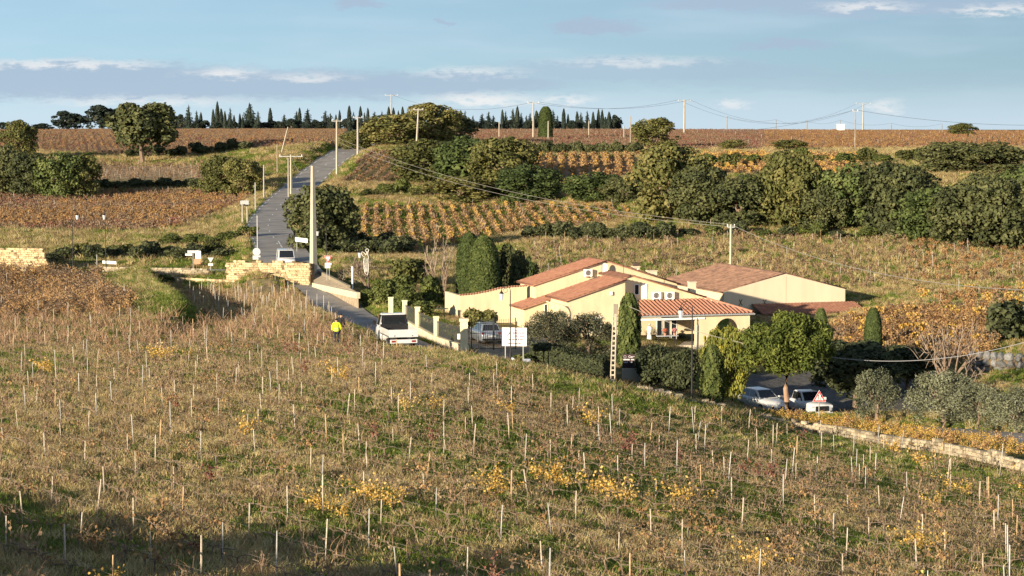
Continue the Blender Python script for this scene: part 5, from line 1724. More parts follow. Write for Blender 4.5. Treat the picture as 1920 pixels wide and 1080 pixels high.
# ------------------------------------------------------------------ warehouse
AL2 = R(18)
wc = W(1358, 546, 208.0)
WZ = -18.2
WF = Frame(wc, AL2, WZ)
ware = empty('warehouse', (wc.x, wc.y, WZ), AL2)
tag(ware, 'large pale warehouse with a plain gable wall behind the house', 'building')
wl = WF.uz(1358, 546, 0); wr = WF.uz(1473, 512.5, 0); we = WF.uz(1585, 541, 0)
WD = 15.5
b = MB(); b.prism([(wl[0], 0, -4), (we[0], 0, -4), (we[0], 0, we[1] - .05), (wr[0], 0, wr[1] - .05), (wl[0], 0, wl[1] - .05)], (0, WD, 0)); b.build('wall', stucco2, ware)
sl = (wr[1] - wl[1]) / (wr[0] - wl[0]); sr = (wr[1] - we[1]) / (we[0] - wr[0])
slope_roof('roof', wl[0] - .4, wl[1] - .4 * sl, wr[0], wr[1], 0.02, WD + .2, tile_old, ware, .3)
slope_roof('roof', we[0] + .1, we[1] - .1 * sr, wr[0], wr[1], 0.02, WD + .2, tile_old, ware, .3)
for px in (1389, 1434):
    u, z = WF.uz(px, 567, -.03)
    b = MB()
    for s in (-1, 1): b.tube([(u - .16, -.03, z - .28 * s), (u, -.03, z), (u + .16, -.03, z - .28 * s)], .03, 5)
    b.build('wall_tie', dark_metal, ware)
u, z = WF.uz(1474, 540, -.01); b = MB(); b.box(u - .012, u + .012, -.012, 0, -2, wr[1] - .3); b.build('render_joint', mat('joint', (.36, .28, .18), .9), ware)
# lean-to in front of the gable
lt0 = WF.uz(1440, 569, 0); lt1 = WF.uz(1592, 566, 0); le0 = WF.uz(1432, 589, -2.8); le1 = WF.uz(1602, 586, -2.8)
lz, lez = (lt0[1] + lt1[1]) / 2, (le0[1] + le1[1]) / 2
tile_sheet('lean_to_roof', (le0[0], -2.8, lez), (lt1[0] + .5 - le0[0], 0, 0), (0, 2.75, lz - lez), tile_m, ware, .34)
b = MB(); b.box(le0[0] + .2, lt1[0] + .3, -2.5, -.02, -4.5, lez - .14); b.build('lean_to_wall', stucco2, ware)

# ------------------------------------------------------------------ boundary wall, railings, gate
bw = empty('boundary_wall', W(868, 660, 158.0)); o0 = bw.location.copy()
tag(bw, 'low boundary wall with yellow pillars and iron railings along the lane', 'wall')
cap_m = mat('pillar_render', (0.80, 0.68, 0.42), 0.85, var=.08, scale=2)
TP = [W(868, 648, 158.0), W(818, 632, 165.0), W(783, 613, 169.5), W(759, 600, 173.5)]
rail_m = mat('railing_iron', (0.06, 0.065, 0.065), 0.5, .3)
for i, p in enumerate(TP):
    q = p - o0
    if i == 0: continue
    b = MB(); b.box(q.x - .19, q.x + .19, q.y - .19, q.y + .19, q.z - 1.6, q.z + 1.5); b.box(q.x - .23, q.x + .23, q.y - .23, q.y + .23, q.z + 1.5, q.z + 1.58)
    b.build('pillar', cap_m, bw)
for i in range(3):
    a, c = TP[i] - o0, TP[i + 1] - o0
    d = (c - a); dh = Vector((d.x, d.y, 0)).normalized(); nn = Vector((-dh.y, dh.x, 0)) * .14
    b = MB(); b.prism([a - nn + Vector((0, 0, -2.0)), c - nn + Vector((0, 0, -2.0)), c - nn, a - nn], nn * 2)
    w_ = b.build('base_wall', stucco2, bw)
    nn2 = nn * 1.35
    b = MB(); b.prism([a - nn2 + Vector((0, 0, .002)), c - nn2 + Vector((0, 0, .002)), c + nn2 + Vector((0, 0, .002)), a + nn2 + Vector((0, 0, .002))], (0, 0, .07)); b.build('coping', cap_m, w_)
    L_ = d.length; b = MB()
    for h in (.18, 1.15): b.tube([a + Vector((0, 0, h)) + d * .03, c + Vector((0, 0, h)) - d * .03], .022, 4)
    rl = b.build('railing', rail_m, bw)
    nb = int(L_ / .13)
    b = MB(); b.box(-.011, .011, -.011, .011, .10, 1.28); tmpo = b.build('bar', rail_m); bme = tmpo.data; bpy.data.objects.remove(tmpo)
    for k in range(1, nb):
        o = link('bar', bme, rl); o.location = a + d * (k / nb)
p = W(733, 592, 178.0)
b = MB(); b.box(-.19, .19, -.19, .19, -.8, 1.45); b.box(-.23, .23, -.23, .23, 1.45, 1.53)
o = b.build('gate_pillar', cap_m); o.location = p; tag(o, 'yellow pillar standing alone at the upper end of the railings', 'pillar')
p = W(870, 655, 158.0)
b = MB(); b.box(-.27, .27, -.27, .27, -.6, 2.05); b.box(-.34, .34, -.34, .34, 2.05, 2.25); b.box(-.31, .31, -.31, .31, 1.72, 1.76); b.box(-.36, .36, -.36, .36, -.6, .25)
o = b.build('gate_pillar', cap_m); o.location = p; tag(o, 'large yellow gate pillar with moulded cap beside the iron gate', 'pillar')
gate = empty('iron_gate', W(884, 657, 159.0), R(12)); tag(gate, 'black wrought-iron gate with spear-topped bars before the silver car', 'gate')
gl = 3.3
b = MB()
for h in (.12, 1.25, 1.95): b.tube([(0, 0, h), (gl, 0, h)], .022, 4)
b.build('rail', rail_m, gate)
b = MB(); b.box(-.011, .011, -.011, .011, .05, 2.15); b.add([(-.03, 0, 2.15), (.03, 0, 2.15), (0, .0, 2.3), (0, .02, 2.15)], [(0, 1, 2), (0, 3, 2), (1, 3, 2)])
tmpo = b.build('bar', rail_m); bme = tmpo.data; bpy.data.objects.remove(tmpo)
for k in range(26):
    o = link('bar', bme, gate); o.location = (gl * k / 25, 0, 0)
for xx in (0, gl * .5, gl):
    b = MB(); b.box(xx - .035, xx + .035, -.035, .035, 0, 2.35); b.build('gate_post', rail_m, gate)
# small white notice on the railing
b = MB(); b.box(-.17, .17, -.02, .0, -.2, .2); o = b.build('notice_plate', white); o.location = W(862, 631, 158.6); tag(o, 'small white notice plate fixed to the railing beside the gate pillar', 'notice')
# green railing in the yard behind
gr = empty('green_railing', G(792, 189)); tag(gr, 'dark green railing in the yard behind the boundary wall', 'railing')
gm_ = mat('green_iron', (.03, .07, .055), .5, .2)
p1 = W(858, 578, 187.0) - gr.location; p0 = W(792, 578, 191.0) - gr.location; d = p1 - p0
b = MB(); b.tube([p0, p1], .025, 4); b.tube([p0 - Vector((0, 0, .85)), p1 - Vector((0, 0, .85))], .025, 4); b.build('rail', gm_, gr)
b = MB(); b.box(-.012, .012, -.012, .012, -.9, 0); tmpo = b.build('bar', gm_); bme = tmpo.data; bpy.data.objects.remove(tmpo)
for k in range(23): o = link('bar', bme, gr); o.location = p0 + d * (k / 22)
b = MB(); b.prism([p0 - Vector((0, 0, .92)), p1 - Vector((0, 0, .92)), p1 - Vector((0, 0, 1.9)), p0 - Vector((0, 0, 1.9))], (0, .25, 0)); b.build('base_wall', stucco2, gr)

# ------------------------------------------------------------------ stone walls
def stone_mat(name, c1, c2):
    m = mat(name, c1, .92, c2=c2, scale=5, detail=7, bump=.4)
    N, L = m.node_tree.nodes, m.node_tree.links
    b = N['Principled BSDF']; src = b.inputs['Base Color'].links[0].from_socket
    oi = N.new('ShaderNodeObjectInfo'); mr = N.new('ShaderNodeMapRange'); mr.inputs[3].default_value = .55; mr.inputs[4].default_value = 1.25
    L.new(oi.outputs['Random'], mr.inputs[0])
    mx = N.new('ShaderNodeMix'); mx.data_type = 'RGBA'; mx.blend_type = 'MULTIPLY'; mx.inputs[0].default_value = 1
    L.new(src, mx.inputs[6]); L.new(mr.outputs[0], mx.inputs[7]); L.new(mx.outputs[2], b.inputs['Base Color'])
    return m


lime = stone_mat('limestone_yellow', (.50, .37, .20), (.60, .47, .29))
lime_p = stone_mat('limestone_pale', (.36, .30, .205), (.46, .39, .28))
boulder_m = stone_mat('shaded_grey_boulder', (.15, .15, .15), (.25, .25, .245))  # grey lowered to put the shade over the boulders into their colour
mortar = mat('wall_core', (.15, .11, .065), .95, var=.25, scale=4)


def stone_mesh(seed, m, rnd=.12):
    rng_ = np.random.RandomState(seed)
    me = bpy.data.meshes.new('stone'); bm = bmesh.new()
    bmesh.ops.create_cube(bm, size=1.0)
    bmesh.ops.bevel(bm, geom=bm.edges[:], offset=.14, segments=1, affect='EDGES')
    for v in bm.verts: v.co += Vector(rng_.normal(0, rnd * .35, 3))
    bm.to_mesh(me); bm.free(); me.materials.append(m)
    return me


ST_Y = [stone_mesh(500 + i, lime, .2) for i in range(5)]
ST_P = [stone_mesh(510 + i, lime_p, .24) for i in range(5)]
def boulder_mesh(seed, m):
    rng_ = np.random.RandomState(seed); me = bpy.data.meshes.new('boulder'); bm = bmesh.new()
    bmesh.ops.create_icosphere(bm, subdivisions=2, radius=.56)
    ax = rng_.normal(0, 1, (5, 3)); ax /= np.linalg.norm(ax, axis=1)[:, None]
    for v in bm.verts:
        for k in range(5):
            d = v.co.dot(Vector(ax[k])); lim = .34 + .04 * k
            if d > lim: v.co -= Vector(ax[k]) * (d - lim) * .85
        v.co += Vector(rng_.normal(0, .015, 3))
    bm.to_mesh(me); bm.free(); me.materials.append(m); return me


ST_B = [boulder_mesh(520 + i, boulder_m) for i in range(5)]


def stone_wall(name, path, topf, course, slen, thick, meshes, label, holes=0.0, basez=None, core=True, seed=1, both=False):
    """path: list of world xy; topf(s, L) > height; one object per stone"""
    rg = random.Random(seed)
    path = [Vector((p[0], p[1])) for p in path]
    seg = [0]
    for a, c in zip(path, path[1:]): seg.append(seg[-1] + (c - a).length)
    Lt = seg[-1]

    def at_(s):
        s = min(max(s, 0), Lt - 1e-4)
        i = max(k for k in range(len(path) - 1) if seg[k] <= s)
        t = (s - seg[i]) / (seg[i + 1] - seg[i]); d = (path[i + 1] - path[i]).normalized()
        return path[i].lerp(path[i + 1], t), d
    bz = basez or (lambda x, y: gz(x, y))
    root = empty(name, (path[0].x, path[0].y, bz(path[0].x, path[0].y)))
    rl = root.location
    tag(root, label, 'wall')
    n = 0
    maxh = max(topf(s, Lt) for s in np.linspace(0, Lt, 40))
    z = 0.0; row = 0
    while z < maxh and n < 298:
        ch = course * rg.uniform(.85, 1.15)
        s = -rg.uniform(0, slen * .5)
        while s < Lt:
            ln = slen * rg.uniform(.6, 1.4)
            c = s + ln / 2
            if 0 <= c <= Lt and z + ch * .5 < topf(c, Lt) and rg.random() > holes and n < 298:
                p, d = at_(c)
                o = link('stone', meshes[rg.randrange(len(meshes))], root)
                k = rg.uniform(-.025, .035)
                nv = Vector((d.y, -d.x))
                if nv.y > 0: nv = -nv
                off = thick * .5 - .13 + k
                o.location = (p.x + nv.x * off - rl.x, p.y + nv.y * off - rl.y, bz(p.x, p.y) + z + ch / 2 - rl.z)
                o.scale = (ln * 1.0, .30 if thick < .8 else .7, ch * (1.0 if thick < .8 else 1.15))
                o.rotation_euler = (rg.gauss(0, .03), rg.gauss(0, .03), math.atan2(d.y, d.x) + rg.gauss(0, .03))
                n += 1
            s += ln
        z += ch; row += 1
    if core:
        b = MB(); ns = max(4, int(Lt / .5))
        for i in range(ns):
            s0, s1 = Lt * i / ns, Lt * (i + 1) / ns
            (p0, d0), (p1, d1) = at_(s0), at_(s1)
            n0 = Vector((-d0.y, d0.x, 0)) * (thick * .5 - .06); n1 = Vector((-d1.y, d1.x, 0)) * (thick * .5 - .06)
            h = max(.05, min(topf(s0 + .01, Lt), topf(s1 - .01, Lt)) - .08)
            A_ = Vector((p0.x, p0.y, bz(p0.x, p0.y) - .6)) - rl; B_ = Vector((p1.x, p1.y, bz(p1.x, p1.y) - .6)) - rl
            up = Vector((0, 0, h + .6))
            b.add([A_ - n0, B_ - n1, B_ + n1, A_ + n0, A_ - n0 + up, B_ - n1 + up, B_ + n1 + up, A_ + n0 + up],
                  [(0, 1, 2, 3), (4, 5, 6, 7), (0, 1, 5, 4), (1, 2, 6, 5), (2, 3, 7, 6), (3, 0, 4, 7)])
        b.build('rubble_core', mortar, root)
    return root


def xy(px, D):
    g = G(px, D); return (g.x, g.y)


nzf = lambda s, k=1.0, sd=0: float(fnoise(np.array([s * k]), np.array([sd * 3.3]), .8, sd)[0])
# ruined wall at the left edge, ruined wall left of the lane, low pale wall and rubble between
def line_base(pa, pb):
    def f(x, y):
        t = np.clip(((x - pa.x) * (pb.x - pa.x) + (y - pa.y) * (pb.y - pa.y)) / ((pb.x - pa.x) ** 2 + (pb.y - pa.y) ** 2), 0, 1)
        return pa.z + (pb.z - pa.z) * t
    return f


pa, pb = W(-30, 507, 240.0), W(94, 509, 236.0)
stone_wall('ruined_wall', [(pa.x, pa.y), (pb.x, pb.y)], lambda s, L: 2.75 * min(1, max(.06, (L - s) / .95)) ** .6 - .5 * nzf(s, 1.6, 3), .235, .46, .6, ST_Y, 'crumbling yellow stone wall at the left edge with a broken end', .02, line_base(pa, pb), seed=2)
pa, pb = W(430, 537, 220.5), W(586, 540, 213.0)
stone_wall('ruined_wall', [(pa.x, pa.y), (pb.x, pb.y)], lambda s, L: 2.85 - .62 * nzf(s, 1.6, 5) - .25 * max(0, 1 - s / .6), .225, .44, .7, ST_Y, 'crumbling yellow stone wall beside the lane, under the tall concrete pole', .05, line_base(pa, pb), seed=3)
pa, pb = W(183, 517, 232.0), W(390, 521, 229.0)
stone_wall('low_wall', [(pa.x, pa.y), (pb.x, pb.y)], lambda s, L: 1.0, .2, .55, .35, ST_P, 'low pale stone wall between the two ruined walls', 0, line_base(pa, pb), seed=4)
pa, pb = W(95, 521, 232.0), W(184, 523, 231.0)
stone_wall('low_wall', [(pa.x, pa.y), (pb.x, pb.y)], lambda s, L: .85, .2, .55, .35, ST_P, 'lowest pale stone wall just right of the leftmost ruin', 0, line_base(pa, pb), seed=5)
pa, pb = W(245, 531, 227.0), W(432, 541, 221.5)
stone_wall('rubble_wall', [(pa.x, pa.y), (pb.x, pb.y)], lambda s, L: .75 + .35 * nzf(s, .7, 9), .22, .42, .6, ST_Y, 'tumbled yellow rubble at the foot of the low pale wall', .1, line_base(pa, pb), seed=6)
# roadside wall at the right
RW = [xy(1165, 127), xy(1300, 128.5), xy(1440, 128), xy(1580, 124.5), xy(1750, 117), xy(1935, 108)]
stone_wall('roadside_wall', RW[:3], lambda s, L: .28 + .12 * nzf(s, .8, 2), .24, .5, .45, ST_P, 'nearly buried line of pale stones along the top of the bank', .12, seed=7)
stone_wall('roadside_wall', RW[2:], lambda s, L: .22 + .24 * min(1, s / 12) + .34 * nzf(s, .9, 4), .2, .36, .45, ST_P, 'low dry stone wall in front of the yellow vines', .05, seed=8)
pa, pb = W(1822, 708, 166.0), W(1945, 716, 163.0)
stone_wall('boulder_wall', [(pa.x, pa.y), (pb.x, pb.y)], lambda s, L: 1.9, .52, .78, .9, ST_B, 'retaining wall of big grey boulders near the right edge', .04, line_base(pa, pb), seed=9)
# pavement wedge and parapet at the junction
pv = empty('pavement', W(588, 545, 211.0)); l0 = pv.location
k0, k1, k2, k3 = W(588, 531, 211.0), W(672, 549, 194.0), W(654, 539, 199.0), W(588, 507, 220.0)
b = MB(); b.prism([k0 - l0, k1 - l0, k2 - l0, k3 - l0], (0, 0, -2.0)); b.build('slab', gravel_m, pv)
d = (k1 - k0); nn = Vector((-d.y, d.x, 0)).normalized() * .16
b = MB(); b.prism([k0 - l0 - nn + Vector((0, 0, .04)), k1 - l0 - nn + Vector((0, 0, .04)), k1 - l0 + nn + Vector((0, 0, .04)), k0 - l0 + nn + Vector((0, 0, .04))], (0, 0, -.55)); b.build('kerb', kerb_m, pv)
d = (k2 - k3); nn = Vector((-d.y, d.x, 0)).normalized() * .14
b = MB(); b.prism([k3 - l0 - nn + Vector((0, 0, .3)), k2 - l0 - nn + Vector((0, 0, .2)), k2 - l0 + nn + Vector((0, 0, .2)), k3 - l0 + nn + Vector((0, 0, .3))], (0, 0, -2.2)); b.build('parapet', lime_p, pv)
tag(pv, 'raised pavement with pale kerb and parapet at the junction', 'pavement', kind='structure')
# track on the slope behind the warehouse
tr = np.array([tuple(G(px, D)) for px, D in ((1640, 224), (1700, 219), (1760, 211), (1820, 204), (1868, 198), (1930, 192))])
tr = densify(tr, .8); tr[:, 2] = ground(tr[:, 0], tr[:, 1])
o = strip('path', tr, -1.3, 1.3, .06, mat('pale_track', (.42, .35, .25), .95, var=.2, scale=2)); tag(o, 'pale farm track crossing the slope right of the warehouse', 'path', kind='structure')

# ------------------------------------------------------------------ poles and wires
def pole(px, D, top, r0, r1, label, base=None, m=None, arm=None, lean=0.0, n=4, name='utility_pole', group=None):
    g = G(px, D)
    zt = W(px, top, D).z
    if base is not None: zb = W(px, base, D).z
    else: zb = g.z
    e = empty(name, (g.x, g.y, min(zb, g.z)))
    h = zt - e.location.z
    lx = lean
    b = MB(); b.tube([(0, 0, -.3), (lx * .5, 0, h * .5), (lx, 0, h)], [r0, (r0 + r1) / 2, r1], n); b.build('shaft', m or concrete, e)
    if arm:
        w, kind = arm
        b = MB(); b.box(lx - w, lx + w, -.07, .07, h - .35, h - .22); b.build('crossarm', grey_metal, e)
        for k in (-1, 0, 1) if kind == 3 else (-1, 1):
            b = MB(); xx = lx + k * w * .92; b.tube([(xx, 0, h - .22), (xx, 0, h - .1), (xx, 0, h + .05)], [.05, .07, .04], 6); b.build('insulator', white, e)
    tag(e, label, 'pole', group)
    return Vector((g.x + lx, g.y, zt))


P = {}
P['big'] = pole(588, 216, 311, .42, .2, 'tall thick concrete pole standing behind the ruined wall', base=497)
P['twin'] = pole(546, 352, 290, .20, .13, 'concrete pole with a crossarm left of the climbing road', arm=(1.9, 3))
pole(541, 351, 296, .11, .09, 'thinner pole standing against the one with the crossarm', base=368)
P['r1'] = pole(632, 388, 224, .24, .15, 'tall concrete pole on the right edge of the climbing road', arm=(.9, 2))
P['r2'] = pole(671, 428, 218, .24, .15, 'concrete pole beside the small round oak at the top of the road', arm=(.9, 2))
pole(520, 395, 271, .14, .10, 'thin wooden pole on the bank left of the road', m=wood_pole, n=6)
pole(526, 425, 238, .15, .1, 'pale pole leaning to the right above the road cutting', base=292, lean=1.5)
pole(495, 345, 309, .12, .09, 'plain pole left of the road beside the yellowish oak')
pole(479, 318, 342, .10, .08, 'thin grey post left of the road below the plain pole', m=grey_metal, n=6)
P['t1'] = pole(455, 292, 382, .12, .1, 'left post of the twin transformer poles'); P['t2'] = pole(464, 293, 374, .12, .1, 'right post of the twin transformer poles')
tx = empty('transformer', (P['t1'] + P['t2']) / 2 + Vector((0, 0, -.4)))
b = MB(); b.box(-.6, .6, -.25, .25, 0, .55); b.build('tank', grey_metal, tx, bevel=.05); b = MB(); b.box(-.75, .75, -.1, .1, -.12, 0); b.build('bracket', dark_metal, tx); tag(tx, 'small grey transformer box between the twin posts', 'transformer')
P['lean2'] = pole(780, 412, 203, .22, .14, 'pale pole rising in front of the hilltop oaks', base=272, lean=.5, arm=(.9, 2))
P['s1'] = pole(734, 640, 177, .25, .16, 'slim pole on the skyline above the hilltop oaks', arm=(1.9, 3))
P['s2'] = pole(1000, 520, 191, .24, .15, 'tall skyline pole with a wide crossarm among the conifers', arm=(1.4, 3))
pole(936, 520, 229, .16, .12, 'short pole among the conifers left of the stout cypress'); pole(1028, 505, 227, .16, .12, 'short pole just right of the stout cypress'); pole(1104, 540, 226, .14, .1, 'thin pole before the right-hand conifers'); pole(1170, 520, 236, .13, .1, 'low post right of the conifer row')
P['s3'] = pole(1283, 600, 187, .28, .18, 'skyline pole with a wide top right of the lone oak', arm=(1.8, 3))
pole(1182, 402, 218, .14, .1, 'dark thin pole left of the lone plateau oak', m=wood_pole, n=6)
P['s4'] = pole(1603, 420, 206, .15, .1, 'thin pole rising above the plateau right of the belt oaks', m=wood_pole, n=6, arm=(.5, 2))
P['s5'] = pole(1618, 690, 193, .26, .16, 'slim skyline pole right of the thin wooden one', arm=(2.4, 3))
for i, (px, tp_) in enumerate(((1363, 218), (1455, 224), (1513, 227), (1575, 225), (1671, 231), (1766, 232))):
    P['f%d' % i] = pole(px, 800, tp_, .16, .12, 'tiny pole of the distant line on the right skyline', group='poles of the distant line', m=wood_pole)
P['field'] = pole(1370, 238, 421, .17, .13, 'concrete pole standing in the field behind the warehouse', arm=(.4, 2))

wire_m = mat('cable', (.30, .28, .25), .6, .0)


def wire(a, c, sag, r, label, group=None, n=24, m=None):
    a, c = Vector(a), Vector(c)
    b = MB(); pts = []
    for i in range(n + 1):
        t = i / n; p = a.lerp(c, t); p.z -= sag * 4 * t * (1 - t); pts.append(p - a)
    b.tube(pts, r, 4)
    o = b.build('power_line', m or wire_m); o.location = a; tag(o, label, 'cable', group); return o


dark_wire = mat('dark_cable', (.09, .10, .12), .6)
wire(P['r1'] + Vector((0, 0, -3.2)), P['field'], 2.2, .024, 'upper cable from the road pole to the field pole', 'cables over the green rows')
wire(P['r1'] + Vector((.2, 0, -4.0)), P['field'] + Vector((.1, 0, -.25)), 2.4, .024, 'lower cable from the road pole to the field pole', 'cables over the green rows')
wire(P['field'], W(1960, 545, 160.0), 1.6, .028, 'thin cable running from the field pole to the right edge')
wire(P['big'], P['twin'], 1.6, .022, 'cable from the big concrete pole to the crossarm pole'); wire(P['twin'], P['r1'], 1.2, .022, 'cable crossing the climbing road'); wire(P['r1'], P['r2'], .8, .02, 'cable between the two poles at the top of the road')
for k, dx in enumerate((-1.6, 1.6)):
    wire(P['s2'] + Vector((dx * .8, 0, 0)), P['s3'] + Vector((dx, 0, 0)), 2.0, .024, ('left' if k == 0 else 'right') + ' strand of the skyline cable left of the lone oak', m=dark_wire)
    wire(P['s3'] + Vector((dx, 0, 0)), P['s5'] + Vector((dx, 0, 0)), 6.5, .022, ('left' if k == 0 else 'right') + ' strand of the long cable over the right skyline', m=dark_wire)
wire(P['s1'], P['s2'], 3.0, .03, 'skyline cable above the hilltop oaks', m=dark_wire)
wire(W(1335, 246, 640.0), P['s4'], 1.3, .03, 'dark cable rising to the thin plateau pole', m=dark_wire); wire(P['s4'], W(1990, 234, 430.0), 1.0, .028, 'dark cable leaving the thin plateau pole for the right edge', m=dark_wire)
for i in range(5):
    wire(P['f%d' % i], P['f%d' % (i + 1)], 1.2, .03, 'dark strand of the distant line on the right skyline', 'strands of the distant line', m=dark_wire)
wire(W(1180, 575, 158.0), W(1500, 660, 150.0), .5, .02, 'grey cable slanting across the porch'); wire(W(1500, 660, 150.0), W(1960, 630, 146.0), 1.1, .02, 'grey cable hanging before the stone pine and bare tree', m=mat('pale_cable', (.36, .36, .37), .6))

# ladder pole
lp = empty('ladder_pole', W(1148, 726, 139.0)); lpz = W(1154, 570, 139.0) - lp.location
tag(lp, 'pale concrete pole with ladder-like openings in front of the shaggy cypress', 'pole')
for s in (-1, 1):
    b = MB(); b.tube([(s * .14, 0, -.8), (s * .14 + lpz.x * .5 - s * .02, 0, lpz.z * .5), (lpz.x + s * .10, 0, lpz.z)], [.055, .05, .045], 4); b.build('rail', concrete, lp)
nr = 15
for k in range(nr):
    t = (k + .5) / (nr + 2); w_ = .14 - .04 * t
    b = MB(); b.box(lpz.x * t - w_, lpz.x * t + w_, -.035, .035, lpz.z * t - .05, lpz.z * t + .05); b.build('rung', concrete, lp)
b = MB(); b.box(lpz.x * .95 - .12, lpz.x + .1, -.05, .05, lpz.z * .88, lpz.z * .999); b.build('solid_top', wood_pole, lp)


# ------------------------------------------------------------------ street lamps
def lamp(px, D, top, side, label, arm=.7, base=None, r=.045, scroll=.28):
    g = G(px, D)
    if base: g.z = W(px, base, D).z
    h = W(px, top, D).z - g.z
    e = empty('street_lamp', g)
    b = MB(); b.tube([(0, 0, -.3), (0, 0, .5), (0, 0, .52), (0, 0, h)], [r * 1.7, r * 1.7, r, r * .7], 8); b.build('post', dark_metal, e)
    b = MB()
    pts = [(side * (arm * .5 - arm * .5 * math.cos(a)), 0, h + arm * .5 * math.sin(a)) for a in np.linspace(0, math.pi, 11)]
    b.tube(pts, .022, 5)
    b.tube([(side * (arm * .55 + scroll * .5 * math.cos(a)), 0, h + .02 + scroll * .5 * math.sin(a)) for a in np.linspace(0, 5.4, 14)], .016, 5); b.build('arm', dark_metal, e)
    lx, lz = side * arm, h - .1
    ln = empty('lantern', (lx, 0, lz)); ln.parent = e
    b = MB(); b.tube([(0, 0, .12), (0, 0, .0), (0, 0, -.10)], [.02, .10, .19], 6); b.build('cap', dark_metal, ln)
    b = MB(); b.tube([(0, 0, -.10), (0, 0, -.55)], [.18, .11], 6); b.build('glass', mat('lantern_glass', (.62, .64, .66), .25), ln)
    tag(e, label, 'street lamp')


lamp(137, 234, 400, 1, 'lantern street lamp at the gap beside the leftmost ruin', .55, 508)
lamp(199, 233, 400, -1, 'lantern street lamp standing at the low pale wall', .12, 508)
lamp(612, 224, 430, -1, 'lantern street lamp right of the tall concrete pole', .9, 505)
lamp(692, 203, 470, -1, 'street lamp carrying the angel-shaped Christmas decoration', .85, 543)
lamp(957, 147, 545, -1, 'lantern street lamp in front of the wine sign', .6, 676)
lamp(1297, 135.5, 576, -1, 'tall lantern street lamp in front of the porch', .72, 758, .05, .35)
# Christmas decoration on the lamp post: an outlined winged figure
g = W(686, 478, 202.8)
dec = MB()
out = [(0, 0), (.12, .25), (.25, .3), (.2, .1), (.3, -.2), (.32, -.9), (.28, -1.5), (.15, -1.9), (-.1, -1.7), (-.25, -1.2), (-.28, -.6), (-.1, -.2), (-.35, -.1), (-.55, .15), (-.45, .3), (-.2, .2), (0, 0)]
dec.tube([(x * .8, 0, z) for x, z in out], .028, 5)
for k in range(4): dec.tube([(-.2 + .12 * k, 0, -.3), (-.16 + .1 * k, 0, -.9), (-.05 + .06 * k, 0, -1.55)], .02, 4)
dec.tube([(.12 + .14 * math.cos(a), 0, .42 + .15 * math.sin(a)) for a in np.linspace(0, 6.283, 13)], .028, 5)
o = dec.build('christmas_decoration', mat('rope_light', (.82, .80, .72), .5)); o.location = g; tag(o, 'white rope-light winged figure hanging on the lamp post by the lane', 'decoration')


# ------------------------------------------------------------------ signs
def text(parent, s, size, loc, m, name='lettering', rot=(math.pi / 2, 0, 0), align='CENTER'):
    c = bpy.data.curves.new('lettering', 'FONT'); c.body = s; c.size = size; c.align_x = align; c.extrude = .002; c.offset = .006
    c.materials.append(m)
    t = bpy.data.objects.new('lettering_source', c)
    me = bpy.data.meshes.new_from_object(t)
    bpy.data.objects.remove(t)
    o = link(name, me, parent); o.location = loc; o.rotation_euler = rot
    return o


purple = mat('sign_purple', (.28, .10, .22), .6); red_p = mat('sign_red', (.55, .04, .04), .5); ink = mat('sign_ink', (.05, .03, .05), .6); mauve = mat('sign_mauve', (.45, .30, .42), .6)


def sign_root(name, px, py, D, label, rz=0.0):
    p = W(px, py, D); e = empty(name, (p.x, p.y, gz(p.x, p.y)), rz); tag(e, label, 'sign'); return e, p.z - e.location.z


e, zc = sign_root('wine_sign', 964.5, 631.5, 147.5, 'white winery board on two posts beside the gate, with an arrow', R(-8))
bw_, bh_ = .84, .625
b = MB(); b.box(-bw_, bw_, -.03, 0, zc - bh_, zc + bh_); b.build('board', white, e)
for s in (-.62, .6):
    b = MB(); b.cyl((s, .04, -.3), (s, .04, zc + bh_ - .05), .04, 7); b.build('post', grey_metal, e)
text(e, 'DOMAINE DU', .105, (.32, -.034, zc + .40), mauve); text(e, 'BOSQUET', .20, (.34, -.034, zc + .19), purple); text(e, 'DES PAPES', .16, (.34, -.034, zc - .01), purple); text(e, 'Chateauneuf du Pape', .13, (.08, -.034, zc - .22), ink)
b = MB(); b.box(-.45, .40, -.036, -.031, zc - .49, zc - .435); b.prism([(.36, -.036, zc - .52), (.36, -.036, zc - .405), (.47, -.036, zc - .4625)], (0, .004, 0)); b.build('arrow', ink, e)
b = MB(); b.tube([(-.62, -.036, zc - .02), (-.50, -.036, zc + .04), (-.36, -.036, zc + .22), (-.24, -.036, zc + .46)], [.012, .03, .045, .015], 4); b.tube([(-.60, -.036, zc + .2), (-.5, -.036, zc + .26), (-.42, -.036, zc + .2)], .012, 4); b.build('emblem', mauve, e)
e, zc = sign_root('cellar_sign', 1182, 677, 153, 'dark cellar sign with pale lettering at the foot of the shaggy cypress')
b = MB(); b.box(-.55, .55, -.03, 0, zc - .5, zc + .5); b.build('board', mat('dark_board', (.05, .03, .035), .6), e)
b = MB(); b.box(-.6, .6, -.2, .2, -.6, zc - .52); b.build('plinth', concrete, e)
pale_i = mat('sign_pale', (.62, .56, .56), .6)
text(e, 'Cave', .22, (.08, -.034, zc + .24), pale_i)
b = MB()
for row, segs in ((.06, ((-.5, -.05), (.04, .5))), (-.13, ((-.5, -.18), (-.02, .12), (.18, .5)))):
    for a, c in segs: b.box(a, c, -.035, -.031, zc + row, zc + row + .09)
b.build('small_print', pale_i, e)
b = MB(); b.tube([(-.38 + .09 * math.cos(a), -.034, zc + .3 + .09 * math.sin(a)) for a in np.linspace(0, 6.28, 13)], .012, 4); b.build('emblem', pale_i, e)


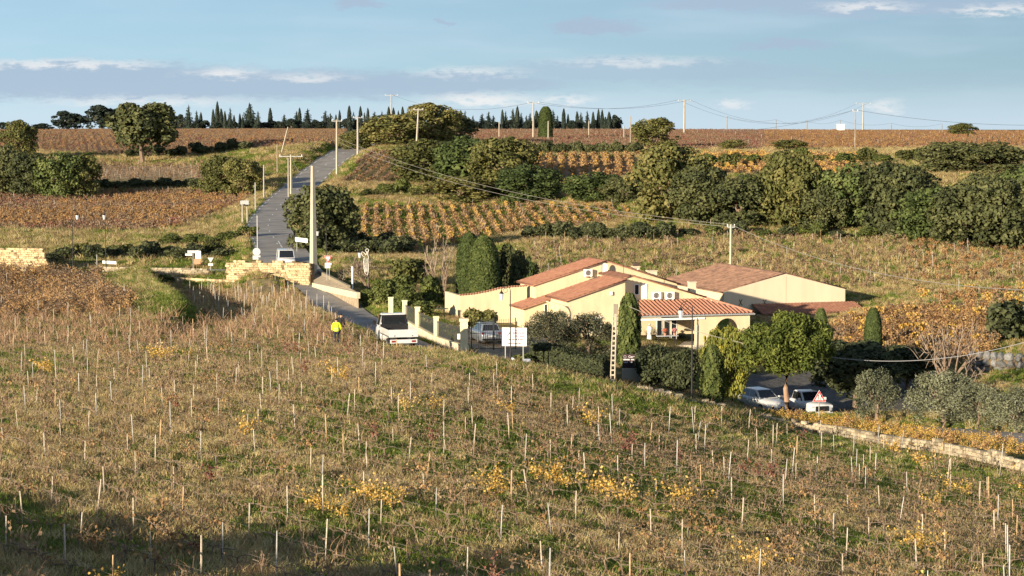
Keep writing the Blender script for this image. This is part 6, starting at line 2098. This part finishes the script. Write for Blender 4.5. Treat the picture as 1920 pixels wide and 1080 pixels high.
def tri_sign(px, py, D, up, label, posts, half=.36, base=None):
    e, zc = sign_root('road_sign', px, py, D, label)
    if base:
        dz = W(px, base, D).z - e.location.z; e.location.z += dz; zc -= dz
    s = 1 if up else -1
    def tri(r, y, nm, m):
        pts = [(r * math.sin(a), y, zc + s * r * math.cos(a)) for a in (0, 2.0944, 4.18879)]
        b = MB(); b.prism(pts, (0, .012, 0)); return b.build(nm, m, e)
    tri(half * 1.3, -.02, 'plate', white); tri(half * 1.22, -.034, 'red_border', red_p); tri(half * .80, -.048, 'centre', white)
    for x in posts:
        b = MB(); b.cyl((x, .04, -.4), (x, .04, zc), .032, 7); b.build('post', grey_metal, e)
    return e, zc


e, zc = tri_sign(1536, 746, 133.5, True, 'triangular red-bordered children warning sign behind the low stone wall', (0,), .37)
b = MB()
for x, h in ((-.07, .2), (.09, .16)):
    b.tube([(x - .05, -.052, zc - .16), (x, -.052, zc - .05), (x + .06, -.052, zc - .15)], .016, 4); b.tube([(x, -.052, zc - .05), (x, -.052, zc - .05 + h * .6)], .025, 5); b.tube([(x + .02, -.052, zc - .05 + h * .7), (x + .02, -.052, zc - .01 + h)], .03, 6)
b.build('pictogram', black, e)
e, zc = tri_sign(615, 484, 209, False, 'inverted triangular give-way sign on two posts at the junction', (-.12, .12), .36, 529)
b = MB(); b.box(-.3, .22, -.02, .0, zc - .95, zc - .45); b.build('lower_plate', white, e)
b = MB(); b.box(-.1, .32, -.035, -.022, zc - .62, zc - .46); b.build('small_plate', white, e)


def board_sign(px, py, D, w, h, label, post=(0,), m=None, base=None, rz=0, tilt=0.0, extra=None):
    e, zc = sign_root('road_sign', px, py, D, label, rz)
    if base:
        dz = W(px, base, D).z - e.location.z; e.location.z += dz; zc -= dz
    b = MB(); b.prism([(-w, -.03, zc - h - w * tilt), (w, -.03, zc - h + w * tilt), (w, -.03, zc + h + w * tilt), (-w, -.03, zc + h - w * tilt)], (0, .03, 0)); b.build('board', m or white, e)
    for x in post:
        b = MB(); b.cyl((x, .03, -.3), (x, .03, zc + h * .8), .04, 7); b.build('post', grey_metal, e)
    return e, zc


sgrey = mat('sign_back', (.50, .51, .52), .5, .2)
board_sign(446, 434, 282, .82, .28, 'grey back of a rectangular road sign left of the road bend', (0,), sgrey)
e, zc = board_sign(565, 450, 245, .70, .24, 'white place-name board at the right edge of the road bend', (-.5,), white, 478, 0, -.12)
b = MB(); b.box(-.6, .6, -.036, -.031, zc - .15, zc + .15); b.build('panel', paint, e)
e, zc = board_sign(362, 472, 238, .62, .15, 'stacked grey and white direction signs behind the low pale wall', (0,), sgrey, 502)
b = MB(); b.box(-.85, -.1, -.05, -.032, zc - .42, zc - .2); b.box(.25, .85, -.06, -.04, zc - .75, zc + .1); b.build('direction_plate', white, e)
b = MB(); b.box(.1, .8, -.05, -.034, zc - 1.35, zc - .78); b.build('terracotta_plate', mat('terracotta_sign', (.55, .27, .16), .7), e)
e, zc = board_sign(395, 496, 234, .24, .12, 'small grey back of a give-way sign beside the direction signs', (0,), white, 503)
b = MB(); b.prism([(-.34, -.03, zc + .75), (.34, -.03, zc + .75), (0, -.03, zc + .2)], (0, .02, 0)); b.build('back_plate', sgrey, e)
e, zc = board_sign(205, 492, 235, .75, .16, 'white arrow-shaped direction sign right of the left street lamps', (-.35,), white, 508, 0, -.06)
e, zc = sign_root('road_sign', 481, 472, 236, 'round grey back of a road sign on a tall post above the ruined wall')
zc -= 0; b = MB(); b.cyl((0, -.03, zc), (0, 0, zc), .42, 20); b.box(-.42, .42, -.03, 0, zc - .85, zc - .4); b.build('disc', sgrey, e)
b = MB(); b.cyl((.1, .03, -.2), (.1, .03, W(483, 404, 236.0).z - e.location.z), .05, 8); b.build('post', grey_metal, e)
b = MB(); b.tube([(0, 0, -.2), (0, 0, 1.6), (0, 0, 1.62), (0, 0, 2.0)], [.08, .08, .12, .1], 8); o = b.build('marker_post', white); o.location = W(661, 540, 203.0); tag(o, 'white marker post in front of the bare shrub by the lane', 'post')
b = MB(); b.cyl((0, 0, 0), (0, 0, 1.7), .05, 6); o = b.build('marker_post', grey_metal); o.location = W(182, 507, 234.0); tag(o, 'grey post at the left end of the low pale wall', 'post')
# small roadside boxes under the wine sign
b = MB(); b.box(-.28, .28, -.2, .2, 0, .75); b.tube([(0, -.2, .75), (0, .2, .75)], .28, 12); o = b.build('white_bin', white, None, bevel=.02); o.location = G(960, 149.5); tag(o, 'white rounded bin below the wine sign', 'bin')
b = MB(); b.box(-.25, .25, -.15, .15, .05, .75); o = b.build('grey_cabinet', mat('cabinet_grey', (.30, .34, .42), .6), None, bevel=.02); o.location = G(988, 149); tag(o, 'small grey cabinet right of the wine sign post', 'cabinet')

# ------------------------------------------------------------------ vehicles
def paint_mat(name, c, metal=0.0, rough=.3):
    m = mat(name, c, rough, metal, var=.04, scale=3, spec=.5)
    m.node_tree.nodes['Principled BSDF'].inputs['Coat Weight'].default_value = .5
    return m


w_paint = paint_mat('white_car_paint', (.63, .63, .62)); s_paint = paint_mat('silver_car_paint', (.42, .45, .50), .5)
rubber = mat('tyre_rubber', (.02, .02, .021), .85); rim_m = mat('wheel_rim', (.45, .45, .46), .35, .7); lamp_r = mat('tail_lamp', (.24, .03, .025), .3); lamp_w = mat('head_lamp', (.55, .58, .62), .12)
plate_m = mat('number_plate', (.70, .70, .66), .5); car_glass = glass_mat('car_glass', (.015, .018, .022))


def loft(b, st, mi=0, r=.18, mid=.5):
    """body shell along x: stations (x, half width, z0, z1)"""
    base = len(b.v); k = 10
    for x, w, z0, z1 in st:
        h = z1 - z0
        half = [(w * .86, z0), (w * .97, z0 + h * .16), (w, z0 + h * mid), (w * .975, z1 - h * .12), (w * .88, z1)]
        ring = [(x, y, z) for y, z in half] + [(x, -y, z) for y, z in half[::-1]]
        b.v += ring
    for i in range(len(st) - 1):
        for j in range(k):
            j2 = (j + 1) % k
            b.f.append((base + i * k + j, base + i * k + j2, base + (i + 1) * k + j2, base + (i + 1) * k + j)); b.m.append(mi)
    b.f.append(tuple(base + j for j in range(k))); b.m.append(mi)
    b.f.append(tuple(base + (len(st) - 1) * k + j for j in range(k))[::-1]); b.m.append(mi)


def frustum(b, x0, x1, w, z0, x0t, x1t, wt, z1, mi=0):
    v = [(x0, -w, z0), (x1, -w, z0), (x1, w, z0), (x0, w, z0), (x0t, -wt, z1), (x1t, -wt, z1), (x1t, wt, z1), (x0t, wt, z1)]
    b.add(v, [(0, 1, 2, 3), (4, 5, 6, 7), (0, 1, 5, 4), (1, 2, 6, 5), (2, 3, 7, 6), (3, 0, 4, 7)], mi)
    return [Vector(p) for p in v]


def panes(e, v, side_split=(.0, .48, .52, 1.0), rear=True, nm='window'):
    """glass set a few millimetres proud of the cabin faces"""
    def quad(a, b_, c, d, s0, s1, t0, t1, name):
        n = (b_ - a).cross(d - a).normalized()
        cen = (a + b_ + c + d) / 4; mid = sum(v, Vector()) / 8
        if (cen - mid).dot(n) < 0: n = -n
        def pt(s, t): return (a.lerp(b_, s)).lerp(d.lerp(c, s), t) + n * .008
        m_ = MB(); m_.prism([pt(s0, t0), pt(s1, t0), pt(s1, t1), pt(s0, t1)], -n * .012); m_.build(name, car_glass, e)
    quad(v[1], v[2], v[6], v[5], .07, .93, .10, .93, 'windscreen')
    if rear: quad(v[0], v[3], v[7], v[4], .08, .92, .15, .90, 'rear_window')
    for k in range(0, len(side_split), 2):
        quad(v[0], v[1], v[5], v[4], side_split[k] * .86 + .07, side_split[k + 1] * .86 + .07, .10, .90, 'side_window')
        quad(v[3], v[2], v[6], v[7], side_split[k] * .86 + .07, side_split[k + 1] * .86 + .07, .10, .90, 'side_window')


def wheel(e, x, y, r, w=.22):
    s = 1 if y > 0 else -1
    b = MB(); b.tube([(x, y - s * w, r), (x, y - s * w * .9, r), (x, y - s * .02, r), (x, y, r)], [r * .93, r, r, r * .93], 18); t = b.build('wheel', rubber, e, True)
    b = MB(); b.cyl((x, y - s * .05, r), (x, y + s * .012, r), r * .62, 14)
    for k in range(5):
        a = k * 1.2566; b.box(x + math.cos(a) * r * .3 - .03, x + math.cos(a) * r * .3 + .03, y + s * .004, y + s * .02, r + math.sin(a) * r * .3 - .03, r + math.sin(a) * r * .3 + .03)
    b.build('rim', rim_m, t)


def place(e, px, D, hx, hy, dz=0.0):
    g = G(px, D)
    e.location = (g.x, g.y, g.z + dz); e.rotation_euler = (0, 0, math.atan2(hy, hx))


def boxpart(e, name, m, *args, bevel=0.0):
    b = MB(); b.box(*args); return b.build(name, m, e, bevel=bevel)


def hatch(name, paint, label, front_grille=True):
    e = empty(name); tag(e, label, 'car')
    b = MB(); loft(b, [(2.2, .62, .34, .66), (2.12, .80, .24, .78), (1.75, .88, .22, .90), (1.0, .90, .20, .99), (0, .90, .20, 1.02), (-1.3, .91, .20, 1.04), (-1.85, .89, .26, 1.05), (-2.12, .82, .34, 1.0), (-2.2, .7, .42, .9)]); b.build('body', paint, e, True)
    b = MB(); v = frustum(b, -1.95, 1.05, .80, .98, -1.45, .25, .60, 1.55); b.build('cabin', paint, e, bevel=.05)
    panes(e, v)
    for x in (1.34, -1.30):
        for y in (.90, -.90): wheel(e, x, y, .34)
    for y in (.62, -.62):
        boxpart(e, 'headlight', lamp_w, 2.02, 2.14, y - .17, y + .17, .64, .76, bevel=.03); boxpart(e, 'tail_light', lamp_r, -2.2, -2.1, y - .16, y + .16, .78, .96, bevel=.02)
    boxpart(e, 'grille', black, 2.13, 2.205, -.55, .55, .34, .55, bevel=.02); boxpart(e, 'number_plate', plate_m, 2.2, 2.215, -.26, .26, .42, .53)
    boxpart(e, 'number_plate', plate_m, -2.215, -2.19, -.26, .26, .62, .73); boxpart(e, 'bumper', black, -2.23, -2.1, -.72, .72, .36, .5, bevel=.03)
    for y in (.98, -.98): boxpart(e, 'mirror', paint, .72, .86, y - .09, y + .09, 1.0, 1.13, bevel=.03)
    return e


place(hatch('silver_car', s_paint, 'silver car seen from behind through the iron gate'), 911, 166, -.22, .975)
place(hatch('white_hatchback', w_paint, 'white hatchback parked nose-on left of the stone pine trunk'), 1428, 157, .40, -.92)


def pickup():
    e = empty('white_pickup'); tag(e, 'white pickup truck parked right of the stone pine trunk', 'pickup')
    b = MB(); loft(b, [(2.62, .72, .5, .98), (2.52, .88, .42, 1.10), (1.9, .92, .42, 1.16), (1.1, .93, .40, 1.2), (-.8, .93, .40, 1.2), (-2.55, .93, .48, 1.2), (-2.65, .88, .52, 1.15)]); b.build('body', w_paint, e, True)
    b = MB(); v = frustum(b, -.85, 1.25, .84, 1.16, -.72, .45, .68, 1.82); b.build('cabin', w_paint, e, bevel=.06)
    panes(e, v)
    for x in (1.6, -1.6):
        for y in (.94, -.94): wheel(e, x, y, .40, .26)
    boxpart(e, 'grille', black, 2.56, 2.66, -.52, .52, .62, 1.0, bevel=.03); boxpart(e, 'bumper', w_paint, 2.55, 2.72, -.86, .86, .48, .62, bevel=.05)
    for y in (.70, -.70): boxpart(e, 'headlight', lamp_w, 2.50, 2.62, y - .15, y + .15, .86, 1.04, bevel=.03)
    for y in (.72, -.72): boxpart(e, 'fog_lamp', black, 2.6, 2.7, y - .12, y + .12, .5, .66, bevel=.02)
    boxpart(e, 'number_plate', plate_m, 2.72, 2.735, -.26, .26, .5, .6); boxpart(e, 'bed_floor', black, -2.5, -.95, -.78, .78, 1.18, 1.215)
    for y in (1.02, -1.02): boxpart(e, 'mirror', w_paint, .85, 1.0, y - .1, y + .1, 1.2, 1.42, bevel=.03)
    return e


place(pickup(), 1512, 157, .30, -.954)


def van(name, label, h=2.0):
    e = empty(name); tag(e, label, 'van')
    b = MB(); loft(b, [(2.3, .75, .35, .95), (2.15, .9, .28, 1.1), (1.3, .93, .25, 1.2), (-2.2, .93, .25, 1.2), (-2.3, .9, .3, 1.15)]); b.build('body', w_paint, e, True)
    b = MB(); v = frustum(b, -2.28, 1.5, .90, 1.15, -2.2, .75, .80, h); b.build('cabin', w_paint, e, bevel=.06)
    panes(e, v, (.68, .98))
    for x in (1.4, -1.4):
        for y in (.93, -.93): wheel(e, x, y, .33)
    for y in (.7, -.7): boxpart(e, 'headlight', lamp_w, 2.18, 2.28, y - .16, y + .16, .75, .95, bevel=.03)
    boxpart(e, 'bumper', black, 2.2, 2.36, -.8, .8, .34, .55, bevel=.04)
    return e


place(van('white_van', 'white van coming down the road behind the ruined wall'), 536, 231, .16, -.98, .05)


def flatbed():
    e = empty('flatbed_truck'); tag(e, 'white flatbed truck parked on the verge beside the vineyard', 'truck')
    b = MB(); loft(b, [(2.75, .72, .35, .95), (2.62, .9, .3, 1.12), (2.0, .96, .3, 1.25), (.75, .97, .32, 1.25), (.70, .95, .34, 1.22)]); b.build('body', w_paint, e, True)
    b = MB(); v = frustum(b, .70, 2.25, .94, 1.2, .76, 1.55, .80, 2.05); b.build('cabin', w_paint, e, bevel=.05)
    panes(e, v, (.25, .95))
    boxpart(e, 'cab_back', black, .655, .69, -.86, .86, 1.18, 1.98)
    boxpart(e, 'back_window', car_glass, .640, .655, -.70, .70, 1.36, 1.86)
    boxpart(e, 'chassis', black, -2.35, .7, -.42, .42, .42, .68)
    boxpart(e, 'bed_floor', mat('bed_plate', (.12, .12, .12), .7), -2.35, .62, -.98, .98, .80, .88)
    for y in (-.98, .96): boxpart(e, 'side_board', w_paint, -2.33, .60, y, y + .03, .885, 1.26)
    tb2 = boxpart(e, 'tail_board', w_paint, -2.385, -2.35, -.985, .985, .80, 1.28)
    for z in (.95, 1.1): boxpart(tb2, 'rib', w_paint, -2.395, -2.384, -.95, .95, z, z + .03)
    for y in (-.6, .6): boxpart(tb2, 'latch', black, -2.40, -2.384, y - .03, y + .03, .86, .92)
    boxpart(e, 'head_board', black, .60, .64, -.96, .96, .885, 1.4)
    b = MB(); b.tube([(.62, -.9, 1.5), (.62, -.9, 1.95), (.62, .9, 1.95), (.62, .9, 1.5)], .025, 5); b.build('cab_guard', dark_metal, e)
    lb = boxpart(e, 'light_bar', w_paint, -2.42, -2.38, -.92, .92, .42, .66)
    for y in (-.68, .68): boxpart(lb, 'tail_light', lamp_r, -2.435, -2.42, y - .14, y + .14, .48, .60)
    boxpart(lb, 'number_plate', plate_m, -2.432, -2.42, -.26, .26, .5, .6)
    for x in (1.85, -1.45):
        for y in (.95, -.95): wheel(e, x, y, .34, .24)
    for y in (1.12, -1.12): boxpart(e, 'mirror', black, 1.95, 2.05, y - .1, y + .1, 1.25, 1.55, bevel=.03)
    return e


fb = flatbed()
place(fb, 743, 149.5, -.26, .966, .06); fb.scale = (1, 1.02, 1.07)


# ------------------------------------------------------------------ people
skin_m = mat('skin', (.50, .30, .21), .6, var=.06, scale=8); hair_m = mat('dark_hair', (.018, .014, .012), .7, var=.3, scale=40)
hivis = mat('hi_vis_yellow', (.78, .92, .03), .75, var=.06, scale=6, bump=.2); stripe_m = mat('reflective_tape', (.60, .62, .56), .4)
navy = mat('dark_trousers', (.03, .035, .05), .85, var=.2, scale=6, bump=.2); dark_coat = mat('black_coat', (.02, .02, .024), .85, var=.3, scale=6, bump=.2)


def skinned(name, verts, edges, rad, m, parent, root=0):
    me = bpy.data.meshes.new(name); me.from_pydata(verts, edges, []); me.materials.append(m)
    o = link(name, me, parent)
    sk = o.modifiers.new('skin', 'SKIN'); sk.use_smooth_shade = True
    for i, r_ in enumerate(rad): me.skin_vertices[0].data[i].radius = (r_, r_) if not isinstance(r_, tuple) else r_
    me.skin_vertices[0].data[root].use_root = True
    s = o.modifiers.new('sub', 'SUBSURF'); s.levels = 2; s.render_levels = 2
    return o


def person(loc, rz, coat, label, stripes=True, lean=0.06):
    e = empty('person', loc, rz); tag(e, label, 'person')
    # faces +y locally; body as one continuous surface from feet to head with both arms
    V = [(0, 0, .95), (0, .01, 1.12), (0, .02, 1.30), (0, .03, 1.44), (0, .04, 1.52), (0, .06, 1.60), (0, .07, 1.70),
         (-.11, 0, .92), (-.12, .02, .50), (-.12, -.01, .10), (-.12, .12, .04), (.11, 0, .92), (.12, .03, .50), (.12, -.01, .10), (.12, .12, .04),
         (-.19, .02, 1.42), (-.27, .0, 1.16), (-.25, .12, .95), (-.24, .17, .88), (.19, .02, 1.42), (.27, .0, 1.16), (.25, .12, .95), (.24, .17, .88)]
    E = [(0, 1), (1, 2), (2, 3), (3, 4), (4, 5), (5, 6), (0, 7), (7, 8), (8, 9), (9, 10), (0, 11), (11, 12), (12, 13), (13, 14), (3, 15), (15, 16), (16, 17), (17, 18), (3, 19), (19, 20), (20, 21), (21, 22)]
    rr = [(.15, .11), (.14, .10), (.16, .11), (.13, .09), .055, .09, .085, .085, .06, .04, .035, .085, .06, .04, .035, .06, .045, .035, .028, .06, .045, .035, .028]
    V += [(-.24, .235, .845), (-.225, .225, .82), (-.255, .21, .82), (-.27, .19, .82), (-.20, .21, .87), (.24, .235, .845), (.225, .225, .82), (.255, .21, .82), (.27, .19, .82), (.20, .21, .87)]
    E += [(18, 23), (18, 24), (18, 25), (18, 26), (18, 27), (22, 28), (22, 29), (22, 30), (22, 31), (22, 32)]
    rr += [.010, .010, .010, .009, .010] * 2
    skinned('body', V, E, rr, skin_m, e)
    b = MB(); b.tube([(0, .165, 1.665), (0, .185, 1.635), (0, .16, 1.62)], [.008, .016, .01], 6); b.build('nose', skin_m, e, True)
    for s in (-1, 1):
        b = MB(); b.tube([(s * .088, .07, 1.67), (s * .105, .06, 1.65), (s * .09, .07, 1.62)], [.01, .018, .01], 6); b.build('ear', skin_m, e, True)
        b = MB(); b.tube([(s * .032, .150, 1.665), (s * .032, .162, 1.665)], [.012, .008], 8); b.build('eye', black, e)
    b = MB(); b.tube([(-.028, .155, 1.597), (.028, .155, 1.597)], .007, 5); b.build('mouth', mat('lips', (.35, .15, .12), .6), e)
    skinned('hair', [(0, .03, 1.62), (0, .04, 1.72), (0, .07, 1.765)], [(0, 1), (1, 2)], [.09, .105, .06], hair_m, e)
    Vc = [(0, 0, .82), (0, 0, 1.0), (0, .02, 1.30), (0, .03, 1.46), (-.21, .02, 1.42), (-.29, .0, 1.16), (-.265, .12, .96), (.21, .02, 1.42), (.29, .0, 1.16), (.265, .12, .96)]
    Ec = [(0, 1), (1, 2), (2, 3), (3, 4), (4, 5), (5, 6), (3, 7), (7, 8), (8, 9)]
    skinned('jacket', Vc, Ec, [(.23, .17), (.21, .16), (.20, .15), (.13, .11), .085, .07, .055, .085, .07, .055], coat, e)
    if stripes:
        for z in (1.00, 1.12):
            b = MB(); b.tube([(.205 * math.cos(a), .01 + .162 * math.sin(a), z) for a in np.linspace(0, 6.283, 25)], .014, 4); b.build('reflective_stripe', stripe_m, e)
    skinned('trousers', [(0, 0, .92), (-.11, 0, .84), (-.12, .02, .50), (-.12, 0, .09), (.11, 0, .84), (.12, .03, .50), (.12, 0, .09)], [(0, 1), (1, 2), (2, 3), (0, 4), (4, 5), (5, 6)], [(.17, .13), .11, .08, .065, .11, .08, .065], navy, e)
    for s in (-1, 1):
        b = MB(); b.tube([(s * .12, -.09, .05), (s * .12, 0, .065), (s * .12, .1, .05), (s * .12, .19, .035)], [.03, .055, .05, .03], 8); b.build('shoe', rubber, e, True)
    return e


g = G(631, 147.0); person(g, R(8), hivis, 'person in a bright yellow hi-vis jacket seen from behind among the vines')
g = G(639, 151.5); person(g, R(-35), dark_coat, 'person in a dark coat half hidden behind the yellow jacket', False)

# ------------------------------------------------------------------ clipped hedge along the lane
def clipped_hedge(name, pts, h, w, label, seed, lm=L_dark, n=9000, ls=.07):
    rg = np.random.RandomState(seed)
    a, c = Vector(pts[0]), Vector(pts[1]); d = c - a; L_ = d.length; dh = Vector((d.x, d.y, 0)).normalized(); nv = Vector((-dh.y, dh.x, 0))
    e = empty(name, a); tag(e, label, 'hedge')
    t = rg.uniform(0, 1, n); f = rg.choice(4, n, p=[.38, .38, .2, .04])
    off = np.where(f == 0, -w / 2, np.where(f == 1, w / 2, rg.uniform(-w / 2, w / 2, n))); zz = np.where(f == 2, h, rg.uniform(0, h, n))
    t = np.where(f == 3, (rg.uniform(size=n) > .5) * 1.0, t)
    bulge = .08 * np.sin(t * L_ * 2.1 + seed) + rg.normal(0, .05, n)
    off = off * (1 + bulge * .5); zz = zz * (1 + .06 * np.sin(t * L_ * 1.3)) + rg.normal(0, .04, n)
    P_ = np.stack([d.x * t + nv.x * off, d.y * t + nv.y * off, d.z * t + zz], -1)
    nn = np.stack([nv.x * np.sign(off), nv.y * np.sign(off), np.zeros(n)], -1); nn[f == 2] = (0, 0, 1)
    q = QB(); q.leaves(P_, nn, ls, rg, rg.uniform(0, 1, n), 0)
    link('foliage', q.mesh('foliage', [lm]), e)
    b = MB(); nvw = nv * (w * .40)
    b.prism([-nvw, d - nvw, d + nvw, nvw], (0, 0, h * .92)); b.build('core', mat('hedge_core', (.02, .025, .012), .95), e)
    return e


p0, p1 = G(1003, 151), G(1140, 148)
clipped_hedge('clipped_hedge', (p0, p1), 1.75, 1.5, 'long clipped dark hedge between the wine sign and the ladder pole', 3)

# small white tank on the skyline at the right
g = G(1576, 690); b = MB(); b.box(-1.1, 1.1, -1, 1, -.5, 2.4); b.box(-1.2, 1.2, -1.1, 1.1, 2.4, 2.6)
o = b.build('white_hut', white); o.location = g; tag(o, 'tiny white hut on the right-hand skyline between two poles', 'hut')
